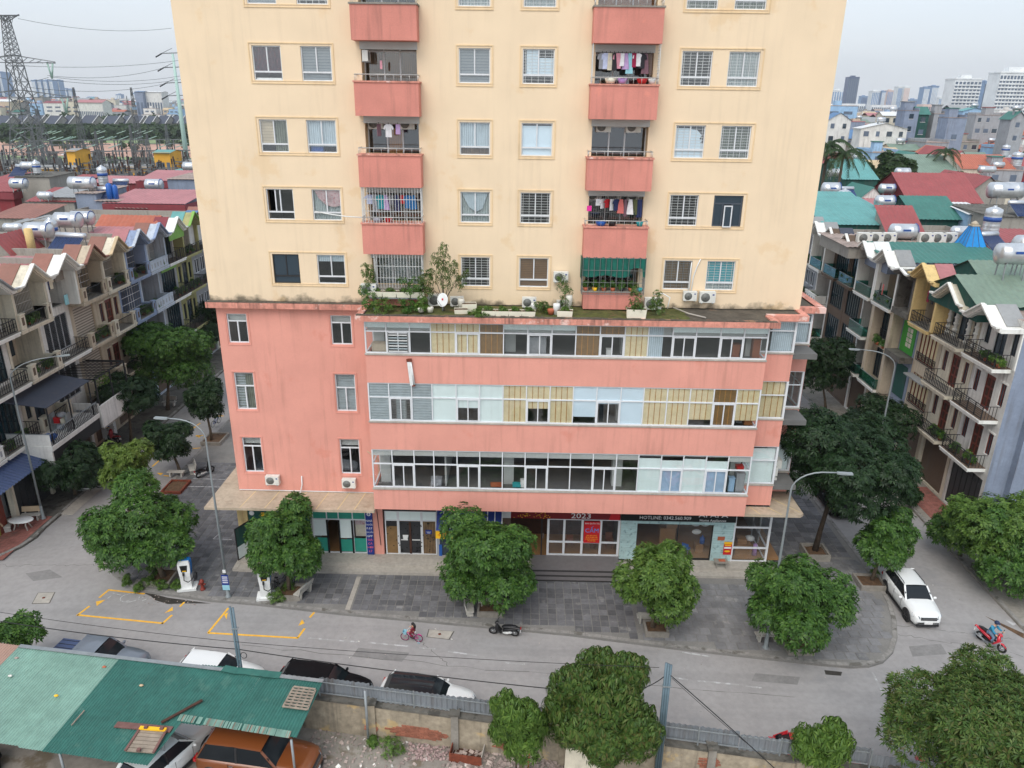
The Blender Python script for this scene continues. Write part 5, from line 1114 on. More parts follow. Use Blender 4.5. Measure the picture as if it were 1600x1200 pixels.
                    p.build('shutter',wo)
        elif ft in('loggia','grille','whitedoor'):
            h=hs[0]; m=mb(); m.quad((h[0],.25,h[2]),(h[0],1.9,h[2]),(h[0],1.9,h[3]),(h[0],.25,h[3]),wm); m.quad((h[1],.25,h[2]),(h[1],1.9,h[2]),(h[1],1.9,h[3]),(h[1],.25,h[3]),wm); m.quad((h[0],.25,h[3]),(h[1],.25,h[3]),(h[1],1.9,h[3]),(h[0],1.9,h[3]),'room_pale'); m.quad((h[0],1.9,h[2]),(h[1],1.9,h[2]),(h[1],1.9,h[3]),(h[0],1.9,h[3]),wm); m.build('loggia',root)
            m=mb(); m.box(h[0]+.4,1.84,h[2],h[0]+1.5,1.89,h[2]+2.4,'dark_wood'); m.box(h[0]+1.8,1.84,h[2]+.8,h[1]-.4,1.89,h[2]+2.3,'glass_dark'); m.build('back_door',root)
            if ft=='grille':
                m=mb(); n_=int((h[1]-h[0])/.16)
                for q in range(n_+1): x=h[0]+(h[1]-h[0])*q/n_; m.box(x-.012,.02,h[2],x+.012,.045,h[3],'grille_white')
                for q in range(5): z=h[2]+(h[3]-h[2])*q/4; m.box(h[0],.0,z-.015,h[1],.02,z+.015,'grille_white')
                m.build('grille',root)
            if ft=='whitedoor':
                m=mb()
                for q in range(9): x=h[0]+(h[1]-h[0])*q/8; m.box(x-.02,.02,h[2],x+.02,.05,h[3],'white_frame' if 2<q<6 else 'grille_grey')
                for q in range(6): z=h[2]+(h[3]-h[2])*q/5; m.box(h[0],.0,z-.018,h[1],.02,z+.018,'white_frame')
                m.build('white_screen',root)
        if bal:
            yd=-1.15; 
            if bal!='flush' and i>0:
                m=mb(); ie=.08 if side<0 else .38; m.box(ie,yd-.1,z0-.28,W_-ie,-.001,z0-.02,tm); m.box(ie-.05,yd-.16,z0-.1,W_-ie+.05,yd-.1,z0+.0,tm); m.box(ie,yd-.1,z0-.02,W_-ie,-.01,z0+.02,'w_brown' if bal=='bars' else 'concrete'); m.build('balcony_slab',root)
                rail(T,root,ie+.06,W_-ie-.06,yd,z0+.02,bal,tm)
            if bal=='flush': rail(T,root,.35,W_-.35,-.06,z0+.4,'iron',tm,.8,False)
            if plants and i>0 and r.random()<plants:
                for q in range(3):
                    x=r.uniform(.5,W_-.5); P_=T@Vector((x,yd+.35,z0+.05)); lb=lobed(.42,.42,.4,.5,4,seed*7+q+i); 
                    e=thing('balcony_plant','%s potted plant on the %s balcony of the %s'%(('leafy','round green','bushy')[q]+(' near' if x<W_/3 else ' far' if x>W_*2/3 else ' middle')+'-end',('ground','lowest','middle','top')[i],short),'plant',P_,0,'balcony plants of the row houses')
                    link('foliage',crown_mesh('foliage',lb,110,(.16,.06,6),'rosette',seed*9+q+i,'leaf_green' if q else 'leaf_fresh',.4),e); pm=MB(); pm.lathe([(.13,0),(.18,.3),(.16,.3),(.15,.28)],(0,0,0),'terra',8); pm.build('pot',e)
    if eave:
        zt=zt or top-.2; zp=zp or zt+1.2; y1=-1.65; y2=.35; P=[(0,zt),(.12*w,zt),(.5*w,zp),(.88*w,zt),(w,zt)]
        m=mb(); 
        prof=[(x,z) for x,z in P]+[(x,z-.28) for x,z in P[::-1]]
        m.prism([(x,y1+.12,z-.05) for x,z in prof],(0,y2-y1-.12,0),tm); m.build('gable_eave',root)
        m=mb(); prof=[(x,z+.04) for x,z in P]+[(x,z-.25) for x,z in P[::-1]]; m.prism([(x,y1,z) for x,z in prof],(0,.12,0),tm); prof=[(x,z+.1) for x,z in P]+[(x,z-.02) for x,z in P[::-1]]; m.prism([(x,y1-.25,z) for x,z in prof],(0,.249,0),'trim_white' if topm is None else topm); m.build('fascia',root)
        m=mb()
        for (xa,za),(xb,zb) in zip(P[1:3],P[2:4]): m.add([(xa,y1+.75,za-.02),(xb,y1+.75,zb-.02),(xb,y2+.1,zb-.02),(xa,y2+.1,za-.02),(xa,y1+.75,za+.03),(xb,y1+.75,zb+.03),(xb,y2+.1,zb+.03),(xa,y2+.1,za+.03)],[(4,5,6,7),(0,1,5,4),(2,3,7,6)],eavetop)
        m.build('eave_tiles',root)
        for x in(.12,W_-.12): m=mb(); m.box(x-.12,-1.1,fl[-2],x+.12,-.001,zt-.3,tm) if spec[-1][0] in('loggia','grille','whitedoor') else m.box(x-.1,-.08,fl[-2],x+.1,-.001,zt-.3,tm); m.build('column',root)
    return root
D('auto_glass_teal',sc(22,50,60),.06,.1,spec=.8)
FL=[.13,5,9,12.7,15.75]
LR=[(-4.4,4.0,'pale blue first house of the left row, mostly outside the frame','w_lightblue','trim_white',[('shutter',None),('win2','solid'),('win2','solid'),('loggia','solid')],'r_grey',None),
(-.3,3.95,'pale terraced house at the left edge with a yellow garage front','w_lightblue','trim_white',[('gate',None),('win2','solid'),('glass','solid'),('glass','iron')],'r_grey',None),
(3.7,4.0,'white terraced house with big dark windows and scrolled iron balconies, left row','w_white','trim_white',[('gate',None),('glass','iron'),('glass','iron'),('glass','iron')],'r_dark','w_grey'),
(7.75,3.9,'cream terraced house with curved-pier balconies and a caged top floor, left row','w_cream','w_cream',[('gate',None),('dwd','post'),('loggia','post'),('grille','post')],'r_brick',None),
(11.65,3.9,'pale house with very large dark louvred windows in the left row','w_white','trim_white',[('shutter',None),('louver',None),('louver','iron'),('loggia',None)],'r_rust',None),
(15.55,3.8,'beige house with striped roller blinds behind coral-topped piers','w_beige','w_beige',[('shutter',None),('stripe','post'),('stripe','post'),('whitedoor','post')],'r_brick','r_brick'),
(19.35,3.8,'beige house with brown shutters and a dark trellis on its top floor','w_beige','w_cream',[('shutter',None),('dw','post'),('dw','post'),('grille','post')],'r_brick','r_tan'),
(23.15,3.9,'light blue house with white lattice doors in the left row','w_blue','w_blue',[('shutter',None),('win2',None),('whitedoor','post'),('whitedoor','post')],'r_pink','w_lightblue'),
(27.05,3.9,'blue-white house with solid balconies pierced by small square holes','w_lightblue','w_lightblue',[('shutter',None),('loggia','solid'),('loggia','solid'),('grille','solid')],'r_brick','w_blue'),
(30.95,3.9,'house with bright lime green gable and tall dark glass','w_grey','trim_white',[('shutter',None),('glass','bars'),('glass','bars'),('glass','bars')],'r_maroon','trim_white'),
(34.85,3.9,'yellow-green house at the far end of the visible left row','w_olive','w_olive',[('shutter',None),('dwd','bars'),('dwd','bars'),('loggia','bars')],'r_teal','lime'),
(38.75,3.9,'grey house just behind the yellow-green one','w_grey','w_grey',[('shutter',None),('win2','bars'),('win2','bars'),('win2','bars')],'r_rust',None),
(42.65,3.9,'cream house farthest down the left street','w_cream','w_cream',[('shutter',None),('win2','bars'),('win2','bars'),('win2','bars')],'r_rust',None)]
SL=['first left house','garage-front house','white dark-windowed house','curved-pier cream house','louvred pale house','striped-blind house','brown-shuttered beige house','light blue house','blue-white house','lime gable house','yellow-green house','grey left house','farthest left house']
SR=['brown-doored white house','ornate cream house','red-windowed beige house','narrow green-panelled house','black-glass stone-framed house','open white house','near brown stone half','far brown stone half','white house by the tower','hidden grey house']
for i,(y0,w,lab,wm,tm,spec,et,fm) in enumerate(LR):
    rh=row_house(lab,-1,-35,y0,w,FL,spec,wm,tm,zt=15.75,zp=16.98,eavetop=et,topm=fm,seed=100+i,plants=.55 if i>2 else .2,short=SL[i],group='terraced houses along the left street')
    if 'lime' in lab:
        m=MB(HT(-1,-35,y0)); m.add([(.3,-1.45,15.5),(w-.3,-1.45,15.5),(w/2,-1.45,16.9)],[(0,1,2)],'lime'); m.box(.3,-1.45,14.9,w-.3,-1.38,15.5,'lime'); m.box(.3,-.2,11.7,w-.3,-.1,12.4,'lime'); m.build('lime_panel',rh)
FR=[.13,4.8,8.4,12.05,15.3]
RRW=[(4.85,4.4,'white house with brown double doors and three white balconies, right row','w_white','trim_white',[('gate',None),('dw','bars'),('dw','bars'),('dwd','bars')],'r_grey',14.9,15.95,'w_bluegrey'),
(9.3,4.2,'cream house with black scrolled iron balconies and ornate columns','w_cream','w_cream',[('shutter',None),('dw','iron'),('dw','iron'),('dwd','iron')],'r_dark',15.2,16.35,None),
(13.55,3.6,'beige house with red-framed five-light windows and a yellow gable','w_beige','w_yellow',[('shutter',None),('red','flush'),('red','flush'),('loggia','iron')],'r_pink',15.9,16.95,None),
(17.2,2.7,'narrow blue-grey house with a green wall panel and rough concrete ledges','w_bluegrey','concrete_dark',[('shutter',None),('win2',None),('win2',None),('loggia',None)],'r_grey',15.6,15.9,None),
(19.95,4.0,'house framed in beige stone with tall black glass and green glass balconies','w_beige','trim_white',[('shutter',None),('glass','glass'),('glass','flush'),('loggia','glass')],'r_grey',15.7,16.8,None),
(24.0,3.9,'white house with open recessed balconies and blue-edged slabs','w_white','trim_white',[('shutter',None),('loggia','glass'),('loggia','glass'),('loggia','glass')],'r_white',15.7,16.8,None),
(27.95,3.9,'left half of the dark brown stone building with wide teal glass','w_brown','w_brown',[('shutter',None),('glass',None),('glass',None),('glass','glass')],'r_dark',15.7,16.8,None),
(31.9,3.9,'right-hand, farther half of the dark brown stone building with wide teal glass','w_brown','w_brown',[('shutter',None),('glass',None),('glass',None),('glass','glass')],'r_dark',15.7,16.8,None),
(35.85,3.9,'white house just visible past the corner of the tower','w_white','trim_white',[('shutter',None),('loggia','glass'),('loggia','solid'),('loggia','glass')],'r_grey',15.7,16.8,None),
(39.8,3.9,'grey house hidden mostly behind the tower, right street','w_grey','trim_white',[('shutter',None),('win2','bars'),('win2','bars'),('win2','bars')],'r_grey',15.7,16.8,None)]
for i,(y0,w,lab,wm,tm,spec,et,zt,zp,sm) in enumerate(RRW):
    rh=row_house(lab,1,33.2,y0,w,FR,spec,wm,tm,zt=zt,zp=zp,eavetop=et,sidem=sm,seed=200+i,plants=.35,short=SR[i],topm='trim_white' if tm!='w_yellow' else 'w_yellow',group='terraced houses along the right street',depth=15)
    T=HT(1,33.2,y0)
    if 'five-light' in lab: m=MB(T); m.box(.2,-.75,7.6,w-.3,-.02,7.7,'r_grey'); m.beam((.2,-.75,7.6),(.2,-.02,7.3),.04,.04,'galv'); m.build('small_canopy',rh)
    if 'narrow' in lab:
        m=MB(T); m.box(.0,-1.2,12.0,w,-.001,12.5,'concrete_dark'); m.box(.0,-1.1,8.3,w,-.001,8.8,'concrete_dark'); m.build('concrete_ledge',rh); m=MB(T); m.box(.25,-.06,8.85,w-.3,-.002,11.9,'green_paint'); gp=m.build('green_panel',rh); m=MB(T)
        for a in range(2):
            for b in range(4): m.box(.7+a*.45,-.08,9.4+b*.42,1.07+a*.45,-.061,9.74+b*.42,'w_cream')
        m.build('small_panes',gp); m=MB(T); m.box(.4,-.05,5,w-.5,-.002,7.8,'w_darkgreen'); m.build('green_door',rh)
    if 'framed in beige' in lab:
        m=MB(T); m.box(-.02,-.9,4.6,.5,-.002,12.0,'w_beige'); m.box(w-.52,-.9,4.6,w-.02,-.002,12.0,'w_beige'); m.box(.5,-.9,11.6,w-.52,-.002,12.0,'w_beige'); m.build('stone_frame',rh)
    if 'cream house with black' in lab:
        for x in(.3,1.25,w-1.3,w-.35):
            m=MB(T); m.cyl((x,-.12,12.1),(x,-.12,14.7),.13,'trim_white',8)
            for q in range(6): m.lathe([(.17,0),(.2,.08),(.17,.16)],(x,-.12,12.2+q*.45),'trim_white',8)
            m.build('ornate_column',rh)
m=MB(); e=thing('blank_wall_house','blue-grey blank-walled house behind the hedge at the right edge','house',(44,1.5,0),w=True); m.box(34.6,4.3,.1,60,4.83,15.1,'w_bluegrey'); m.build('wall',e); m=MB(); m.box(34.4,4.1,15.1,60,4.85,15.35,'w_bluegrey'); m.build('coping',e)
e=thing('roof_awning','dark corrugated shade roof over a cluttered first-floor terrace','awning',(-33,10,5),w=True)
m=MB(); m.add([(-35.0,5.6,8.2),(-35,11.6,8.2),(-31.9,11.4,7.7),(-31.9,5.9,7.7),(-35.0,5.6,8.26),(-35,11.6,8.26),(-31.9,11.4,7.76),(-31.9,5.9,7.76)],[(4,5,6,7),(3,2,1,0),(3,7,6,2),(0,3,7,4),(1,5,6,2)],'r_dark'); m.build('roof_sheet',e)
for x,y in((-32,6),(-32,11.3),(-32,8.6)): m=MB(); m.box(x-.04,y-.04,4.9,x+.04,y+.04,7.7,'dark_metal'); m.build('post',e)
e=thing('terrace_box','white-walled first-floor terrace projecting over the pavement with a wire railing','terrace',(-33.4,8.6,4),w=True)
m=MB(); m.box(-35,5.5,4.6,-31.8,11.7,4.95,'w_white'); m.box(-34.98,5.5,3.4,-31.9,5.62,4.6,'w_white'); m.box(-34.98,5.62,3.7,-31.82,11.6,4.6,'w_darkstone'); m.build('slab',e)
m=MB(); m.box(-31.9,5.55,5.85,-31.84,11.65,5.9,'galv'); m.box(-31.88,5.55,4.95,-31.86,11.65,5.0,'dark_metal')
for q in range(32): y=5.6+q*.19; m.beam((-31.87,y,4.97),(-31.87,y+.19,5.85),.02,.02,'dark_metal'); m.beam((-31.87,y+.19,4.97),(-31.87,y,5.85),.02,.02,'dark_metal')
m.box(-35,5.52,5.85,-31.9,5.56,5.9,'galv'); m.build('wire_railing',e)
m=MB(); m.box(-34.98,5.56,4.95,-31.9,5.6,5.85,'w_white'); m.build('low_wall',e)
def item(name,label,cat,fn,loc=(0,0,0),group=None):
    e=MB(); fn(e); o=e.build(name); o.location=loc; return tag(o,label,cat,group)
item('blue_bundle','bright blue plastic bundle on the white-walled terrace','bundle',lambda m:(m.ball((0,0,.3),(.45,.35,.32),'plastic_blue',8,5),m.ball((.3,.1,.4),(.25,.25,.2),'plastic_blue',8,4)),(-32.5,6.4,4.95))
item('storage_rack','cluttered rack of buckets and cloth under the dark shade roof','rack',lambda m:[m.box(-.6,-.3,0,-.55,.3,1.4,'galv'),m.box(.55,-.3,0,.6,.3,1.4,'galv'),m.box(-.6,-.3,.6,.6,.3,.65,'galv'),m.box(-.4,-.2,.65,.0,.2,1.1,'plastic_red'),m.box(.1,-.2,.65,.4,.2,1.0,'w_cream'),m.ball((-.1,0,.3),(.3,.25,.25),'w_lightblue',8,5),m.ball((.1,.05,1.25),(.35,.3,.2),'w_grey',8,5)],(-32.7,8.3,4.95))
e=thing('garage_canopy','blue corrugated garage roof with a red edge at the left of the picture','canopy',(-33,3,3.5),w=True)
m=MB(); vs=[];fs=[]; n_=40
a0=Vector((-35,-.4,4.7)); a1=Vector((-35,6.0,4.7)); b0=Vector((-32.4,-.4,3.9)); b1=Vector((-32.4,6.0,3.9))
for q in range(n_+1):
    t_=q/n_; z=.04*(1 if q%2 else -1); vs+=[tuple(a0.lerp(a1,t_)+Vector((0,0,z))),tuple(b0.lerp(b1,t_)+Vector((0,0,z)))]
    if q: fs.append((2*q-2,2*q-1,2*q+1,2*q))
m.add(vs,fs,'far_dark'); m.build('roof_sheet',e); m=MB(); m.box(-35,-.55,4.6,-34.4,5.9,4.85,'r_orange'); m.build('red_edge',e); m=MB(); m.box(-35,3.2,3.2,-33.4,7.6,3.45,'concrete_dark'); m.box(-33.46,3.2,3.15,-33.38,7.6,3.5,'galv'); m.build('concrete_lip',e)
for y in(3.4,7.5): m=MB(); m.box(-34.2,y-.15,.1,-33.8,y+.15,3.2,'w_cream'); m.build('gate_pier',e)
m=MB(); m.box(-34.1,3.55,.15,-34.0,7.35,3.15,'gate_dark')
for q in range(6): m.box(-34.0,3.7+q*.62,.4,-33.96,4.2+q*.62,2.9,'gate_dark')
m.build('gate_leaf',e)
m=MB(); m.box(-34.15,.8,.1,-33.95,2.4,3.1,'olive'); m.add([(-33.94,1.6,.1),(-33.94,2.4,.1),(-33.94,2.4,3),(-33.94,1.9,3)],[(0,1,2,3)],'red_wood'); m.build('yellow_panel',e)
e=thing('pergola','black steel pergola with climbing plants over a first-floor terrace','pergola',(-33,14,6),w=True)
m=MB(); m.box(-35,12.0,7.55,-31.9,12.1,7.65,'dark_metal'); m.box(-35,16.4,7.55,-31.9,16.5,7.65,'dark_metal'); m.box(-31.95,12.0,7.55,-31.85,16.5,7.65,'dark_metal'); m.build('frame',e)
for q in range(12): m=MB(); m.box(-35,12.3+q*.36,7.66,-31.8,12.36+q*.36,7.72,'dark_metal'); m.build('slat',e)
for y in(12.05,14.2,16.45): m=MB(); m.box(-31.95,y-.05,5,-31.85,y+.05,7.55,'dark_metal'); m.build('post',e)
e=thing('lattice_wall','white parapet wall with a pierced square lattice, beside the pergola','wall',(-32,14,4),w=True)
m=MB(); m.box(-35,11.9,3.6,-31.9,12.02,5.6,'w_white'); m.box(-31.9,11.9,3.6,-31.78,16.8,5.4,'w_white'); m.build('wall',e)
m=MB()
for a in range(5):
    for b in range(3): m.box(-33.7+a*.26,11.86,4.3+b*.28,-33.5+a*.26,11.899,4.52+b*.28,'w_grey')
m.build('lattice',e)
m=MB(); m.box(-35,11.95,3.45,-31.8,16.8,3.6,'concrete'); m.build('slab',e)
bush('climbing plant on the black pergola',(-32.6,14.2,6.4),.9,.7,301,n=160,group='climbers'); bush('flowering plants on the concrete ledge beside the lattice wall',(-33.4,12.6,3.65),.6,.35,302,n=100,group='climbers')
def shed(label,x0,x1,y0,y1,z0,ze,zr,axis,roofm,wallm,name='roof_shed',cat='shed',group='metal sheds on the roofs',over=.25,ribs=True,fasc=None,mono=False,windows=0):
    """axis 'X': ridge runs along x"""
    e=thing(name,label,cat,((x0+x1)/2,(y0+y1)/2,z0),w=True,group=group); m=MB(); m.box(x0,y0,z0,x1,y1,ze,wallm)
    if not mono:
        if axis=='X':
            ym=(y0+y1)/2
            for x in(x0,x1): m.add([(x,y0,ze),(x,y1,ze),(x,ym,zr)],[(0,1,2)],wallm)
        else:
            xm=(x0+x1)/2
            for y in(y0,y1): m.add([(x0,y,ze),(x1,y,ze),(xm,y,zr)],[(0,1,2)],wallm)
    else:
        for x in(x0,x1): m.add([(x,y0,ze),(x,y1,ze),(x,y1,zr)],[(0,1,2)],wallm)
        m.quad((x0,y1,ze),(x1,y1,ze),(x1,y1,zr),(x0,y1,zr),wallm)
    m.build('wall',e)
    planes=[]
    if mono: planes=[((x0-over,y0-over,ze+.03),(x1+over,y0-over,ze+.03),(x1+over,y1+over,zr+.08),(x0-over,y1+over,zr+.08))]
    elif axis=='X':
        s=(zr-ze)/((y1-y0)/2); ym=(y0+y1)/2; d=over*s
        planes=[((x0-over,y0-over,ze-d),(x1+over,y0-over,ze-d),(x1+over,ym,zr),(x0-over,ym,zr)),((x0-over,y1+over,ze-d),(x1+over,y1+over,ze-d),(x1+over,ym,zr),(x0-over,ym,zr))]
    else:
        s=(zr-ze)/((x1-x0)/2); xm=(x0+x1)/2; d=over*s
        planes=[((x0-over,y0-over,ze-d),(x0-over,y1+over,ze-d),(xm,y1+over,zr),(xm,y0-over,zr)),((x1+over,y0-over,ze-d),(x1+over,y1+over,ze-d),(xm,y1+over,zr),(xm,y0-over,zr))]
    for a,b,c,d_ in planes:
        a,b,c,d_=map(Vector,(a,b,c,d_)); L=(b-a).length; n_=max(2,int(L/.45)) if ribs else 1; n_=min(n_,60); vs=[];fs=[]; up=Vector((0,0,.05))
        for q in range(n_*2+1):
            t_=q/(n_*2); o=up*(1.0 if q%2 else 0)+Vector((0,0,.03)); vs+=[tuple(a.lerp(b,t_)+o),tuple(d_.lerp(c,t_)+o)]
            if q: fs.append((2*q-2,2*q,2*q+1,2*q-1))
        m=MB(); m.add(vs,fs,roofm); rp_=m.build('roof',e)
    if fasc:
        m=MB(); m.box(x0-over,y0-over-.04,ze-.9,x1+over,y0-over+.02,ze,fasc); m.box(x1+over-.02,y0-over,ze-.9,x1+over+.04,y1+over,ze,fasc); m.build('fascia',e)
    if windows:
        m=MB()
        for q in range(windows): x=x0+(x1-x0)*(q+.5)/windows; m.box(x-.5,y0-.04,(z0+ze)/2-.5,x+.5,y0-.001,(z0+ze)/2+.6,'glass_dark'); w_=m
        m.build('window',e)
    return e
def tankh(label,p,L=2.2,R=.62,axis='X',stand=.9,band=True,rz=0):
    e=thing('water_tank',label,'water tank',p,rz,'stainless water tanks on the roofs'); m=MB()
    m.lathe([(.05,-L/2-.12),(R*.6,-L/2-.08),(R,-L/2+.1),(R,-L/4),(R*1.015,-L/4+.03),(R,-L/4+.06),(R,L/4),(R*1.015,L/4+.03),(R,L/4+.06),(R,L/2-.1),(R*.6,L/2+.08),(.05,L/2+.12)],(0,0,stand+R),'tank',16,axis); m.build('body',e)
    if band:
        m=MB(); m.tube([(L/2-.1,R*1.01*math.cos(t),stand+R+R*1.01*math.sin(t)) for t in [PI*q/10 for q in range(11)]],.045,'tank_band',4); m.box(-.35,-R-.01,stand+R+.1,.35,-R+.02,stand+R+.28,'tank_band'); m.build('label_band',e)
    for s_ in(-1,1):
        m=MB(); 
        for y in(-R*.7,R*.7): m.beam((s_*L*.3,y,0),(s_*L*.3,y*.8,stand+.2),.07,.07,'galv')
        m.beam((s_*L*.3,-R*.8,stand+.15),(s_*L*.3,R*.8,stand+.15),.07,.07,'galv'); m.build('stand',e)
    return e
def tankv(label,p,H=1.6,R=.55,stand=.5):
    e=thing('water_tank',label,'water tank',p,0,'stainless water tanks on the roofs'); m=MB(); pr=[(.05,0),(R,.05)]
    for q in range(6): pr+=[(R,H*(q+.3)/6.5),(R*1.03,H*(q+.55)/6.5),(R,H*(q+.8)/6.5)]
    pr+=[(R,H),(R*.5,H+.18),(.15,H+.25),(.15,H+.35),(.02,H+.35)]; m.lathe(pr,(0,0,stand),'tank',16); m.build('body',e); m=MB(); m.lathe([(R*1.035,H*.55),(R*1.035,H*.72)],(0,0,stand),'tank_band',16); m.build('label_band',e)
    m=MB(); 
    for a in range(3): m.box(R*.8*math.cos(a*2.1)-.05,R*.8*math.sin(a*2.1)-.05,0,R*.8*math.cos(a*2.1)+.05,R*.8*math.sin(a*2.1)+.05,stand,'galv')
    m.build('stand',e); return e
def solar(label,p,rz=0,W=2.0):
    e=thing('solar_water_heater',label,'solar heater',p,rz,'solar water heaters on the roofs'); m=MB(); m.lathe([(.02,-W/2-.1),(.26,-W/2),(.26,W/2),(.02,W/2+.1)],(0,.9,1.35),'tank',14,'X'); m.build('tank',e); m=MB()
    m.add([(-W/2,-.9,.15),(W/2,-.9,.15),(W/2,.75,1.25),(-W/2,.75,1.25)],[(0,1,2,3)],'solar'); m.build('collector',e)
    m=MB()
    for q in range(18): x=-W/2+W*(q+.5)/18; m.tube([(x,-.88,.2),(x,.72,1.28)],.035,'far_dark',5)
    m.build('glass_tubes',e,kind='stuff'); m=MB()
    for x in(-W/2,W/2): m.beam((x,.9,0),(x,.9,1.2),.05,.05,'galv'); m.beam((x,-.9,0),(x,-.9,.15),.05,.05,'galv'); m.beam((x,-.9,.12),(x,.9,1.2),.05,.05,'galv')
    m.build('frame',e); return e
def fz(z): return z if z<=15.6 else 15.6+min(1.5,(z-15.6)*.3)
def S2(label,u0,u1,v,z,dep,zr,axis='X',roofm='r_green',wallm='w_white',h=3.,**k):
    yy=k.pop('y',None)
    if yy is not None:
        z=PY((u0+u1)/2,v,yy).z; x0,x1=PY(u0,v,yy).x,PY(u1,v,yy).x; zr=z+zr
        return shed(label,x0,x1,yy,yy+dep,k.pop('z0',None) or .1,z,zr,axis,roofm,wallm,**k)
    zr=fz(z)+(zr-z)*.8; z=fz(z)
    if k.get('z0',0) and k['z0']>5: k['z0']=z-3
    a=PZ(u0,v,z); b=PZ(u1,v,z); y=(a.y+b.y)/2; z0=k.pop('z0',None); z0=max(.1,z-h) if z0 is None else z0
    return shed(label,a.x,b.x,y,y+dep,z0,z,zr,axis,roofm,wallm,**k)
GL='roofs behind the left row'; GRR='roofs behind the right row'
S2('long orange tiled roof behind the left zigzag eaves',143,236,366,15.6,5,17.4,'X','r_orange','w_white',group=GL,h=.8)
S2('pink metal roof beside the orange tiles, behind the beige gable',126,206,376,15.6,3.2,16.4,'X','r_pink','w_white',mono=True,group=GL)
S2('red gabled roof with a small grey gable window, far left',-28,22,400,16.0,7,18.0,'Y','r_red','w_rough',group=GL,windows=1)
S2('grey-blue blank wall block under the labelled water tank, tallest step',117,149,303,0,7,.1,'X','terrace','w_bluegrey',group=GL,name='roof_house',cat='house',mono=True,y=45)
S2('grey-blue blank wall block, middle step with the blue cylinders',149,182,315,0,7,.1,'X','terrace','w_bluegrey',group=GL,name='roof_house',cat='house',mono=True,y=44.5)
S2('grey-blue blank wall block, lower step beneath the maroon fascia',182,228,326,0,7,.1,'X','terrace','w_bluegrey',group=GL,name='roof_house',cat='house',mono=True,y=44)
S2('flat pinkish roof with deep maroon fascia, left of the tower',172,284,318,0,6.5,.7,'X','r_pink','w_bluegrey',y=44.6,mono=True,fasc='r_maroon',group=GL,over=.6,z0=14)
S2('maroon awning roof close beside the tower, farther back',216,275,283,0,6,.8,'X','r_pink','w_grey',y=62,mono=True,fasc='r_maroon',group=GL,z0=15)
S2('grey wall block with a small tank on top against the tower',261,316,281,0,7,.1,'X','terrace','w_bluegrey',y=56,mono=True,group=GL,name='roof_house',cat='house',z0=.1,h=6)
S2('wide teal roof just left of the tower, in front of the substation',246,300,274,17.8,8,18.1,'X','r_teal','w_grey',mono=True,group=GL,z0=.1)
S2('broad pinkish red gable roof behind the solar heaters',140,224,286,17.0,8,17.8,'X','r_pink','w_maroon',group=GL,z0=.1)
S2('low red roof behind the tower stand, left of the steel tripod',82,118,289,17,8,17.8,'X','r_red','w_darkgreen',mono=True,group=GL,z0=.1)
S2('red roof with a green side, half left of the grey tank block',40,118,316,17.2,6,18.4,'X','r_red','w_rough',mono=True,group=GL,z0=.1)
S2('grey mossy flat roof with caged veranda, left middle',68,118,309,0,5,.6,'X','r_grey','w_rough',y=50,mono=True,group=GL,z0=14)
S2('concrete stair tower carrying a solar heater, upper left',22,76,277,0,6,.1,'X','concrete_dark','w_rough',y=58,mono=True,group=GL,z0=.1)
S2('grey house with rusty roof sheets at the left edge',-20,52,342,17.2,6,18.0,'X','r_rust','w_rough',mono=True,group=GL,z0=.1)
S2('teal-edged mossy roof below the rusty sheets, left edge',12,90,352,16.8,5,17.0,'X','r_grey','w_darkgreen',mono=True,group=GL,z0=.1)
S2('dark maroon sheet roof at the far left edge',-30,21,300,18.2,6,19.4,'X','r_red','w_maroon',mono=True,group=GL,z0=.1,fasc='r_maroon')
S2('blue sheet roof between the green gable and the maroon roof',277,292,340,18.0,4,18.4,'X','r_blue','w_white',mono=True,group=GL)
S2('pale pink terrace roof behind the nearest left houses',-40,86,420,15.9,3.5,16.0,'X','r_pink','w_rough',mono=True,group=GL,h=1)
S2('red orange long roof at the left edge, above the maroon sheet',-30,22,286,17.5,8,18.4,'X','r_red','w_grey',mono=True,group=GL,z0=.1)
def tp(u,v,z): return PZ(u,v,fz(z))
tankh('big steel tank with a blue arc end, left of the solar panel',tp(66,388,15.9),2.2,.66,stand=.9); tankh('largest steel tank, centre of the left roofs',tp(112,373,16.2),2.3,.7,stand=1.0); tankh('steel tank partly behind the largest one',tp(133,368,16.2),2.0,.64,stand=1.0)
tankv('upright ribbed tank between the two large steel tanks',tp(86,386,15.9),1.7,.5); tankh('white steel tank with a dark label on the grey-blue block',PY(131,303,47)+Vector((0,0,.05)),2.9,.7,stand=.5); tankv('tall ribbed tank with a dark band behind the grey-blue block',PY(164,296,58),2.2,.6)
tankh('small white tank behind the maroon fascia roof',PY(243,304,54),2.0,.7,stand=.5); tankh('white tank against the tower edge',tp(300,273,21.0),2.3,.7,stand=.5,band=False); tankh('white tank on the left concrete house, above the red roof',tp(32,300,18.5),2.0,.65,stand=.4); tankh('small tank on top of the concrete stair tower',PY(47,277,60),1.7,.5,stand=1.0,band=False); tankv('squat ribbed tank beside the stair tower tank',PY(60,277,60),1.4,.5); tankh('low white tank behind the mossy roof, left',tp(72,314,18.0),1.6,.45,stand=.2,band=False); tankh('white tank low on the pink roof, far left',tp(22,365,16.2),1.6,.4,stand=.2,band=False)
solar('large solar heater with a white cylinder, behind the beige gable',tp(104,396,15.9),-.15,2.6); solar('solar heater in front of the ribbed tank on the grey-blue block',PY(161,315,46.5),0,1.9); solar('solar heater behind the blue bottle cage, left roofs',tp(187,300,18.6),.1,1.9); solar('solar heater on the concrete stair tower',PY(32,277,59.5),-.1,2.0)
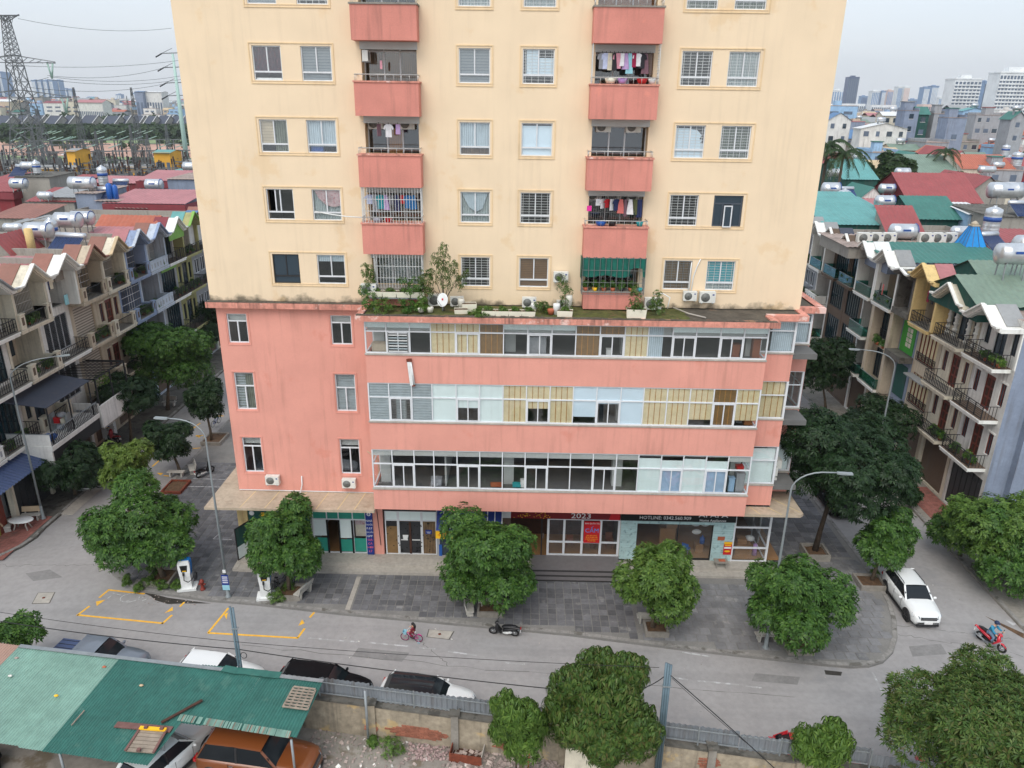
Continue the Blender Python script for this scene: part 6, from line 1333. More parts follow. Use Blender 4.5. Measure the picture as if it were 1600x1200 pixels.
item('blue_gas_cylinders','pair of tall blue cylinders on the grey-blue block','cylinder',lambda m:(m.lathe([(.35,0),(.35,1.9),(.1,2.1)],(0,0,0),'plastic_blue',10),m.lathe([(.3,0),(.3,1.7),(.1,1.9)],(.6,.1,0),'plastic_blue',10)),PY(174,315,46))
item('yellow_pipe_stack','stubby yellow vent pipe on the left terrace','pipe',lambda m:m.lathe([(.32,0),(.32,2.0),(.2,2.05)],(0,0,0),'w_yellow',10),tp(51,395,15.9))
S2('green gabled roof directly behind the white house eaves',1534,1680,478,15.6,6.5,17.3,'X','r_greygreen','w_darkgreen',group=GRR,h=1.2)
S2('second green gabled roof, behind the yellow gable',1546,1680,446,16,5.5,17.6,'X','r_greygreen','w_darkgreen',group=GRR,h=1.2)
S2('long low green roof between the air conditioners and the steel tanks',1392,1570,412,15.6,4.5,16.7,'X','r_green','w_bluegrey',mono=True,group=GRR,h=1)
S2('steep green hipped shed with dark green walls, middle right',1436,1497,340,17.6,9,20.0,'X','r_green','w_darkgreen',group=GRR,h=4.4,over=.5)
S2('red and white striped lean-to beside the green shed',1388,1440,366,15.6,3.5,18.6,'X','r_red','w_rough',mono=True,group=GRR,h=1.5)
S2('pale teal sloping roof behind the zigzag eaves',1290,1384,352,17.4,11,20.2,'X','r_teal','w_darkgreen',mono=True,group=GRR,h=1.5)
S2('wide teal roof over a pale yellow wall next to the tower',1260,1380,332,18.8,8,19.8,'X','r_teal','w_cream',mono=True,group=GRR,z0=.1)
S2('long red roof with a hipped end, middle distance right',1424,1530,316,18.6,12,22.6,'X','r_red','w_maroon',group=GRR,z0=.1)
S2('red roof meeting the long red one, behind the big tank',1512,1570,304,19.5,12,22.5,'Y','r_red','w_rough',group=GRR,z0=.1)
S2('rough grey house carrying the largest white tank',1556,1660,340,20.6,9,20.8,'X','concrete_dark','w_rough',mono=True,group=GRR,z0=.1,name='roof_house',cat='house')
S2('pale blue extension beside the rough grey house',1516,1552,336,19.5,6,20.2,'X','r_white','w_sky',mono=True,group=GRR,z0=.1)
S2('grey-green barn with a white front wall panel',1420,1496,272,20.4,16,24.0,'X','r_greygreen','w_darkgreen',group=GRR,z0=.1)
S2('teal gable roof with dark green end, left middle of the right side',1320,1370,280,19.6,14,23.0,'X','r_teal','w_darkgreen',group=GRR,z0=.1)
S2('small red gable roof over a white wall, centre right',1364,1404,272,19.6,10,21.2,'X','r_red','w_white',group=GRR,z0=.1)
S2('bright red hip roof beside the palms',1288,1338,260,18.5,12,21.5,'X','r_red','w_rough',group=GRR,z0=.1)
S2('white wall block with a red flank and green lean roof',1342,1382,312,18.5,7,20.5,'Y','r_green','w_white',mono=False,group=GRR,z0=.1)
S2('pink flat roofs behind the tanks on the right side',1320,1392,322,17.8,6,18.2,'X','r_pink','w_rough',mono=True,group=GRR,z0=.1)
S2('teal shed roof at the left of the right side, below the red hip',1280,1335,270,18.2,8,19.4,'X','r_teal','w_darkgreen',mono=True,group=GRR,z0=.1)
S2('grey house with a four-pane round window under a green gable',1412,1446,250,22.5,8,24.5,'Y','r_green','w_rough',group=GRR,z0=.1,windows=1)
S2('orange roof with a red lower edge, upper right',1508,1582,264,20.0,12,23.0,'X','r_orange','w_cream',group=GRR,z0=.1)
S2('pale yellow gable roof among trees, middle right',1376,1414,246,19.0,14,21.5,'X','r_tan','w_cream',group=GRR,z0=.1)
S2('red pyramid-like roof left of the orange one',1458,1490,250,20.0,9,23.4,'Y','r_red','w_cream',group=GRR,z0=.1)
S2('second red pyramid-like roof beside the first',1486,1514,252,20.0,9,22.8,'Y','r_red','w_white',group=GRR,z0=.1)
S2('red roof at the right edge under the white parapet',1576,1640,262,20.0,10,22.0,'X','r_red','w_maroon',group=GRR,z0=.1)
S2('red flat awning roof in front of the orange roof',1504,1548,282,19.0,5,19.8,'X','r_red','w_rough',mono=True,group=GRR,z0=.1)
S2('cream balcony house in front of the orange roof',1536,1582,288,20.4,7,20.6,'X','concrete_dark','w_cream',mono=True,group=GRR,z0=.1,windows=2,name='roof_house',cat='house')
S2('maroon low wall roof just behind the ribbed tanks',1546,1640,380,17.0,5,17.6,'X','r_red','w_maroon',mono=True,group=GRR,h=1)
tankh('white tank with a blue arc end near the air conditioners',tp(1408,380,16.8),2.4,.72,stand=.4); tankh('steel tank with a blue arc, right edge above the green gables',tp(1572,448,17.6),2.3,.75,stand=1.6); tankh('steel tank at the very right edge above the green gables',tp(1598,440,17.6),2.3,.8,stand=1.8); tankh('largest white cylindrical tank on the rough grey house',tp(1566,322,20.8),3.9,.95,stand=.9); tankv('tall ribbed tank with green bands behind the blue skylight',tp(1543,376,17.0),2.5,.75); tankh('round-ended tank with a blue arc next to the tower',tp(1296,312,19.2),2.2,.85,stand=.5); tankv('squat ribbed tank with a blue band, near the tower',tp(1317,318,19.0),1.3,.75,.2); tankh('white tank behind the steep green shed',tp(1380,330,18.8),2.1,.72,stand=.4); tankh('small white tank on the white house, centre right',tp(1407,287,20),2.2,.6,stand=1.2,band=False); tankh('white tank above the teal gable roof',tp(1302,280,19.8),2.2,.65,stand=.4,band=False); tankh('white tank below the grey-green barn',tp(1418,306,19.6),2.1,.7,stand=.3); tankh('white tank left of the barn',tp(1384,306,19.6),2.0,.65,stand=.3); tankh('low white tank beside the green-banded tank',tp(1500,374,17.2),1.9,.55,stand=.2,band=False); tankv('tank on the red flat roofs by the right edge',tp(1586,262,22),2.6,1.0,.2); tankv('ribbed tank above the orange roof',tp(1569,245,23.5),2.4,.9,.2); tankh('white tank in front of the orange roof',tp(1540,274,20.8),2.8,.6,stand=.4,band=False)
solar('solar heater with a long white cylinder left of the ribbed tank',tp(1318,312,19.3),.05,3.0); solar('solar heater at the right edge of the rough grey house',tp(1597,338,20.8),.1,2.4); solar('solar heater lying near the blue skylight',tp(1552,392,17.0),.3,2.0)
c=tp(1514,390,17.0); e=thing('skylight','bright blue glass pyramid skylight with a small cap, right roofs','skylight',c); e.scale=(.62,.62,.75)
for q in range(4):
    a=PI/4+q*PI/2; b=a+PI/2
    for s_ in range(3):
        f0,f1=s_/3,(s_+1)/3; p0=Vector((math.cos(a),math.sin(a),0)).lerp(Vector((math.cos(b),math.sin(b),0)),f0); p1=Vector((math.cos(a),math.sin(a),0)).lerp(Vector((math.cos(b),math.sin(b),0)),f1)
        m=MB(); m.add([tuple(p0*2.5),tuple(p1*2.5),tuple(p1*.62+Vector((0,0,2.9))),tuple(p0*.62+Vector((0,0,2.9)))],[(0,1,2,3)],'r_cyan'); m.build('pane',e); m=MB(); m.beam(tuple(p0*2.52),tuple(p0*.63+Vector((0,0,2.92))),.07,.05,'far_dark'); m.build('glazing_bar',e)
m=MB(); m.box(-.55,-.55,2.85,.55,.55,3.0,'w_beige'); m.lathe([(.45,0),(.5,.2),(.1,.45)],(0,0,3.0),'w_beige',8); m.build('cap',e); m=MB(); m.box(-1.85,-1.85,-.15,1.85,1.85,.02,'concrete'); m.build('kerb',e)
def ac(label,p,rz=0,s=1.,fan=1,group='outdoor air conditioning units'):
    e=thing('air_conditioner',label,'air conditioner',p,rz,group); e.scale=(s,s,s); m=MB(); m.box(-.42,-.16,0,.42,.16,.58,'ac_white'); m.build('case',e)
    m=MB(); m.lathe([(.24,-.175),(.24,-.16),(.225,-.16),(.225,-.172)],(-.12,0,.29),'ac_grille',16,'Y'); m.lathe([(.22,-.165),(.01,-.164)],(-.12,0,.29),'ac_fan',16,'Y')
    for q in range(1,5): m.tube([(-.12+.05*q*math.cos(t*PI/6),-.176,.29+.05*q*math.sin(t*PI/6)) for t in range(12)],.006,'ac_grille',3,closed=True)
    m.lathe([(.06,-.18),(.01,-.182)],(-.12,0,.29),'ac_grille',10,'Y'); m.build('fan_grille',e); m=MB(); m.box(.2,-.166,.1,.38,-.16,.5,'ac_white'); m.box(.24,-.17,.4,.34,-.166,.47,'sign_blue'); m.build('side_panel',e)
    for x in(-.3,.3): m=MB(); m.box(x-.03,-.18,-.05,x+.03,.2,0,'galv'); m.build('foot',e)
    return e
for i,u in enumerate((1349,1367,1386)): ac(('left','middle','right')[i]+' unit of the left trio of rooftop air conditioners',tp(u,379,17.6),0,1.6)
for i,u in enumerate((1445,1464,1481)): ac(('left','middle','right')[i]+' unit of the right trio of rooftop air conditioners',tp(u,379,17.6),0,1.6)
S2('cream parapet box between the two trios of air conditioners',1402,1438,372,18.2,1,17.85,'X','w_cream','w_cream',mono=True,group=GRR,h=1.1)
S2('long rough flat roof carrying the air conditioners',1330,1500,388,17.4,7,17.5,'X','terrace','w_rough',mono=True,group=GRR,h=1)
RC=['r_red','r_red','r_maroon','r_green','r_teal','r_greygreen','r_grey','r_pink','r_orange','terrace','terrace','r_white','r_tan','r_blue']; WC=['w_white','w_white','w_grey','w_bluegrey','w_beige','w_rough','w_cream','w_rough','w_sky','w_lav']
RN=dict(r_red='red',r_maroon='maroon',r_green='green',r_teal='teal',r_greygreen='grey-green',r_grey='grey',r_pink='pink',r_orange='orange',terrace='bare flat',r_white='white',r_tan='tan',r_blue='blue'); WN=dict(w_white='white',w_grey='grey',w_bluegrey='blue-grey',w_beige='beige',w_rough='rough grey',w_cream='cream',w_sky='sky blue',w_lav='lavender')
town=[]
def townhouse(x,y,w,d,h,rm,wm,rd,side):
    z=h; e=thing('town_house','', 'house',(x,y,0),0,'houses of the dense town beyond, %s side'%side); m=MB(); m.box(-w/2,-d/2,0,w/2,d/2,z,wm); gable=rm!='terrace' and rd.random()<.75; zr=z+rd.uniform(.9,2.2)
    ax=rd.random()<.55
    if gable:
        if ax:
            for X in(-w/2,w/2): m.add([(X,-d/2,z),(X,d/2,z),(X,0,zr)],[(0,1,2)],wm)
        else:
            for Y in(-d/2,d/2): m.add([(-w/2,Y,z),(w/2,Y,z),(0,Y,zr)],[(0,1,2)],wm)
    m.build('wall',e); m=MB(); o=.35; t=.05
    if gable:
        if ax: m.add([(-w/2-o,-d/2-o,z-.15),(w/2+o,-d/2-o,z-.15),(w/2+o,0,zr+t),(-w/2-o,0,zr+t),(w/2+o,d/2+o,z-.15),(-w/2-o,d/2+o,z-.15)],[(0,1,2,3),(3,2,4,5)],rm)
        else: m.add([(-w/2-o,-d/2-o,z-.15),(-w/2-o,d/2+o,z-.15),(0,d/2+o,zr+t),(0,-d/2-o,zr+t),(w/2+o,d/2+o,z-.15),(w/2+o,-d/2-o,z-.15)],[(0,1,2,3),(3,2,4,5)],rm)
    else: m.box(-w/2-.1,-d/2-.1,z,w/2+.1,d/2+.1,z+.12,rm); m.box(-w/2,-d/2+.01,z+.12,-w/2+.15,d/2-.01,z+.8,wm); m.box(w/2-.15,-d/2+.01,z+.12,w/2,d/2-.01,z+.8,wm); m.box(-w/2+.16,d/2-.16,z+.12,w/2-.16,d/2,z+.8,wm)
    m.build('roof',e); fy=-d/2
    if not gable and rd.random()<.6: m=MB(); q=rd.uniform(1.8,2.8); m.box(-q/2,0,z+.12,q/2,q*.9,z+2.3,wm); m.box(-q/2-.2,-.2,z+2.3,q/2+.2,q*.9+.2,z+2.5,rd.choice(['r_red','r_green','r_grey'])); m.build('stair_head',e)
    nf=int((h-1)/3.3); nw=max(1,int(w/2.6)); fl0=max(0,nf-3)
    for f in range(fl0,nf):
        for q in range(nw):
            if rd.random()<.25: continue
            X=-w/2+w*(q+.5)/nw; Z=h-(nf-f)*3.3+1.2; ww=rd.uniform(.45,.8); m=MB(); m.box(X-ww,fy-.05,Z,X+ww,fy-.001,Z+1.3,'far_win' if rd.random()<.6 else 'glass_dark'); m.box(X-ww-.08,fy-.08,Z-.1,X+ww+.08,fy-.001,Z-.001,'w_white'); m.build('window',e)
    sx=1 if side=='left' else -1
    if rd.random()<.5: 
        m=MB(); X=rd.uniform(-w/4,w/4); Y=rd.uniform(-d/4,d/4); m.lathe([(.05,-1.1),(.6,-1),(.6,1),(.05,1.1)],(X,Y,zr+.9 if gable else z+.9+(2.4 if not gable else 0)*0),'tank',10,'X'); m.box(X-.8,Y-.4,z,X-.7,Y+.4,(zr if gable else z)+.5,'galv'); m.box(X+.7,Y-.4,z,X+.8,Y+.4,(zr if gable else z)+.5,'galv'); m.build('roof_tank',e)
    town.append((e,rm,wm,gable,h)); return e
rd=random.Random(77)
def fill(side,y,xa,xb,hm,gap=.4,rc=RC):
    x=xa
    while x<xb:
        w=rd.uniform(4,7.5) if y<200 else rd.uniform(5,10); d=rd.uniform(7,10); h=max(8,rd.gauss(hm,2.4)); townhouse(x+w/2,y+d/2+rd.uniform(-1,1),w,d,h,rd.choice(rc),rd.choice(WC),rd,side); x+=w+gap+(rd.random()<.15)*3
def xr(u,y): return PY(u,300,y).x
for y,hm in((100,12.5),(112,13),(124,13.5),(136,14),(149,14),(162,14.5),(176,14.5),(191,15),(207,15),(224,15.5),(243,15.5),(264,16),(288,16),(314,16.5)): fill('right',y,xr(1275,y),xr(1625,y)+4,hm)
for (u0,u1,vt,d,wm,rm) in ((1410,1428,173,250,'w_bluegrey','terrace'),(1430,1444,178,252,'w_darkgreen','r_green'),(1455,1474,178,255,'w_grey','terrace'),(1477,1500,184,240,'w_bluegrey','terrace'),(1378,1412,180,270,'w_cream','r_white'),(1345,1406,200,235,'w_white','r_white'),(1290,1322,188,240,'w_white','r_blue'),(1574,1592,186,250,'w_grey','r_green'),(1503,1532,173,330,'w_sky','r_teal'),(1524,1566,180,300,'w_grey','terrace')):
    q=PD((u0+u1)/2,vt,d); townhouse(q.x,q.y,(u1-u0)/1169.68*d,5,q.z,rm,wm,rd,'right')
RN['r_dark']='dark'; WN['w_darkgreen']='dark green'
from collections import defaultdict
def camuv(p): 
    v=p-CAM; return 800+1169.68*v.dot(RR)/v.dot(FF)
groups=defaultdict(list)
for e,rm,wm,gb,h in town:
    d=e.location.y; row='nearest' if d<100 else 'front' if d<130 else 'second' if d<150 else 'third' if d<170 else 'fourth' if d<190 else 'middle' if d<215 else 'sixth' if d<245 else 'rear' if d<275 else 'distant' if d<310 else 'farthest'
    sd_='left' if e.location.x<0 else 'right'
    groups[(RN[rm],WN[wm],row,sd_,'gabled' if gb else 'flat-roofed',rm=='terrace')].append(e)
ORD=['leftmost','second','third','fourth','fifth','sixth','seventh','eighth']
for (a,b,row,sd_,gb,te),L in groups.items():
    L.sort(key=lambda e:camuv(Vector((e.location.x,e.location.y,e.location.z+14))))
    for i,e in enumerate(L):
        base=('%s %s house with a %s roof, %s row, %s side'%(b,gb,a,row,sd_)) if not te else ('%s walled house with a bare terrace top, %s row, %s side'%(b,row,sd_))
        e['label']=base if len(L)==1 else ('%s%s '%(ORD[i],'' ) +base)
def mass(name,label,d0,d1,n,ua,ub,h,seed,cols):
    r=np.random.default_rng(seed); m=MB(); rr=random.Random(seed)
    for i in range(n):
        d=rr.uniform(d0**.5,d1**.5)**2; u=rr.uniform(ua,ub); q=PD(u,200,d); w=rr.uniform(6,14)*(1+d/2500); dp=rr.uniform(8,16); H=max(5,rr.gauss(h,4))
        c=rr.choice(cols); m.box(q.x-w/2,q.y-dp/2,-.05,q.x+w/2,q.y+dp/2,H,c); rc=rr.choice(RC+['r_white','r_grey','terrace','r_white'])
        if rr.random()<.5: m.add([(q.x-w/2-.3,q.y-dp/2-.3,H-.1),(q.x+w/2+.3,q.y-dp/2-.3,H-.1),(q.x+w/2+.3,q.y,H+1.8),(q.x-w/2-.3,q.y,H+1.8),(q.x+w/2+.3,q.y+dp/2,H-.1),(q.x-w/2-.3,q.y+dp/2,H-.1)],[(0,1,2,3),(3,2,4,5)],rc)
        else: m.box(q.x-w/2-.1,q.y-dp/2-.1,H,q.x+w/2+.1,q.y+dp/2+.1,H+.3,rc); m.box(q.x-1.5,q.y-1.5,H+.3,q.x+1.5,q.y+1.5,H+2.4,c)
        if rr.random()<.7 and d<900:
            nf=max(1,int(H/3.4))
            for f in range(max(0,nf-2),nf): m.box(q.x-w*.35,q.y-dp/2-.1,f*3.4+1.2,q.x-w*.08,q.y-dp/2,f*3.4+2.5,'far_win'); m.box(q.x+w*.08,q.y-dp/2-.1,f*3.4+1.2,q.x+w*.35,q.y-dp/2,f*3.4+2.5,'far_win')
    return m.build(name,kind='stuff',label=label,cat='houses')
WC2=['w_white','w_white','w_grey','w_rough','w_cream','w_beige','w_sky','w_bluegrey']
mass('distant_rooftops','packed small houses and roofs running to the skyline on the right',350,1500,1500,1270,1640,15,1,WC2)
mass('distant_rooftops','pale low houses along the skyline on the left',860,2200,700,-60,310,17,2,WC2)
mass('distant_rooftops','faint far houses behind the tower and along the horizon',1500,3200,900,-80,1680,16,3,WC2)
mass('distant_rooftops','low houses hidden behind the cream tower',125,850,560,430,1140,13,4,WC2)
def treemass(name,label,d0,d1,n,ua,ub,h,seed,m='leaf_far'):
    rr=random.Random(seed); lobes=[]
    for i in range(n): d=rr.uniform(d0,d1); q=PD(rr.uniform(ua,ub),200,d); R=rr.uniform(2.5,5)*h/8; lobes.append((q.x,q.y,h*rr.uniform(.45,.6),R,R,h*.5))
    me=crown_mesh(name,lobes,n*26,(2.6*h/8,1.6*h/8,5),'rosette',seed,m,.5); return link(name,me,kind='stuff',label=label,cat='trees')
treemass('distant_trees','line of palms and trees in front of the dark-roofed villas',620,690,170,-40,310,8.5,11)
treemass('distant_trees','scattered trees among the far houses on the left',720,1500,90,-60,310,13,12)
treemass('distant_trees','scattered trees among the town roofs on the right',150,1200,80,1270,1640,15,13)
for i,(u,v,d,R,lab) in enumerate(((1396,262,150,3.4,'round dark tree between the red gable and the grey house'),(1500,282,135,1.6,'tree clump right of the barn'),(1348,262,150,1.3,'tree beside the yellow gable'))):
    b=PD(u,v,d); lb=lobed(R,R,R*.8,b.z,6,400+i); tree(lab,(b.x,b.y,0),lb,700,(.9,.5,6),'rosette','leaf_far',400+i,r0=.3,h=b.z-R*.6,group='trees among the roofs',name='roof_gap_tree')
def band(name,v0,v1,u0,u1,z,m):
    P=[PZ(u0,v0,z),PZ(u1,v0,z),PZ(u1,v1,z),PZ(u0,v1,z)]; q=MB(); q.poly([(p.x,p.y,z) for p in P],m); q.build(name,kind='structure')
def bandd(name,d0,d1,m,z,x0=-420,x1=20): q=MB(); q.poly([(x0,d0,z),(x1,d0,z),(x1,d1,z),(x0,d1,z)],m); q.build(name,kind='structure')
bandd('substation_yard',95,330,'far_ground',-.03); bandd('green_field',470,660,'green_field',-.03,-500,10); bandd('bare_earth',350,470,'red_earth',-.03,-450,10); bandd('grass_strip',325,350,'green_field',-.02,-400,10)
treemass('hedge_bushes','low bushes on the bare earth behind the substation',335,360,16,30,300,5,14); treemass('field_bushes','small bushes dotted over the green field',480,580,30,0,310,4,15)
def block(label,u0,u1,d,h,dep,rm,wm,zr,cat='building',name='far_building',nwin=0,group=None):
    a=PD(u0,200,d); b=PD(u1,200,d); y=(a.y+b.y)/2; e=thing(name,label,cat,((a.x+b.x)/2,y,0),w=True,group=group); m=MB(); m.box(a.x,y,0,b.x,y+dep,h,wm); 
    for X in(a.x,b.x): m.add([(X,y,h),(X,y+dep,h),(X,y+dep/2,zr)],[(0,1,2)],wm)
    m.build('wall',e); m=MB(); m.add([(a.x-.5,y-.8,h-.2),(b.x+.5,y-.8,h-.2),(b.x+.5,y+dep/2,zr+.1),(a.x-.5,y+dep/2,zr+.1),(b.x+.5,y+dep+.8,h-.2),(a.x-.5,y+dep+.8,h-.2)],[(0,1,2,3),(3,2,4,5)],rm); m.build('roof',e)
    for q in range(nwin): x=a.x+(b.x-a.x)*(q+.5)/nwin; m=MB(); w_=(b.x-a.x)/nwin*.3; m.box(x-w_,y-.1,h*.35,x+w_,y-.001,h*.7,'far_win'); m.build('window',e)
    return e
block('long low white building on the bare earth',85,127,385,5,8,'r_white','w_white',5.6,nwin=8)
block('long yellow building of the electrical substation with white sheds, left part',-20,118,285,7,8,'r_grey','sub_yellow',7.6,nwin=14); block('yellow substation building, right part with a taller hall',116,232,290,6.5,8,'r_grey','sub_yellow',7,nwin=12); block('tall yellow hall at the right end of the substation',231,262,288,11,9,'r_teal','sub_yellow',11.5,nwin=3); block('tall yellow hall in the left half of the substation',94,112,286,12,9,'r_grey','sub_yellow',12.4,nwin=2); block('low yellow wing beside the tower edge',262,305,292,7.5,8,'r_grey','sub_yellow',8,nwin=5)
xs=[(-30,18),(19,40),(41,66),(67,92),(94,112),(122,150),(158,184),(186,200),(202,222),(224,240),(242,262),(264,280),(282,296)]
for i,(a,b) in enumerate(xs):
    e=block('%s of the dark-roofed villas beyond the palm line'%(['leftmost','second from left','third from left','fourth from left','fifth from left','sixth from left','seventh, mid-row','sixth from right','fifth from right','fourth from right','third from right','second from right','rightmost'][i]),a,b,690+8*(i%3),9,20,'r_dark','w_rough',14.5,cat='villa',name='villa',nwin=4,group='dark-roofed villas beyond the palms')
    q=e.location; m=MB(); w_=(PD(b,200,690).x-PD(a,200,690).x)/2
    for s_ in(-1,1): m.beam((q.x+s_*w_,q.y-1.2,9),(q.x+s_*w_,q.y+10,15),.4,.25,'w_white')
    m.build('gable_wall',e)
block('long low white and pink school-like building behind the villas',120,172,760,24,14,'r_pink','w_white',26,nwin=14); block('white and grey five-storey block left of the mint mast',232,262,900,34,16,'r_white','w_white',34.5,nwin=6); block('bluish block under the thin mast on the left skyline',217,232,900,34,16,'r_blue','w_bluegrey',34.5,nwin=2)
def hirise(label,u0,u1,vt,d,m1,m2,nv=6,dep=22,fl=3.6,crown=True,rec=None):
    a=PD(u0,150,d); b=PD(u1,150,d); t=PD((u0+u1)/2,vt,d).z; y=(a.y+b.y)/2; e=thing('high_rise',label,'high-rise',((a.x+b.x)/2,y,0),w=True,group='high-rises on the skyline'); w_=b.x-a.x
    m=MB(); m.box(a.x,y,0,b.x,y+dep,t,m1); m.build('wall',e)
    if crown: m=MB(); m.box(a.x+w_*.3,y+dep*.3,t,a.x+w_*.7,y+dep*.7,t+w_*.12,m1); m.box(a.x-.6,y-.6,t-1.5,b.x+.6,y+dep,t-.2,m1); m.build('rooftop',e)
    for q in range(nv):
        x=a.x+w_*(q+.5)/nv; m=MB(); ww=w_/nv*.3; m.box(x-ww,y-.5,6,x+ww,y-.01,t-4,m2)
        m.build('window_strip',e)
    if rec:
        nf=int((t-8)/fl); cells_=MB()
        for f in range(nf): z=6+f*fl; cells_.box(a.x,y-.8,z,b.x,y-.5,z+fl*.42,m1)
        cells_.build('floor_bands',e,kind='stuff')
    return e
hirise('nearest white apartment slab at the right edge of the skyline',1546,1625,112,1000,'far_white','far_win',11,rec=1); hirise('white apartment tower with a blue corner sign, second from the right edge',1482,1536,122,1050,'far_white','far_win',7,rec=1); hirise('bluish tower standing behind the white apartment tower',1534,1542,126,1300,'haze_blue','far_win',2)
for i,(u0,u1,vt,d,c1,c2) in enumerate(((1298,1320,141,2300,'far_white','haze_blue'),(1321,1340,120,2100,'far_dark','far_win'),(1346,1357,150,2600,'haze_blue','far_dark'),(1361,1376,142,2200,'far_white','haze_blue'),(1377,1384,142,2200,'haze_blue','far_white'),(1385,1398,141,2250,'far_pinkish','haze_blue'),(1401,1409,135,2100,'far_white','haze_blue'),(1410,1421,135,2120,'far_white','far_pinkish'),(1422,1436,155,2700,'haze_blue','far_dark'),(1441,1452,136,2000,'haze_blue','far_white'),(1453,1466,134,2050,'haze_blue','far_white'),(1467,1480,152,2400,'far_white','haze_blue'))):
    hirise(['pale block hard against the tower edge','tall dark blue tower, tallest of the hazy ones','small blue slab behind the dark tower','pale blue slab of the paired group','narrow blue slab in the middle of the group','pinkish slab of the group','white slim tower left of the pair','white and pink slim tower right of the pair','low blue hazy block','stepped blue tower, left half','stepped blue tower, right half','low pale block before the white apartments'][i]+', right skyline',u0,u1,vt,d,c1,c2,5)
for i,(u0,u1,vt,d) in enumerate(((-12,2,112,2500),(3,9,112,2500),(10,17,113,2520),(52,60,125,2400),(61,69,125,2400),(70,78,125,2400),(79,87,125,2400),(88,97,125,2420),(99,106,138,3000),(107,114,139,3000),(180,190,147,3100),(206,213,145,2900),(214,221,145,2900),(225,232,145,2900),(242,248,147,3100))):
    hirise(['first','second','third','fourth','fifth','sixth','seventh','eighth','ninth','tenth','eleventh','twelfth','thirteenth','fourteenth','last'][i]+' blue hazy tower counted from the left edge of the skyline',u0,u1,vt,d,'haze_blue','far_white',3)
hirise('white institute-like long building before the right skyline, left part',1315,1358,162,1500,'far_white','far_win',12,crown=False); hirise('white long building before the right skyline, right part',1361,1408,164,1480,'far_white','far_win',12,crown=False); hirise('pinkish low block before the stepped blue towers',1443,1466,163,1500,'far_pinkish','far_win',6,crown=False)
def lattice(m,c,h,b,t,n,mm='pylon_steel',r=.12,arms=()):
    c=Vector(c); lv=[]
    for i in range(n+1):
        f=i/n; z=h*f; w=(b*(1-f)+t*f) if len(arms)==0 else b*(1-f)**1.5+t*(1-(1-f)**1.5); lv.append([c+Vector((sx*w/2,sy*w/2,z)) for sx,sy in((-1,-1),(1,-1),(1,1),(-1,1))])
    for i in range(n):
        for q in range(4):
            a,b_=lv[i],lv[i+1]; m.beam(a[q],b_[q],r*1.6,r*1.6,mm); m.beam(a[q],b_[(q+1)%4],r,r,mm); m.beam(a[(q+1)%4],b_[q],r,r,mm); m.beam(b_[q],b_[(q+1)%4],r,r,mm)
d=300; b=PD(57,268,d); H=PD(18,25,d).z; e=thing('pylon','tall steel lattice power pylon with three crossarms at the left edge','pylon',(b.x,b.y,0)); m=MB(); lattice(m,(0,0,0),H*.72,13,3.6,8,r=.15,arms=(1,)); m.build('lower_mast',e); m=MB(); lattice(m,(0,0,H*.72),H*.28,3.6,1.6,9,r=.11); m.build('upper_mast',e)
def zat(v): return PD(18,v,d).z
for v,L in((25,4.5),(98,13),(152,16)):
    z=zat(v); m=MB()
    for s_ in(-1,1):
        for yy in(-1,1): m.beam((0,yy*1.2,z),(s_*L,0,z+.2),.2,.2,'pylon_steel'); m.beam((0,yy*1.2,z+2.2 if L>5 else z-1.5),(s_*L,0,z+.4),.2,.2,'pylon_steel')
        for q in range(6): x0=s_*L*q/6; x1=s_*L*(q+1)/6; m.beam((x0,0,z),(x1,0,z+(2.2 if L>5 else -1.5)*(1-(q+1)/6)),.15,.15,'pylon_steel')
    m.build('crossarm',e)
    if L>5:
        for s_ in(-1,1): m=MB(); m.cyl((s_*L*.93,0,z),(s_*L*.85,0,z-4.5),.25,'insulator',6); m.cyl((s_*L*.8,0,z),(s_*L*.85,0,z-4.5),.25,'insulator',6); m.build('insulator',e)
PYB=Vector((b.x,b.y,0))
d2=330; e=thing('steel_mast','slim mint-coloured steel mast with short crossarms beside the cream tower','mast',tuple(Vector((PD(290,235,d2).x,PD(290,235,d2).y,0)))); Hm=PD(270,84,d2).z; topx=PD(270,84,d2).x-e.location.x
m=MB(); m.tube([(0,0,0),(0,0,Hm*.5),(0,0,Hm)],[1.1,.8,.45],'pole_mint',8); m.build('pole',e)
for v in(84,106,130,150):
    z=PD(278,v,d2).z; m=MB(); m.beam((-4.2,0,z),(2.5,0,z+.3),.3,.3,'pylon_steel'); m.beam((-4.2,0,z),(0,0,z+1.8),.15,.15,'pylon_steel'); m.build('crossarm',e); m=MB(); m.cyl((-4,0,z),(-6.5,0,z-1.3),.25,'dark_metal',5); m.build('insulator',e)
for i,(ua,va,ub,vb) in enumerate(((28,29,268,44),(22,102,330,86),(74,118,262,104),(78,120,300,115),(74,124,300,121),(40,136,262,130),(20,30,-10,70),(76,121,-30,110))):
    a=PD(ua,va,d); bb=PD(ub,vb,d2 if ub>200 else d); m=MB(); m.tube(hang(a,bb,2.0,10),.07,'pylon_steel',3,cap=False); o=m.build('power_line'); tag(o,['top earth wire from the pylon peak to the mast','wire from the middle crossarm to behind the tower','upper wire from the right insulators to the mast','wire just below, passing behind the mast','lowest wire of the right insulators','wire low across the blue towers','wire running down left from the pylon peak','wire running left from the right insulators'][i],'power line','power lines on the left')
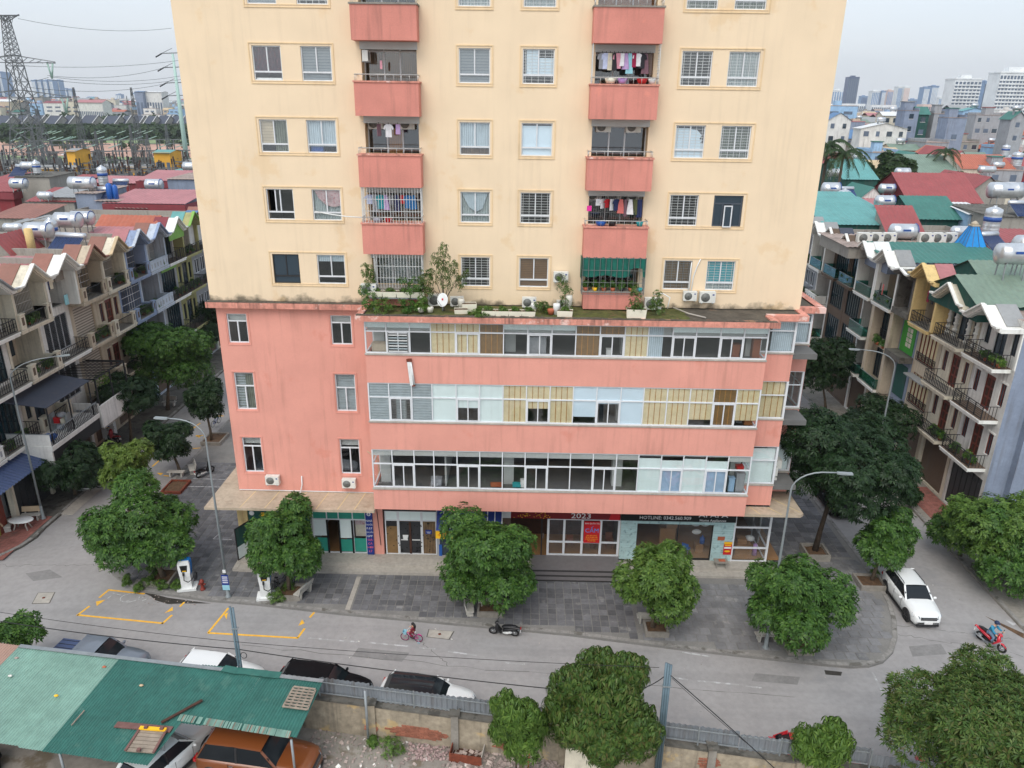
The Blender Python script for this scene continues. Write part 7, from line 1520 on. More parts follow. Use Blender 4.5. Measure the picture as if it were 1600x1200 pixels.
for i,(u,vt,vb,dd_,w_) in enumerate(((130,137,225,300,5),(219,137,232,310,5),(155,205,245,270,3),(208,195,232,300,3),(72,170,250,290,7),(103,245,300,160,4),(200,150,166,800,5),(235,210,250,280,4),(268,195,262,300,4),(60,205,262,300,5))):
    bq=PD(u,vb,dd_); Ht=PD(u,vt,dd_).z; m=MB(); lattice(m,(0,0,0),Ht,w_*.6,.35,9,r=.05 if dd_<200 else .07); e=thing('lattice_mast',['thin lightning mast left of centre of the substation','lightning mast right of centre of the substation','short lattice column in the middle of the yard','lattice column before the palm line','broad lattice column right of the pylon','small lattice tripod rising among the red roofs','distant white mast on the skyline','lattice column near the tall yellow hall','lattice column beside the mint mast','lattice column against the pylon foot'][i],'mast',(bq.x,bq.y,0),0,'lattice masts of the substation'); m.build('mast_frame',e)
m=MB(); rr=random.Random(9)
for i in range(700):
    d_=rr.uniform(205,330); u=rr.uniform(-20,308); q=PD(u,240,d_); h_=rr.choice((5,7,9,6,8)); m.box(q.x-.09,q.y-.09,0,q.x+.09,q.y+.09,h_,'pylon_steel'); 
    if rr.random()<.7: m.box(q.x-.16,q.y-.16,h_,q.x+.16,q.y+.16,h_+1.6,'dark_wood' if rr.random()<.5 else 'trim_black')
    if rr.random()<.35: m.beam((q.x,q.y,h_),(q.x+rr.uniform(4,9),q.y,h_+rr.uniform(-.5,.5)),.18,.18,'pylon_steel')
    if rr.random()<.12: m.box(q.x-1.5,q.y-1,0,q.x+1.5,q.y+1,3.4,'w_grey')
for i in range(34):
    d_=rr.choice((335,400,470)); u=rr.uniform(-20,308); q=PD(u,220,d_); m.beam((q.x,q.y,10),(q.x+5,q.y,11.6),.3,.3,'insulator')
for i in range(60):
    d_=rr.choice((300,345,380)); u=rr.uniform(-10,305); q=PD(u,220,d_); m.box(q.x-.2,q.y-.2,0,q.x+.2,q.y+.2,11,'pylon_steel'); m.beam((q.x,q.y,11),(q.x+10,q.y,11),.25,.25,'pylon_steel')
m.build('substation_equipment',kind='stuff',label='forest of posts, insulators and busbars of the electrical substation',cat='electrical equipment')
hz=MB(); hz.box(-4200,-120,-1.2,4200,4400,260,'paint_white'); ho=hz.build('haze',kind='stuff',label='pale bluish haze of the overcast day',cat='haze')
hm=bpy.data.materials.new('haze'); hm.use_nodes=True; t=hm.node_tree; t.nodes.clear(); o=t.nodes.new('ShaderNodeOutputMaterial'); v=t.nodes.new('ShaderNodeVolumePrincipled'); v.inputs['Color'].default_value=(.93,.965,1,1); v.inputs['Density'].default_value=.00014; v.inputs['Anisotropy'].default_value=.2; t.links.new(v.outputs[0],o.inputs['Volume']); ho.data.materials.clear(); ho.data.materials.append(hm)
def bench(label,p,rz,back=True,ends='bench_stone'):
    e=thing('stone_bench',label,'bench',p,rz,'pale stone benches'); m=MB(); m.box(-.65,-.2,.38,.65,.2,.45,'bench_stone'); m.build('seat',e)
    for x in(-.45,.45): m=MB(); m.add([(x-.05,-.17,0),(x+.05,-.17,0),(x+.05,.2,0),(x-.05,.2,0),(x-.05,-.13,.38),(x+.05,-.13,.38),(x+.05,.17,.38),(x-.05,.17,.38)],[(0,3,2,1),(4,5,6,7),(0,1,5,4),(1,2,6,5),(2,3,7,6),(3,0,4,7)],'bench_stone'); m.build('leg',e)
    if back:
        m=MB(); m.add([(-.65,.2,.55),(.65,.2,.55),(.65,.26,.55),(-.65,.26,.55),(-.65,.3,.9),(.65,.3,.9),(.65,.36,.9),(-.65,.36,.9)],[(0,3,2,1),(4,5,6,7),(0,1,5,4),(1,2,6,5),(2,3,7,6),(3,0,4,7)],'bench_stone' if ends=='bench_stone' else ends); m.build('backrest',e)
        for x in(-.45,.45): m=MB(); m.beam((x,.2,.1),(x,.27,.6),.08,.07,'bench_stone'); m.build('back_support',e)
    return e
b1_=bench('stone bench with a pale blue sticker, beside the second tree',P0(474,930),math.radians(-112)); m=MB(); m.box(-.2,.18,.62,.15,.2,.8,'cyan_pale'); m.build('sticker',b1_)
bench('stone bench end-on, left of the tallest front tree',P0(735,955),math.radians(95)); bench('stone bench behind the tallest front tree',P0(765,948),math.radians(180)); bench('stone bench half hidden behind the light green tree',P0(1012,972),math.radians(178)); bench('white stone bench behind the lamp post at the right tip',P0(1197,1000),math.radians(184)); bench('stone bench beside the round tree at the right tip',P0(1240,993),math.radians(180))
bench('stone bench with backrest under the crooked small tree, left pavement',P0(300,738),math.radians(-60)); bench('low stone bench without back under the crooked small tree',P0(276,744),math.radians(0),False)
bench('stone bench with tan ends behind the oval stone table',PZ(50,812,.14),math.radians(8),ends='tan'); bench('stone bench with tan ends at the left edge, facing the oval table',PZ(14,826,.14),math.radians(120),ends='tan')
bench('stone bench under the wide dark tree across the left street',PZ(97,762,.14),math.radians(5),False); bench('stone bench on the far left pavement, by the lattice wall',PZ(265,634,.15),0); bench('stone bench in front of the hedge on the right pavement',PZ(1536,853,.15),math.radians(60))
e=thing('stone_table','oval pale stone table between two benches at the left corner','table',PZ(36,826,.14)); m=MB(); m.lathe([(.1,.66),(.62,.66),(.65,.7),(.62,.74),(.1,.74)],(0,0,0),'plastic_white',18); m.build('table_top',e).scale=(1.3,.8,1)
for x in(-.4,.4):
    for y in(-.2,.2): m=MB(); m.tube([(x*1.2,y*1.2,0),(x*.9,y*.9,.35),(x*1.1,y,.66)],.05,'bench_stone',5); m.build('leg',e)
def charger(label,p,rz):
    e=thing('ev_charger',label,'charger',p,rz,'blue and white charging stations'); m=MB(); m.box(-.55,-.42,0,.55,.42,.14,'plastic_white'); m.box(-.3,-.26,.14,.3,.26,.95,'plastic_white'); m.build('pedestal',e)
    def shell(y0,y1,mm,w=.34,nm='cabinet'):
        m=MB(); P=[(-w*.86,.95),(w*.86,.95),(w,1.5),(w,1.85),(w*.85,1.98),(-w*.85,1.98),(-w,1.85),(-w,1.5)]; m.prism([(x,y0,z) for x,z in P],(0,y1-y0,0),mm); return m.build(nm,e)
    shell(-.3,-.12,'plastic_white',nm='front_shell'); shell(-.119,.28,'charger_blue',.35); m=MB(); m.add([(-.22,-.305,1.75),(.22,-.305,1.75),(.16,-.305,1.3),(-.16,-.305,1.3)],[(3,2,1,0)],'sign_black'); m.build('screen',e); m=MB(); m.box(-.1,-.309,1.34,.12,-.305,1.4,'sign_yellow'); m.build('display_text',e)
    m=MB(); m.tube([(-.05,-.3,1.15),(-.02,-.5,.85),(.2,-.52,.72),(.4,-.4,.8),(.5,-.1,1.0)],.03,'trim_black',6); 
    m.tube([(.52+.0*t,-.05+.2*math.cos(t*PI/6),.85+.25*math.sin(t*PI/6)) for t in range(13)],.03,'trim_black',6); m.tube([(.58,-.05+.17*math.cos(t*PI/6),.82+.22*math.sin(t*PI/6)) for t in range(13)],.03,'trim_black',6); m.box(-.1,-.4,1.08,0,-.3,1.28,'trim_black'); m.build('cable',e); return e
charger('blue and white electric vehicle charger beside the first tree planter',P0(294,918),math.radians(12)); charger('second electric vehicle charger, half under the second tree, beside a bicycle',P0(417,932),math.radians(12))
e=thing('fire_hydrant','small rusty red fire hydrant between the left charger and the lamp post','hydrant',P0(317,921)); m=MB(); m.lathe([(.16,0),(.16,.06),(.1,.1),(.1,.5),(.14,.52),(.14,.58),(.1,.66),(.02,.74)],(0,0,0),'hydrant',12); m.build('body',e)
for s_ in(-1,1): m=MB(); m.cyl((s_*.08,0,.38),(s_*.2,0,.38),.06,'hydrant',8); m.build('outlet',e)
def lamp(label,p,H,dx,dy,arm=1.9,sign=False):
    e=thing('street_lamp',label,'street lamp',p,0,'tall grey street lamps'); m=MB(); m.lathe([(.18,0),(.18,.04),(.11,.1),(.1,.9),(.09,1)],(0,0,0),'lamp_post',10); m.build('base',e)
    d=Vector((dx,dy,0)).normalized(); m=MB(); pts=[(0,0,.9),(0,0,H*.6),(0,0,H-1)]; 
    for q in range(1,7): t_=q/6*PI*.45; pts.append(tuple(d*(arm*.75*(1-math.cos(t_)))+Vector((0,0,H-1+1.1*math.sin(t_)))))
    pts.append(tuple(d*arm+Vector((0,0,H+.12)))); m.tube(pts,[.08,.065,.05]+[.038]*6+[.035],'lamp_post',8); m.build('pole',e)
    M_=Matrix.Translation(d*(arm+.3)+Vector((0,0,H+.1)))@Matrix.Rotation(math.atan2(d.y,d.x),4,'Z'); m=MB(M_); m.add([(-.35,-.07,-.04),(-.35,.07,-.04),(.4,.12,-.02),(.4,-.12,-.02),(-.35,-.06,.06),(-.35,.06,.06),(.4,.1,.05),(.4,-.1,.05)],[(0,1,2,3),(4,7,6,5),(0,4,5,1),(1,5,6,2),(2,6,7,3),(3,7,4,0)],'lamp_post'); m.build('lamp_head',e)
    m=MB(M_); m.box(-.2,-.08,-.06,.32,.08,-.035,'headlight'); m.build('lens',e)
    if sign:
        m=MB(); m.box(-.22,-.13,.9,.2,-.11,1.6,'sign_blue'); m.box(-.22,-.13,.55,.2,-.11,.9,'cyan_pale'); sgn=m.build('sign_plate',e); m=MB()
        for q in range(4): m.box(-.17,-.134,1.05+q*.13,.15,-.13,1.1+q*.13,'sign_white')
        m.build('print_lines',sgn,kind='stuff'); m=MB(); m.box(-.08,-.14,1.75,.1,-.1,1.95,'plastic_white'); m.build('meter_box',e)
    return e
for (u,v,top,dx,dy,lab,sg_) in ((357,932,657,-1,.1,'tall street lamp with a blue parking sign on its foot, arm to the left',1),(1196,1012,735,1,-.1,'tall street lamp at the right tip, its arm pointing right',0),(68,810,568,1,.6,'street lamp on the left pavement, arm over the street',0)):
    p=P0(u,v); uu={357:300,1196:1245,68:60}[u]; H=PY(uu,top,p.y).z-.15-.1; lamp(lab,p,H,dx,dy,2.1 if u!=68 else 2.9,sg_)
p=PZ(1358,770,.15); H=PY(1362,545,PZ(1358,770,.15).y).z; lamp('thin street lamp rising from the big dark tree on the right street',p,H-.5,-1,.2,2.6)
e=thing('small_table','small grey concrete table with a reddish tray, before the stone cladding','table',(13.95,-.85,.5)); m=MB(); m.box(-.42,-.25,.4,.42,.25,.46,'concrete'); m.build('table_top',e)
for x in(-.3,.3):
    for y in(-.17,.17): m=MB(); m.box(x-.03,y-.03,0,x+.03,y+.03,.4,'concrete'); m.build('leg',e)
item('tray','reddish tray on the small grey table','tray',lambda m:m.box(-.2,-.12,0,.2,.12,.04,'terra'),(14.0,-.85,.965))
for i,z in enumerate((0,.42)): item('paint_bucket',('lower','upper')[i]+' red and white paint bucket stacked in the open left corner shop','bucket',lambda m:(m.lathe([(.17,0),(.2,.36)],(0,0,0),'plastic_white',12),m.lathe([(.215,.34),(.215,.41),(.02,.42)],(0,0,0),'plastic_red',12),m.lathe([(.19,.12),(.195,.22)],(0,0,0),'plastic_red',12)),(-15.9,-.35,.5+z),'red and white paint buckets')
def chair(name,label,p,mm,rz=0,cat='chair',group=None,hb=.9):
    e=thing(name,label,cat,p,rz,group); m=MB(); m.box(-.22,-.22,.42,.22,.22,.47,mm); m.build('seat',e)
    for x in(-.19,.19):
        for y in(-.19,.19): m=MB(); m.box(x-.02,y-.02,0,x+.02,y+.02,.42,mm); m.build('leg',e)
    if hb: m=MB(); m.box(-.22,.19,.5,.22,.23,hb,mm); m.build('backrest',e)
chair('stool','blue plastic stool inside the pharmacy door','stool' and (-10.0,.6,.5+.02),'plastic_blue',cat='stool',hb=0)
for i,x in enumerate((4.4,5.6,6.2,7.0)): chair('wooden_chair',['first','second','third','last'][i]+' brown wooden chair behind the entrance glass, counted from the left','' or (x,.9,.67),'wood_table',PI if i<2 else 0,group='wooden chairs behind the entrance glass',hb=1.0)
chair('plastic_chair','white plastic chair inside the appliance shop window','' or (11.0,.5,.52),'plastic_white',PI); chair('folding_chair','blue folding chair inside the appliance shop window','' or (12.0,.5,.52),'plastic_blue',PI*.8)
for i,(x,y,z,w_,h_,d_) in enumerate(((10.9,1.6,.52,1.0,1.4,.6),(11.2,1.6,1.94,.8,.7,.6),(12.9,.9,.52,.5,.6,.5),(15.7,.7,.52,1.1,.75,.7),(15.6,.8,1.3,.6,.35,.5))):
    o=item('cardboard_box',['tall cardboard box at the back of the appliance shop','upper cardboard box stacked on the tall one','small cardboard box at the right of the shop window','wide cardboard box in the corner glazing','small carton on the wide box in the corner glazing'][i],'box',lambda m:m.box(-w_/2,-d_/2,0,w_/2,d_/2,h_,'cardboard'),(x,y,z),'cardboard boxes in the appliance shop')
for i,(x,z) in enumerate(((12.6,2.5),(12.7,1.9),(13.2,2.5))): item('wash_basin',['upper left','lower','upper right'][i]+' white oval basin hanging in the appliance shop','basin',lambda m:m.ball((0,0,0),(.32,.12,.18),'plastic_white',12,6),(x,1.0,z),'white basins in the appliance shop')
item('blue_water_bottle','big blue water bottle at the right of the appliance shop window','bottle',lambda m:m.lathe([(.17,0),(.17,.4),(.05,.5),(.05,.58),(.02,.58)],(0,0,0),'plastic_blue',10),(13.1,.9,1.12)); item('pink_roll','pink upright roll in the corner glazing','roll',lambda m:m.lathe([(.17,0),(.12,.8),(.02,.8)],(0,0,0),'lavender',10),(16.5,.6,.52))
item('white_sack','white sack on the floor of the corner glazing','sack',lambda m:m.ball((0,0,.2),(.35,.25,.22),'plastic_white',10,6),(16.3,1.3,1.1))
for u,v,y,lab,s_ in ((427,756,-.42,'white air conditioner on the coral wall below the left windows',1.),(546,761,-.42,'white air conditioner on the coral wall beside the glazed bay',1.),(876,440,-.25,'air conditioner on the cream wall right of the brown blind window',.98),(1077,469,-.25,'left of the pair of air conditioners under the teal shade window',.9),(1104,472,-.25,'right, larger of the pair of air conditioners under the teal shade window',1.05),(577,459,-1.1,'air conditioner at the lower left corner of the caged balcony',1.)):
    p=PY(u,v,y); ac(lab,p,0,s_)
for u,lab,s_ in ((682,'old air conditioner standing under a board, behind the satellite dish',1.1),(714,'grey air conditioner on the terrace right of the satellite dish',.9),(827,'air conditioner standing on the terrace behind the white foam boxes',.95),(1020,'dark-finned air conditioner standing at the right of the green-netted balcony',1.1),(878,'small old unit leaning among pots on the terrace',.7)):
    p=PZ(u,478,ZB+.1); p.y=-.75; p.x=PY(u,470,-.75).x; ac(lab,(p.x,p.y,ZB+.12),.1 if u<800 else 0,s_)
for i,(u,v) in enumerate(((574,73),)):
    ac('air conditioner on the left wall of the top left balcony',(-7.2,.1,29.9),PI/2,.9)
for (k,x,lab) in ((2,-7.0,'left unit hanging under the second left coral balcony'),(2,-5.3,'right unit hanging under the second left coral balcony'),(2,5.2,'left unit hanging under the second right coral balcony'),(2,6.8,'right unit hanging under the second right coral balcony'),(3,4.9,'left unit of three under the third right coral balcony'),(3,6.0,'middle unit of three under the third right coral balcony'),(3,7.1,'right unit of three under the third right coral balcony'),(3,-6.9,'left unit behind the caged laundry balcony'),(3,-5.3,'right unit behind the caged laundry balcony')):
    ac(lab,(x,.75,34.404-FH*k-.68),0,.95)
p=PY(1213,752,0); 
for z,lab in((6.3,'lower'),(7.0,'upper')): ac(lab+' of two stacked air conditioners on the right return wall',(16.75,.2,z-.3),PI/2,1.)
ac('air conditioner behind the two stacked ones on the right return wall',(17.1,.6,7.0),PI/2,.95)
for i,(pts,lab) in enumerate((([(15.9,0,0)],''),)): pass
def hose(label,pts,r=.035,m='plastic_white'): q=MB(); q.tube(pts,r,m,6); o=q.build('drain_pipe'); tag(o,label,'pipe')
hose('white pipe loop beside the right ledge unit',[(8.4,-.3,18.0),(8.9,-.4,18.1),(9.3,-.5,17.9),(9.2,-.6,17.3)]); hose('pair pipe rising between the lower right windows',[(10.55,-.05,18.1),(10.6,-.05,19),(10.75,-.05,19.6),(10.9,-.05,20.0)]); hose('second pipe rising between the lower right windows',[(10.4,-.05,18.1),(10.4,-.05,19),(10.42,-.05,19.8)],.03); hose('white awning arm pole sticking out from the left swag window',[(-10.4,-.1,22.3),(-9.6,-.35,22.2),(-8.6,-.5,22.1),(-7.7,-.7,22.1)],.03); hose('white vertical pipe on the coral wall above the canopy',[(-12.5,-.28,6.1),(-12.52,-.28,5.5),(-12.6,-.6,5.0)],.04)
hose('drain hose curling beside the glazed bay',[(-8.2,-.3,6.2),(-7.8,-.3,6.0),(-7.65,-.3,6.6),(-7.7,-.3,7.4),(-8.3,-.3,7.9)],.025,'tan')
hose('grey cable on the coral pillar by the pharmacy sign',[(-8.0,-.24,4.8),(-7.9,-.24,3),(-7.8,-.24,1.2)],.02,'black_cable')
e=thing('hanging_lamp','broken white strip lamp hanging upright on the upper coral band','lamp',(-5.0,YB-.12,13.2)); m=MB(); m.box(-.16,-.08,-.05,.02,.02,1.35,'plastic_white'); m.build('housing',e); m=MB(); m.cyl((.08,-.04,0),(.04,-.04,1.3),.05,'plastic_white',6); m.build('tube',e); m=MB(); m.box(-.18,-.1,1.35,.1,.04,1.5,'rust'); m.box(-.05,-.1,-.12,.12,.02,-.05,'rust'); m.build('rusty_bracket',e); e.rotation_euler=(0,math.radians(-5),0)
e=thing('satellite_dish','white satellite dish with a red mark, tilted on the terrace','dish',(-3.3,-2.1,ZB+.15)); m=MB(); m.cyl((0,0,0),(0,0,.35),.03,'galv',6); m.build('stand',e)
T_=Matrix.Translation((0,0,.62))@Matrix.Rotation(math.radians(-35),4,'Z')@Matrix.Rotation(math.radians(75),4,'X'); m=MB(T_); m.lathe([(.02,-.06),(.2,-.045),(.38,0),(.37,.005),(.2,-.035),(.02,-.05)],(0,0,0),'plastic_white',18); m.build('reflector',e); m=MB(T_); m.box(-.08,-.02,-.03,.02,.08,-.02,'sign_red'); m.build('red_mark',e); m=MB(T_); m.beam((0,-.35,0),(0,-.05,.4),.02,.02,'galv'); m.build('feed_arm',e)
def foambox(label,x,y,w=.72,rot=0,h=.3,plant=True,z=None):
    e=thing('foam_box',label,'planter box',(x,y,(ZB+.02 if z is None else z)),rot,'white foam planter boxes'); m=MB(); m.add([(-w/2,-.2,0),(w/2,-.2,0),(w/2,.2,0),(-w/2,.2,0),(-w/2-.03,-.24,h),(w/2+.03,-.24,h),(w/2+.03,.24,h),(-w/2-.03,.24,h)],[(0,1,5,4),(1,2,6,5),(2,3,7,6),(3,0,4,7),(0,3,2,1)],'foam'); m.box(-w/2,-.2,h-.05,w/2,.2,h-.03,'soil'); m.build('box',e)
    if plant: link('foliage',crown_mesh('foliage',lobed(w*.42,.2,.16,h+.08,3,int(x*10)+50),70,(.1,.04,5),'rosette',int(x*7)+99,'leaf_fresh',.4),e)
for i in range(4): foambox(['leftmost','second','third','rightmost'][i]+' of four foam boxes lined along the terrace edge',-.78+i*.72,-2.35,.68,plant=i<4)
foambox('foam box with leafy plant left of the green-netted balcony',3.35,-2.25,.8,-.1,.34); foambox('large mossy foam box with a spindly bush right of the green-netted balcony',7.2,-2.3,1.0,-.05,.5); foambox('empty foam box tipped near the terrace centre',-1.9,-1.5,.75,.15,.45,False); foambox('flat foam box in front of the tipped one',-2.3,-2.0,.7,.1,.25,False); 
for i in range(4): foambox(['first','second','third','fourth'][i]+' foam planter in the rack under the lower left cage',-7.1+i*.78,-1.15,.72,0,.32,True,17.85)
e=thing('plant_rack','grey metal rack holding planters below the lower left cage','rack',(-5.9,-1.15,17.3)); m=MB(); m.box(-1.55,-.24,.48,1.7,.24,.53,'galv'); m.build('shelf',e)
for x in(-1.3,1.4): m=MB(); m.box(x-.03,-.2,-.2,x+.03,-.14,.48,'galv'); m.build('leg',e)
for i,(x,y,rx,rz,lab,mm) in enumerate(((-6.6,-2.0,.9,.5,'dense weeds at the left end of the podium roof','leaf_fresh'),(-7.4,-1.6,.7,.7,'tall weeds hanging over the left cornice of the podium roof','leaf_green'),(-5.2,-1.9,.6,.45,'leafy weeds below the plant rack','leaf_green'),(-4.4,-2.0,.45,.6,'bushy plant right of the plant rack','leaf_fresh'),(2.2,-1.6,.45,.4,'dry small bush among pots in the middle of the terrace','leaf_long'),(3.4,-1.2,.55,1.1,'tall thin plant left of the green-netted balcony','leaf_long'),(7.1,-2.2,.55,1.0,'spindly bush in the large mossy foam box','leaf_long'),(8.4,-1.6,.45,.9,'thin bush in front of the dark-finned unit','leaf_long'),(-5.0,-1.25,.9,.45,'vines trailing over the planter rack','leaf_green'),(-7.4,-1.0,.4,.9,'plant climbing the left side of the lower left cage','leaf_long'),(-1.2,-2.2,.8,.15,'low grass on the middle of the terrace','leaf_fresh'))):
    bush(lab,(x,y,ZB+.05 if i not in(8,9) else 18.2),rx,rz,500+i,mm,n=130 if i not in(10,) else 240,leaf=(.13,.05,6),group='plants on the podium roof')
for i in range(7):
    x=4.55+i*.5; e=thing('flower_pot',['first','second','third','fourth','fifth','sixth','seventh'][i]+' pot from the left on the ledge below the green net','pot',(x,-.72,18.25),0,'pots below the green net'); m=MB(); m.lathe([(.1,0),(.15,.22),(.13,.22),(.12,.2)],(0,0,0),['terra','sign_yellow','terra','terra','plastic_black','terra','plastic_teal'][i],10); m.build('pot',e)
    if i!=6: link('foliage',crown_mesh('foliage',lobed(.24,.2,.24,.42,3,600+i),60,(.13,.05,5),'rosette',600+i,'leaf_green',.5),e)
for i,(x,mm,h,lab) in enumerate(((-4.0,'pot_white',.3,'white round pot near the satellite dish'),(-4.5,'pot_white',.25,'white stone-like lump behind the white pot'),(2.6,'terra',.3,'brown jar among the pots in the middle of the terrace'),(2.9,'plastic_white',.6,'grey plastic bag bundle beside the brown jar'),(3.6,'pot_white',.9,'tall white tank-like drum left of the green-netted balcony'),(-2.35,'pot_white',.6,'white sack standing by the terrace wall'),(1.7,'plastic_white',.4,'white bucket by the middle unit'))):
    item('terrace_pot',lab,'pot',lambda m:m.lathe([(.14,0),(.2,h*.8),(.18,h),(.05,h)],(0,0,0),mm,10),(x,-1.3 if i>3 else -2.0,ZB+.05))
hose('crooked pipe lying on the right part of the terrace',[(9.5,-.7,ZB+.2),(10.2,-1.6,ZB+.1),(11,-2.2,ZB+.05)],.04,'concrete_pale')
def garment(label,p,col,kind,w=.42,h=.6,rz=0,name=None):
    m=MB(); c=mat; D_=.05
    if kind=='shirt': P=[(-w*.22,0),(-w*.5,-.08),(-w*.62,-h*.38),(-w*.42,-h*.42),(-w*.34,-h*.25),(-w*.36,-h),(w*.36,-h),(w*.34,-h*.25),(w*.42,-h*.42),(w*.62,-h*.38),(w*.5,-.08),(w*.22,0)]
    elif kind=='trousers': P=[(-w*.3,0),(-w*.34,-h),(-w*.06,-h),(0,-h*.35),(w*.06,-h),(w*.34,-h),(w*.3,0)]
    elif kind=='dress': P=[(-w*.2,0),(-w*.3,-h*.3),(-w*.45,-h),(w*.45,-h),(w*.3,-h*.3),(w*.2,0)]
    else: P=[(-w*.4,0),(-w*.42,-h),(w*.42,-h),(w*.4,0)]
    n=len(P); r=random.Random(hash(label)%999 if False else int(abs(p[0]*100))%999)
    vs=[(x+r.uniform(-.01,.01),-.018+r.uniform(-.02,.02)*(-z),z) for x,z in P]+[(x,.018+r.uniform(0,.02)*(-z),z) for x,z in P]
    m.add(vs,[tuple(range(n))[::-1],tuple(range(n,2*n))]+[(i,(i+1)%n,(i+1)%n+n,i+n) for i in range(n)],col)
    m.box(-.012,-.01,0,.012,.01,.09,'dark_metal'); o=m.build(name or kind); o.location=p; o.rotation_euler=(0,0,rz); tag(o,label,{'shirt':'shirt','trousers':'trousers','dress':'dress'}.get(kind,'cloth'),'laundry on the balconies'); return o
for nm,c_ in dict(c_grey=(150,152,158),c_lblue=(190,198,225),c_cream=(220,212,190),c_dark=(40,40,46),c_pink=(215,150,165),c_white=(228,228,230),c_lilac=(190,160,205),c_aqua=(150,205,215),c_crimson=(150,30,70),c_mauve=(120,90,100),c_brown=(95,80,72),c_teal=(30,150,160),c_navy=(38,48,90),c_red=(190,30,40),c_blue=(30,110,170),c_salmon=(205,110,105),c_olive=(90,95,62),c_magenta=(225,50,150)).items(): D(nm,sc(*c_),.85,.12,6)
def line_(items,x0,x1,y,z,where):
    k=len(items)
    for i,(col,cn,kind,h) in enumerate(items): garment('%s %s, %s from the left on the %s'%(cn,{'shirt':'shirt','trousers':'pair of trousers','dress':'dress','towel':'towel'}[kind],['first','second','third','fourth','fifth','sixth','seventh','eighth','ninth','tenth','eleventh','twelfth','thirteenth','fourteenth'][i],where),(x0+(x1-x0)*(i+.5)/k,y,z),col,kind,.44 if kind!='towel' else .3,h,random.uniform(-.9,.9))
t=34.404
line_([('c_grey','grey','shirt',.75),('c_lblue','pale blue','shirt',.75),('c_cream','cream','towel',.8),('c_dark','black','dress',.8),('c_pink','pink','shirt',.72),('c_white','white','towel',.6),('c_lilac','lilac','dress',.75),('c_aqua','aqua','dress',.95),('c_crimson','crimson','towel',.65),('c_white','white','shirt',.6),('c_dark','charcoal','shirt',.7),('c_mauve','mauve','dress',.95),('c_brown','brown','trousers',1.0)],4.75,7.35,-.3,t-FH-.42,'upper right balcony')
line_([('c_white','white','towel',.35),('c_white','white','shirt',.5),('c_red','red','shirt',.45),('c_white','pale','towel',.6),('c_navy','navy','shirt',.6),('c_salmon','salmon','dress',.75),('c_mauve','mauve','towel',.9),('c_white','striped white','dress',.8),('c_olive','olive','trousers',.8),('c_navy','dark navy','trousers',.95)],4.9,7.4,-.25,t-FH*3-.5,'third right balcony')
line_([('c_lblue','pale blue','shirt',.5),('c_grey','grey','trousers',.9),('c_teal','teal','shirt',.75),('c_lilac','lilac grey','dress',.8),('c_grey','grey','shirt',.5),('c_navy','navy','trousers',.9),('c_red','red','towel',.45),('c_blue','blue','shirt',.7),('c_blue','bright blue','dress',.75)],-7.5,-4.8,-.3,t-FH*3-.45,'caged left balcony')
line_([('c_mauve','mauve','towel',.6),('c_white','white','shirt',.65),('c_lilac','lilac','towel',.5)],-6.9,-5.4,-.3,t-FH*2-.4,'second left balcony')
garment('small pink cloth hanging by the rail of the top left balcony',(-6.4,-.2,t-FH-.9),'c_pink','towel',.12,.4)
garment('magenta cap-like cloth at the left end of the third right balcony',(4.55,-.4,t-FH*3-.85),'c_magenta','towel',.3,.28)
garment('black dress hanging on the far open balcony of the right row',(31.9,22.3,13.9),'c_dark','dress',.5,1.1,1.3); garment('red jacket hanging on the far open balcony of the right row',(31.9,21.8,13.9),'c_salmon','shirt',.5,.9,1.3); garment('dark red shirt in the yellow-gabled loggia',(32.6,15.8,14.8),'c_crimson','shirt',.5,.9,1.4); garment('black shirt in the yellow-gabled loggia',(32.6,15.1,14.8),'c_dark','shirt',.5,.9,1.4)
for i,(y,c_,n_,k_) in enumerate(((12.4,'c_red','red','shirt'),(12.8,'c_navy','navy','trousers'),(13.2,'c_cream','yellowish','shirt'),(14.7,'c_aqua','blue and white','towel'))): garment('%s %s drying on the top terrace of the louvred pale house'%(n_,{'shirt':'shirt','trousers':'pair of trousers','towel':'towel'}[k_]),(-34.5,y,15.2 if i<3 else 13.6),c_,k_,.5,.8,1.4)
for (x,z,mm,lab,w_) in ((5.3,29.0,'foam','beige basin on the upper right balcony rail',.3),(5.9,29.0,'lavender','lilac bucket on the upper right balcony',.25),(6.9,29.0,'plastic_red','red basin on the upper right balcony',.28),(7.4,29.0,'plastic_white','white bucket on the upper right balcony',.2),(5.2,21.85,'plastic_blue','light blue bundle on the third right balcony',.3),(5.8,21.85,'plastic_black','black bag on the third right balcony',.25),(7.3,21.85,'plastic_teal','teal bucket on the third right balcony',.2),(-6.9,21.85,'shirt_grey','grey basin on the caged left balcony',.3),(-6.3,21.85,'plastic_red','red cloth heap on the caged left balcony',.22)):
    item('balcony_item',lab,'household item',lambda m:m.lathe([(w_*.7,0),(w_,.22),(w_*.9,.24),(.02,.2)],(0,0,0),mm,10),(x,-.6,z))
def lerpv(P,x):
    if x<=P[0][0]: return P[0][1]
    for (a,b),(c,d) in zip(P,P[1:]):
        if x<=c: return b+(d-b)*(x-a)/(c-a)
    return P[-1][1]
def smoothv(P,x): # cosine easing between knots
    if x<=P[0][0]: return P[0][1]
    for (a,b),(c,d) in zip(P,P[1:]):
        if x<=c: t=(x-a)/(c-a); return b+(d-b)*(t*t*(3-2*t)*.5+t*.5)
    return P[-1][1]
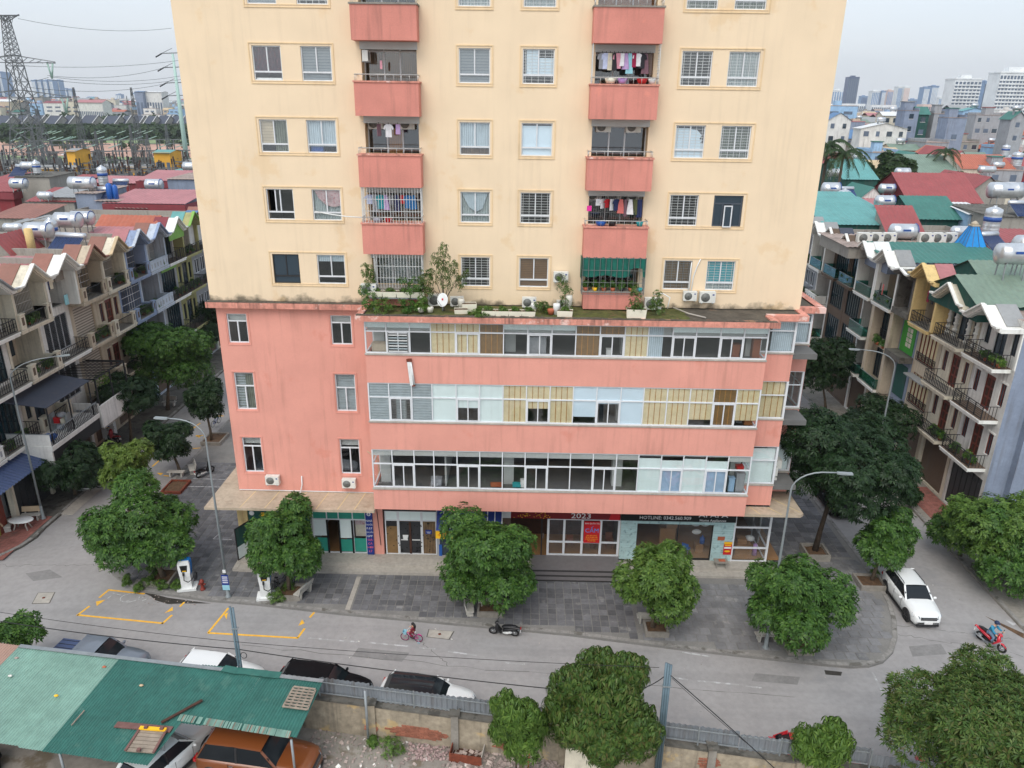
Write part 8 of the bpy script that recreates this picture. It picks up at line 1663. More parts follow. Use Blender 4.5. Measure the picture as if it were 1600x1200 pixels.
def car(label,loc,rz,kind='suv',paint='paint_white',L=4.4,W=1.82,H=1.62,group='parked cars',roofm=None,name='parked_car',cat='car',glassf='auto_glass',rim='rim',rails=True,canopy=False):
    e=thing(name,label,cat,loc,rz,group); h=L/2; w=W/2
    belt=.60*H; gc=.22
    if kind=='suv': top=[(-h,.42*H),(-h+.03,.60*H),(-h+.18,.66*H),(h-1.25,.64*H),(h-.9,.60*H),(h-.25,.54*H),(h-.04,.44*H),(h,.30*H)]; G=(h-1.28,h-1.98,-h+.62,-h+.14)
    elif kind=='pickup': top=[(-h,.40*H),(-h+.04,.60*H),(h-1.45,.61*H),(h-1.1,.60*H),(h-.25,.55*H),(h-.05,.44*H),(h,.30*H)]; G=(h-1.5,h-2.15,(-h+.55) if canopy else (-h+1.75),(-h+.12) if canopy else (-h+1.45))
    else: top=[(-h,.40*H),(-h+.03,.60*H),(-h+.3,.67*H),(h-1.2,.62*H),(h-.85,.58*H),(h-.2,.50*H),(h-.03,.40*H),(h,.28*H)]; G=(h-1.15,h-1.95,-h+.75,-h+.18)
    wid=[(-h,.80*w),(-h+.12,.93*w),(-h+.6,w),(h-.9,w),(h-.35,.94*w),(h-.08,.80*w),(h,.66*w)]
    m=MB(); xs=[-h,-h+.03,-h+.1,-h+.22]+[-h+.22+(L-.44)*i/16 for i in range(1,16)]+[h-.22,h-.1,h-.03,h]; vs=[];n=12
    wx=(h-.82,-h+.80); R=.36 if kind!='hatch' else .33
    for x in xs:
        zt=smoothv(top,x); ww=smoothv(wid,x); zb=.24+(.1 if abs(x)>h-.1 else 0); zm=zb+(zt-zb)*.45
        crown=.035
        sec=[(-ww*.90,zb),(-ww*.985,zb+.12),(-ww,zm),(-ww*.985,zt-.12),(-ww*.93,zt-.02),(-ww*.55,zt+crown),(ww*.55,zt+crown),(ww*.93,zt-.02),(ww*.985,zt-.12),(ww,zm),(ww*.985,zb+.12),(ww*.90,zb)]
        vs+=[(x,y,z) for y,z in sec]
    fs=[(i*n+j,i*n+(j+1)%n,(i+1)*n+(j+1)%n,(i+1)*n+j) for i in range(len(xs)-1) for j in range(n)]+[tuple(range(n))[::-1],tuple(range((len(xs)-1)*n,len(xs)*n))]
    m.add(vs,fs,paint,True); bo=m.build('body',e)
    xf,xt,xr,xb=G; zb_=.60*H; zr=H-.05; m=MB(); wb=w*.92; wt=w*.72
    def gh(xa,za,wa): return [(xa,-wa,za),(xa,wa,za)]
    st=[(xf,zb_,wb*.95),(xf-(xf-xt)*.5,zb_+(zr-zb_)*.58,wb*.9),(xt,zr-.02,wt*.98),((xt+xr)/2,zr+.02,wt),(xr,zr-.03,wt*.97),(xb+(xr-xb)*.35,zb_+(zr-zb_)*.5,wb*.88),(xb,zb_,wb*.92)]
    V=[];
    for (x,z,ww) in st: wl=wb*.97; V+=[(x,-ww,z),(x,ww,z),(x,-wl,zb_-.03),(x,wl,zb_-.03)]
    F=[]
    for i in range(len(st)-1): a=i*4;b=a+4; F+=[(a,a+1,b+1,b),(a+2,b+2,b,a)[::-1],(a+1,a+3,b+3,b+1)[::-1]]
    m.add(V,F,glassf); gl=m.build('windows',e)
    rm=roofm or paint; m=MB(); x0,x1=xt-.02,xr+.02; ns=6; V=[]
    for i in range(ns+1):
        x=x0+(x1-x0)*i/ns; z=zr+.015+.03*math.sin(PI*i/ns); 
        V+=[(x,-wt*.99,z-.03),(x,-wt*.8,z+.015),(x,0,z+.03),(x,wt*.8,z+.015),(x,wt*.99,z-.03)]
    F=[(i*5+j,i*5+j+1,(i+1)*5+j+1,(i+1)*5+j) for i in range(ns) for j in range(4)]; m.add(V,F,rm,True); 
    m.build('roof',e)
    for s_ in(-1,1):
        m=MB(); m.beam((xf+.02,s_*wb*.95,zb_),(xt,s_*wt*.99,zr),.09,.05,paint); m.build('pillar',e)
        m=MB(); xm=(xt+xr)/2+.15; m.beam((xm,s_*(wb*.97+.005),zb_),(xm-.03,s_*(wt+.012),zr),.09,.02,'trim_black'); m.build('pillar',e)
        m=MB(); m.beam((xb+.02,s_*wb*.93,zb_),(xr,s_*wt*.98,zr),.2 if kind!='pickup' else .12,.05,paint); m.build('pillar',e)
        m=MB(); m.ball((xf-.25,s_*(w+.1),.65*H),(.07,.12,.09),paint,8,5); m.build('mirror',e)
        if rails: m=MB(); m.tube([(xt-.15,s_*wt*.93,zr+.03),(xt-.3,s_*wt*.93,zr+.09),(xr+.3,s_*wt*.93,zr+.09),(xr+.1,s_*wt*.93,zr+.02)],.02,'chrome' if paint!='paint_white' else 'trim_black',5); m.build('roof_rail',e)
        m=MB(); 
        for xx in(xf-.3,xf-1.25,xf-2.15): m.box(xx-.006,s_*(w*.985),.36,xx+.006,s_*(w+.004),.58*H,'trim_black')
        m.box(-h+1.25,s_*w*.93,.2,h-1.3,s_*(w+.012),.34,'trim_black'); m.build('side_trim',e)
        for xx in(xf-1.05,xf-2.0): m=MB(); m.box(xx-.1,s_*w*.99,.53*H,xx+.1,s_*(w+.03),.53*H+.03,'chrome' if paint!='paint_white' else paint); m.build('door_handle',e)
        m=MB(); m.add([(h-.42,s_*w*.86,.50*H),(h-.06,s_*w*.56,.47*H),(h-.03,s_*w*.52,.40*H),(h-.34,s_*w*.93,.43*H),(h-.42,s_*w*.90,.515*H+.02),(h-.08,s_*w*.6,.485*H+.02),(h+.01,s_*w*.56,.41*H),(h-.3,s_*w*.97,.43*H)],[(0,1,5,4),(4,5,6,7),(3,7,6,2),(1,2,6,5),(0,4,7,3)],'headlight'); m.build('headlight',e)
        m=MB(); m.box(-h-.01,s_*w*.55,.48*H,-h+.12,s_*w*.93,.57*H,'taillight'); m.build('taillight',e)
    m=MB(); m.box(h-.12,-w*.5,.37*H,h+.015,w*.5,.46*H,'trim_black'); m.box(h-.02,-w*.48,.43*H,h+.025,w*.48,.445*H,'chrome'); m.build('grille',e)
    m=MB(); m.box(h-.2,-w*.68,.2,h+.02,w*.68,.33,'trim_black'); m.box(-h-.02,-w*.7,.22,-h+.15,w*.7,.36,'trim_black'); m.build('bumper_trim',e)
    for X in(h+.03,-h-.03): m=MB(); m.box(X-.012,-.24,.36 if X>0 else .5,X+.012,.24,.48 if X>0 else .64,'plate'); m.build('number_plate',e)
    for X in wx:
        for s_ in(-1,1):
            m=MB(); m.lathe([(R+.07,s_*(w*.90)),(R+.07,s_*(w+.012)),(.02,s_*(w+.010))] if s_>0 else [(.02,s_*(w+.010)),(R+.07,s_*(w+.012)),(R+.07,s_*(w*.90))],(X,0,R),'trim_black',20,'Y'); m.build('wheel_arch',e)
            m=MB(); y0=s_*(w-.2); y1=s_*(w+.025); pr=[(R*.55,y1),(R*.93,y1),(R,y1-s_*.04),(R,y0),(.02,y0)]; m.lathe(pr,(X,0,R),'tyre',20,'Y'); wh=m.build('wheel',e)
            m=MB(); yr=s_*(w+.018)
            m.lathe([(R*.66,yr+s_*.004),(R*.60,yr+s_*.012),(R*.56,yr)],(X,0,R),rim,18,'Y')
            for q in range(5): a=q*2*PI/5; m.beam((X,yr,R),(X+R*.62*math.cos(a),yr,R+R*.62*math.sin(a)),.035,.07,rim,up=(0,1,0))
            m.lathe([(.06,yr+s_*.01),(.01,yr+s_*.02)],(X,0,R),rim,8,'Y'); m.build('rim',wh)
    if kind=='pickup' and not canopy:
        m=MB(); m.box(-h+.1,-w*.86,.60*H,-h+1.42,w*.86,.60*H+.06,'far_dark'); 
        for q in range(6): m.box(-h+.14,-w*.8+q*w*.3,.60*H+.06,-h+1.4,-w*.8+q*w*.3+.03,.60*H+.075,'trim_black')
        m.build('bed_cover',e)
        m=MB()
        for q in range(5): m.box(xr+.2,-w*.5+q*w*.25-.015,zr+.05,xt-.3,-w*.5+q*w*.25+.015,zr+.062,'paint_grey')
        m.build('roof_rib',e)
    return e
fa=math.atan(-.139)
def park(u0,v0,u1,v1,z): a=PZ(u0,v0,z); b=PZ(u1,v1,z); return ((a.x+b.x)/2,(a.y+b.y)/2,(b-a).length)
car('dark grey pickup truck parked by the fence, above the pale green roof',(-20.6,-10.75,0),fa,'pickup','paint_grey',5.2,1.85,1.78,rails=False)
car('white hatchback parked between the grey pickup and the black car',(-14.0,-11.6,0),fa,'suv','paint_white',4.5,1.82,1.62,rails=False)
car('large black sport utility car parked behind the grey sheet fence',(-8.5,-12.4,0),fa,'suv','paint_black',4.85,1.9,1.78)
car('white crossover with a glossy black roof, parked behind the grey fence',(-3.3,-12.95,0),fa,'suv','paint_white',4.75,1.88,1.68,roofm='auto_glass',rails=False)
car('red car almost hidden behind the grey fence, at the star-leaved tree',(14.6,-15.9,0),fa,'hatch','paint_red',4.0,1.7,1.45,rails=False)
car('dark red car mostly hidden behind the fence near the bottom right tree',(20.9,-16.8,0),fa,'hatch','paint_red',4.0,1.7,1.45,rails=False)
car('white crossover parked nose-on beside the right end of the pavement',(24.62,-3.75,0),math.radians(-90.5),'suv','paint_white',4.35,1.8,1.62,glassf='auto_glass',rim='rim_dark',name='parked_car')
car('black car parked under the big dark tree, front towards the camera',(24.75,8.4,0),math.radians(-90),'suv','paint_black',4.6,1.82,1.6)
car('orange pickup truck with a hard canopy, half under the green roof',(PZ(405,1172,1.1).x,PZ(405,1172,1.1).y,0),math.radians(-8),'pickup','paint_orange',5.3,1.88,1.84,canopy=True,rails=False)
car('white car parked under the green roof beside the orange pickup',(PZ(258,1168,1.1).x,PZ(258,1168,1.1).y,0),math.radians(66),'suv','paint_white',4.5,1.8,1.6,rails=False)
car('black car under the pale green roof, only its wheel showing',(-22.8,-18.6,0),math.radians(85),'suv','paint_black',4.5,1.8,1.6,rails=False)
def torus(m,c,R,r,mm,axis='Y',n=20,k=6):
    pts=[]
    for i in range(n):
        t=2*PI*i/n; a,b=R*math.cos(t),R*math.sin(t); pts.append((c[0]+a,c[1],c[2]+b) if axis=='Y' else (c[0],c[1]+a,c[2]+b))
    m.tube(pts,r,mm,k,closed=True)
def scooter(label,loc,rz,col,lean=0,seat='plastic_black',group='motor scooters',second='plastic_black'):
    e=thing('motor_scooter',label,'scooter',loc,rz,group); e.rotation_euler=(lean,0,rz)
    for x,nm in((.62,'wheel'),(-.60,'wheel')):
        m=MB(); torus(m,(x,0,.26),.21,.055,'tyre'); wh=m.build('wheel',e); m=MB(); torus(m,(x,0,.26),.14,.015,'rim',k=4); m.lathe([(.06,-.05),(.06,.05)],(x,0,.26),'rim',8,'Y')
        for q in range(5): a=q*2*PI/5; m.beam((x,0,.26),(x+.14*math.cos(a),0,.26+.14*math.sin(a)),.02,.03,'rim',up=(0,1,0))
        m.build('rim',wh)
    def loft(secs,mm,nm):
        m=MB(); V=[];n=8
        for (x,z,hw,hh) in secs: V+=[(x,hw*math.cos(2*PI*q/n),z+hh*math.sin(2*PI*q/n)) for q in range(n)]
        F=[(i*n+j,i*n+(j+1)%n,(i+1)*n+(j+1)%n,(i+1)*n+j) for i in range(len(secs)-1) for j in range(n)]+[tuple(range(n)),tuple(range((len(secs)-1)*n,len(secs)*n))]; m.add(V,F,mm,True); return m.build(nm,e)
    loft([(-.95,.72,.03,.03),(-.8,.68,.10,.07),(-.45,.60,.15,.11),(-.1,.50,.16,.12),(.05,.40,.12,.10)],col,'rear_body')
    loft([(-.78,.80,.05,.02),(-.6,.80,.12,.045),(-.3,.77,.14,.05),(.02,.72,.12,.05),(.12,.68,.06,.03)],seat,'seat')
    loft([(.05,.30,.15,.06),(-.2,.3,.17,.07),(-.45,.32,.12,.09)],second,'floor_board')
    m=MB(); m.add([(.12,-.16,.28),(.12,.16,.28),(.36,.2,.62),(.36,-.2,.62),(.30,-.13,.95),(.30,.13,.95),(.2,-.14,.26),(.2,.14,.26),(.50,.15,.62),(.50,-.15,.62),(.42,-.1,.96),(.42,.1,.96)],[(0,1,2,3),(3,2,5,4),(6,9,8,7),(9,10,11,8),(0,3,9,6),(3,4,10,9),(1,7,8,2),(2,8,11,5),(4,5,11,10)],col,True); m.build('leg_shield',e)
    loft([(.47,.50,.05,.03),(.62,.52,.09,.03),(.8,.42,.06,.03),(.86,.34,.02,.02)],col,'front_mudguard')
    m=MB(); m.cyl((.62,-.07,.26),(.45,-.05,.6),.025,'galv',6); m.cyl((.62,.07,.26),(.45,.05,.6),.025,'galv',6); m.build('fork',e)
    loft([(.28,.99,.05,.03),(.36,1.0,.13,.07),(.45,.97,.10,.05),(.5,.94,.03,.02)],col,'handlebar_cowl')
    m=MB(); m.tube([(.30,-.34,1.02),(.36,-.15,1.0),(.36,.15,1.0),(.30,.34,1.02)],.018,'trim_black',6); m.build('handlebar',e)
    for s_ in(-1,1): m=MB(); m.cyl((.34,s_*.2,1.0),(.36,s_*.27,1.15),.008,'trim_black',4); m.ball((.36,s_*.29,1.18),(.015,.06,.045),'trim_black',8,4); m.build('mirror',e)
    m=MB(); m.add([(.515,-.08,.72),(.515,.08,.72),(.46,.05,.92),(.46,-.05,.92)],[(0,1,2,3)],'headlight'); m.build('headlight',e)
    m=MB(); m.box(-.98,-.07,.66,-.93,.07,.73,'taillight'); m.build('taillight',e); m=MB(); m.cyl((-.25,-.15,.22),(-.85,-.17,.34),.05,'galv',8); m.build('exhaust',e); m=MB(); m.box(-.95,-.09,.42,-.93,.09,.55,'plate'); m.build('number_plate',e)
    return e
scooter('black and white scooter parked at the kerb beneath the tallest front tree',(.35,-7.2,0),math.radians(172),'plastic_black',math.radians(-12),second='plastic_white')
scooter('black scooter with white panels parked on the left pavement beside the lamp',tuple(PZ(321,742,.17)),math.radians(60),'plastic_black',.1,second='plastic_white')
scooter('dark scooter lying near the foot of the wide dark tree, left street',(PZ(143,764,.1).x,PZ(143,764,.1).y,.12),math.radians(20),'plastic_black',math.radians(38),second='plastic_white')
scooter('dark scooter parked behind the white box across the left street',tuple(PZ(178,690,.15)),math.radians(150),'plastic_red',.1)
sr=scooter('red scooter ridden by the person in the blue jacket',(27.45,-7.2,0),math.radians(-62),'paint_red',0)
def skin(name,parent,J,E_,R_,m,sub=2):
    me=bpy.data.meshes.new(name); me.from_pydata([tuple(j) for j in J],E_,[]); me.materials.append(mat(m)); o=bpy.data.objects.new(name,me); S.collection.objects.link(o); o.parent=parent
    md=o.modifiers.new('skin','SKIN'); md.use_smooth_shade=True
    if not me.skin_vertices: raise RuntimeError('no skin layer')
    for i,r_ in enumerate(R_): r_=r_ if isinstance(r_,tuple) else (r_,r_); me.skin_vertices[0].data[i].radius=r_; me.skin_vertices[0].data[i].use_root=(i==0)
    sb=o.modifiers.new('sub','SUBSURF'); sb.levels=sub-1; sb.render_levels=sub; return o
def person(label,loc,rz,P,cols,s=1.,helmet=False,hairlen=0):
    """P: joints dict in metres; x forward"""
    e=thing('person',label,'person',loc,rz); e.scale=(s,s,s)
    N_=['pel','spine','chest','neck','head','headtop','ls','le','lw','rs','re','rw','lh','lk','la','lt','rh','rk','ra','rt']; J=[Vector(P[n]) for n in N_]
    Ed=[(0,1),(1,2),(2,3),(3,4),(4,5),(2,6),(6,7),(7,8),(2,9),(9,10),(10,11),(0,12),(12,13),(13,14),(14,15),(0,16),(16,17),(17,18),(18,19)]
    R_=[(.13,.10),(.12,.09),(.15,.10),.05,(.085,.095),(.06,.07),.06,.042,.028,.06,.042,.028,.085,.058,.038,.03,.085,.058,.038,.03]
    skin('body',e,J,Ed,R_,'skin')
    T=[0,1,2,6,7,8,9,10,11]; ix={a:i for i,a in enumerate(T)}; J2=[J[t].copy() for t in T]; 
    if cols.get('sleeve','long')=='short': J2[5]=J[7]+(J[8]-J[7])*.05; J2[8]=J[10]+(J[11]-J[10])*.05
    skin('jacket' if cols.get('sleeve','long')=='long' else 'dress',e,J2,[(0,1),(1,2),(2,3),(3,4),(4,5),(2,6),(6,7),(7,8)],[(.155,.125),(.145,.115),(.175,.13),.085,.065,.045,.085,.065,.045],cols['top'])
    T=[0,12,13,14,16,17,18]; J3=[J[t] for t in T]; skin('trousers',e,J3,[(0,1),(1,2),(2,3),(0,4),(4,5),(5,6)],[(.15,.12),.105,.078,.055,.105,.078,.055],cols['leg'])
    for a,b in((14,15),(18,19)): m=MB(); p0,p1=J[a],J[b]; m.tube([p0-Vector((.06,0,.02)),p0+Vector((0,0,-.02)),p1],[.045,.055,.045],cols.get('shoe','trim_black'),8); m.build('shoe',e)
    hd=(J[4]+J[5])/2; up=(J[5]-J[4]).normalized(); fw=Vector((1,0,0)); fw=(fw-up*fw.dot(up)).normalized()
    for wi,el,sg in((8,7,1),(11,10,-1)):
        d_=(J[wi]-J[el]).normalized(); m=MB(); c=J[wi]+d_*.04; m.ball(tuple(c),(.045,.04,.022),'skin',8,5)
        sd=d_.cross(Vector((0,0,1))).normalized()
        for q in range(4): b0=c+sd*(.027-.018*q)+d_*.03; m.tube([b0,b0+d_*(.035-.004*abs(q-1)),b0+d_*.045-Vector((0,0,.03)),b0+d_*.02-Vector((0,0,.045))],[.0095,.009,.008,.006],'skin',5)
        b0=c+sd*(.04)*sg; m.tube([b0,b0+sd*.02*sg+d_*.02,b0+d_*.045-Vector((0,0,.02))],[.011,.01,.007],'skin',5); m.build('hand',e)
    m=MB()
    for s_ in(-1,1): sdv=up.cross(fw)*s_*.033; m.ball(tuple(hd+fw*.088+sdv),(.012,.014,.009),'trim_black',6,4); m.ball(tuple(hd+up.cross(fw)*s_*.09),(.018,.01,.03),'skin',6,4)
    m.tube([hd+fw*.09+up*.01,hd+fw*.112-up*.025,hd+fw*.09-up*.03],[.008,.014,.009],'skin',5); m.ball(tuple(hd+fw*.088-up*.055),(.006,.022,.006),'terra',6,4); m.build('face',e)
    if helmet:
        m=MB(); m.ball(tuple(hd+up*.035-fw*.005),(.135,.125,.12),'helmet',14,8); m.add([tuple(hd+fw*.11+up*.05+up.cross(fw)*.09),tuple(hd+fw*.11+up*.05-up.cross(fw)*.09),tuple(hd+fw*.17+up*.03-up.cross(fw)*.06),tuple(hd+fw*.17+up*.03+up.cross(fw)*.06)],[(0,1,2,3)],'helmet'); m.build('helmet',e)
        m=MB(); m.ball(tuple(hd+fw*.075-up*.05),(.045,.06,.045),'mask',8,5); m.build('face_mask',e)
    else:
        m=MB(); m.ball(tuple(hd+up*.03-fw*.02),(.115,.112,.11),'hair',12,7); 
        m.tube([hd-fw*.06+up*.02,hd-fw*.12-up*.1,hd-fw*.13-up*.25,hd-fw*.12-up*.4],[.09,.10,.09,.04],'hair',10); m.build('hair',e)
    return e
person('person in a blue jacket, jeans, dark helmet and white mask riding the red scooter',(27.45,-7.2,0),math.radians(-62),dict(pel=(-.18,0,.86),spine=(-.14,0,1.02),chest=(-.06,0,1.25),neck=(0,0,1.40),head=(.03,0,1.47),headtop=(.05,0,1.60),ls=(-.05,.17,1.31),le=(.10,.26,1.10),lw=(.27,.30,1.05),rs=(-.05,-.17,1.31),re=(.10,-.26,1.10),rw=(.27,-.30,1.05),lh=(-.12,.10,.84),lk=(.18,.17,.72),la=(.08,.15,.40),lt=(.22,.16,.36),rh=(-.12,-.10,.84),rk=(.18,-.17,.72),ra=(.08,-.15,.40),rt=(.22,-.16,.36)),dict(top='jacket_blue',leg='jeans'),1.0,True)
def bicycle(label,loc,rz,fc,s=1.,kid=False,lean=0):
    e=thing('bicycle',label,'bicycle',loc,rz); e.scale=(s,s,s); e.rotation_euler=(lean,0,rz); R=.32
    for x in(.5,-.5):
        m=MB(); torus(m,(x,0,R),R-.02,.022,'tyre' if not kid else 'tyre'); wh=m.build('wheel',e); m=MB(); torus(m,(x,0,R),R-.05,.012,fc if kid else 'rim',k=4)
        for q in range(12): a=q*PI/6; m.beam((x,0,R),(x+(R-.05)*math.cos(a),0,R+(R-.05)*math.sin(a)),.006,.006,'rim',up=(0,1,0))
        m.build('spokes',wh)
    m=MB(); t=.022; 
    for a,b in(((-.5,0,R),(-.05,0,.28)),((-.05,0,.28),(-.2,0,.8)),((-.05,0,.28),(.32,0,.72)),((-.17,0,.68),(.3,0,.75)),((-.5,0,R),(-.17,0,.68)),((.5,0,R),(.3,0,.82)),((.3,0,.82),(.27,0,.95))): m.cyl(a,b,t,fc,6)
    m.build('frame',e); m=MB(); m.tube([(.15,-.26,1.0),(.27,-.1,.97),(.27,.1,.97),(.15,.26,1.0)],.016,'plastic_white' if kid else 'trim_black',6); m.build('handlebar',e)
    m=MB(); m.ball((-.22,0,.83),(.13,.08,.035),'plastic_white' if kid else 'trim_black',8,5); m.build('saddle',e); m=MB(); m.lathe([(.09,-.01),(.09,.01)],(-.05,0,.28),'trim_black',10,'Y'); m.beam((-.05,-.1,.28),(.08,-.1,.2),.02,.02,'trim_black'); m.beam((-.05,.1,.28),(-.18,.1,.36),.02,.02,'trim_black'); m.box(.04,-.18,.18,.12,-.1,.21,'trim_black'); m.box(-.22,.1,.34,-.14,.18,.37,'trim_black'); m.build('crank',e)
    if kid:
        m=MB(); m.add([(.36,-.13,.6),(.36,.13,.6),(.56,.13,.62),(.56,-.13,.62),(.34,-.16,.82),(.34,.16,.82),(.62,.16,.84),(.62,-.16,.84)],[(0,1,2,3),(0,4,5,1),(1,5,6,2),(2,6,7,3),(3,7,4,0)],'cyan_pale'); m.build('basket',e)
        for s_ in(-1,1): m=MB(); torus(m,(-.55,s_*.2,.09),.07,.02,'cyan_pale',n=10,k=4); m.beam((-.5,s_*.02,.3),(-.55,s_*.2,.09),.015,.015,'galv'); m.build('training_wheel',e)
        m=MB(); m.tube([(-.75,0,.55),(-.6,0,.66),(-.42,0,.64)],.03,fc,6); m.build('mudguard',e)
    return e
bp=(-4.75,-7.9,0)
bicycle("child's pink bicycle with a pale basket and training wheels",bp,math.radians(172),'pink_bike',.78,True)
person('small child with long black hair in a dark red dress riding the pink bicycle',bp,math.radians(172),dict(pel=(-.2,0,.90),spine=(-.18,0,1.03),chest=(-.14,0,1.2),neck=(-.12,0,1.32),head=(-.11,0,1.40),headtop=(-.09,0,1.56),ls=(-.13,.13,1.24),le=(0,.2,1.08),lw=(.14,.26,1.04),rs=(-.13,-.13,1.24),re=(0,-.2,1.08),rw=(.14,-.26,1.04),lh=(-.12,.09,.87),lk=(.12,.12,.78),la=(-.14,.12,.47),lt=(-.02,.12,.42),rh=(-.12,-.09,.87),rk=(.16,-.12,.62),ra=(.06,-.12,.30),rt=(.17,-.12,.26)),dict(top='red_dress',leg='red_dress',sleeve='short'),.78)
bicycle('black bicycle leaning by the second charger under the tree',(-13.35,-3.5,.16),math.radians(20),'plastic_black',1.,False,.12)
bicycle('bicycle standing at the far end of the left pavement by the thin tree',(PZ(338,664,.16).x,PZ(338,664,.16).y,.16),math.radians(80),'plastic_blue',1.,False,.1)
e=thing('white_cabinet','white cabinet with a small sticker beneath the trees across the left street','cabinet',PZ(173,684,.15),.2); m=MB(); m.box(-.5,-.35,0,.5,.35,1.7,'plastic_white'); m.build('case',e); m=MB(); m.box(-.2,-.36,1.1,.15,-.351,1.35,'sign_yellow'); m.box(-.1,-.365,1.15,.2,-.361,1.25,'plastic_blue'); m.build('sticker',e)
from math import radians
fd=Vector((1,-.139,0)).normalized(); fn=Vector((.139,1,0)).normalized()
def FP(x,z=0,o=0): return Vector((x,FY(x)+o,z))
wl=thing('yard_wall','old stained masonry wall with exposed brick patches under the grey sheet fence','wall',(0,FY(0),0),w=True)
xs=[-10.2,-5.6,-1.7,3.2,7.4,9.6,13.2,17,22]
r=random.Random(4)
for a,b in zip(xs,xs[1:]):
    m=MB(); n=12; V=[];F=[]
    for j,(o,z) in enumerate(((-.11,0),(-.11,1.0),(-.11,1.85),(.11,1.85),(.11,0))):
        for i in range(n+1):
            x=a+(b-a)*i/n; p=FP(x,z,o+(r.uniform(-.015,.015) if z>0 else 0)); 
            if z>1.5: p.z+=r.uniform(-.06,.06)
            V.append(tuple(p))
    F=[(j*(n+1)+i,j*(n+1)+i+1,(j+1)*(n+1)+i+1,(j+1)*(n+1)+i) for j in range(4) for i in range(n)]; m.add(V,F,'wall_old'); m.build('wall_panel',wl)
    m=MB(); m.beam(FP(a,1.9),FP(b,1.88),.34,.1,'concrete_dark'); m.build('coping',wl)
for x in xs[1:]:
    m=MB(); p=FP(x,0); m.box(p.x-.17,p.y-.24,0,p.x+.17,p.y+.18,2.05,'concrete' if x in(-1.7,9.6) else 'wall_old'); m.box(p.x-.24,p.y-.3,2.05,p.x+.24,p.y+.24,2.15,'concrete_dark'); m.build('pier',wl)
bm={}
def brickpatch(x0,x1,z0,z1,seed):
    r=random.Random(seed); rows=int((z1-z0)/.075)
    for j in range(rows):
        z=z0+j*.075; f=1-abs(j/rows-.4)*1.1; xa=(x0+x1)/2-(x1-x0)/2*f+r.uniform(-.2,.2); xb=(x0+x1)/2+(x1-x0)/2*f+r.uniform(-.2,.2); x=xa+(j%2)*.11
        while x<xb:
            if 'b' not in bm: q=MB(); q.box(-.1,-.03,0,.1,.03,.062,'brick_red'); me=bpy.data.meshes.new('brick'); me.from_pydata(q.v,[],q.f); me.materials.append(mat('brick_red')); bm['b']=me
            p=FP(x,z,-.12-r.uniform(0,.025)); o=link('brick',bm['b'],wl); o.location=p-wl.location; o.rotation_euler=(0,0,math.atan(-.139)); x+=.215
brickpatch(-4.9,-2.0,.35,1.05,1); brickpatch(.2,1.3,.3,.75,2); brickpatch(-5.75,-5.4,.3,1.0,3); brickpatch(9.2,9.9,.9,1.5,4)
fe=thing('sheet_fence','grey corrugated metal sheet fence on top of the old wall','fence',(0,FY(0),2),w=True)
fx=[-10.4,-8.1,-5.7,-3.6,-1.6,.6,3.0,5.2,7.3,9.0,10.7,12.4,14.1,16,18.2,20.4,22.5]
for k,(a,b) in enumerate(zip(fx,fx[1:])):
    m=MB(); n=int((b-a)/.06); V=[];F=[]; z0,z1=(2.0,2.86) if b<16.1 else (2.0,2.6)
    for i in range(n+1):
        x=a+(b-a)*i/n; o=.12+.022*(1 if (i//2)%2 else -1)+ .05*math.sin(k*1.7); zz=r.uniform(-.012,.012)+.03*math.sin(k*2.3); V+=[tuple(FP(x,z0+zz,o)),tuple(FP(x,z1+zz,o+.03*math.sin(k)))]
        if i: F.append((2*i-2,2*i,2*i+1,2*i-1))
    m.add(V,F,'grey_sheet'); m.build('fence_sheet',fe)
m=MB(); m.beam(FP(-10.4,2.72,.06),FP(15.9,2.72,.06),.04,.04,'galv'); m.build('top_rail',fe); m=MB(); m.beam(FP(-10.4,2.1,.06),FP(15.9,2.1,.06),.04,.04,'galv'); m.build('bottom_rail',fe)
for x in fx[1:-1:2]: m=MB(); p=FP(x,0,.05); m.box(p.x-.03,p.y-.03,1.9,p.x+.03,p.y+.03,2.9,'galv'); m.build('fence_post',fe)
for i,x in enumerate((-5.75,)):
    e=thing('steel_post','galvanised steel post standing against the wall by the brick patch','post',FP(x,0,-.5)); m=MB(); m.cyl((0,0,0),(0,0,3.1),.06,'galv',10); m.build('tube',e); m=MB(); m.lathe([(.2,0),(.16,.06),(.02,.07)],(0,0,0),'concrete',10); m.build('base',e)
def croof(label,P,m_,rib=.145,amp=.022,name='corrugated_roof'):
    """P: four corners a(top-left) b(top-right) c(bottom-right) d(bottom-left), ribs run a->d"""
    a,b,c,d=map(Vector,P); e=thing(name,label,'roof',tuple((a+c)/2),w=True); L=max((b-a).length,(c-d).length); n=int(L/(rib/4)); V=[];F=[];rows=6; up=Vector((0,0,1))
    sheets=max(1,round(L/1.1)); per=n//sheets
    for s_ in range(sheets):
        i0=s_*per; i1=n if s_==sheets-1 else (s_+1)*per; V=[];F=[]; off=r.uniform(-.05,.05); lift=.006*(s_%2)
        for i in range(i0,i1+1):
            t=i/n; z=amp*math.sin(2*PI*i/4+.6)+lift; p0=a.lerp(b,t); p1=d.lerp(c,t); dd=(p1-p0).normalized()*off
            V+=[tuple(p0+dd*.5+up*z),tuple(p1+dd+up*z)]
            if i>i0: k=len(V); F.append((k-4,k-3,k-1,k-2))
        m=MB(); m.add(V,F,m_); m.build('roof_sheet',e)
    return e,a,b,c,d
def R3(u,v,z): return PZ(u,v,z)
g1=croof('pale green corrugated car-park roof at the bottom left',[R3(31,1009,3.05),R3(189,1028.5,3.05),R3(66,1172,2.65),R3(-105,1147,2.65)],'green_sheet_pale')
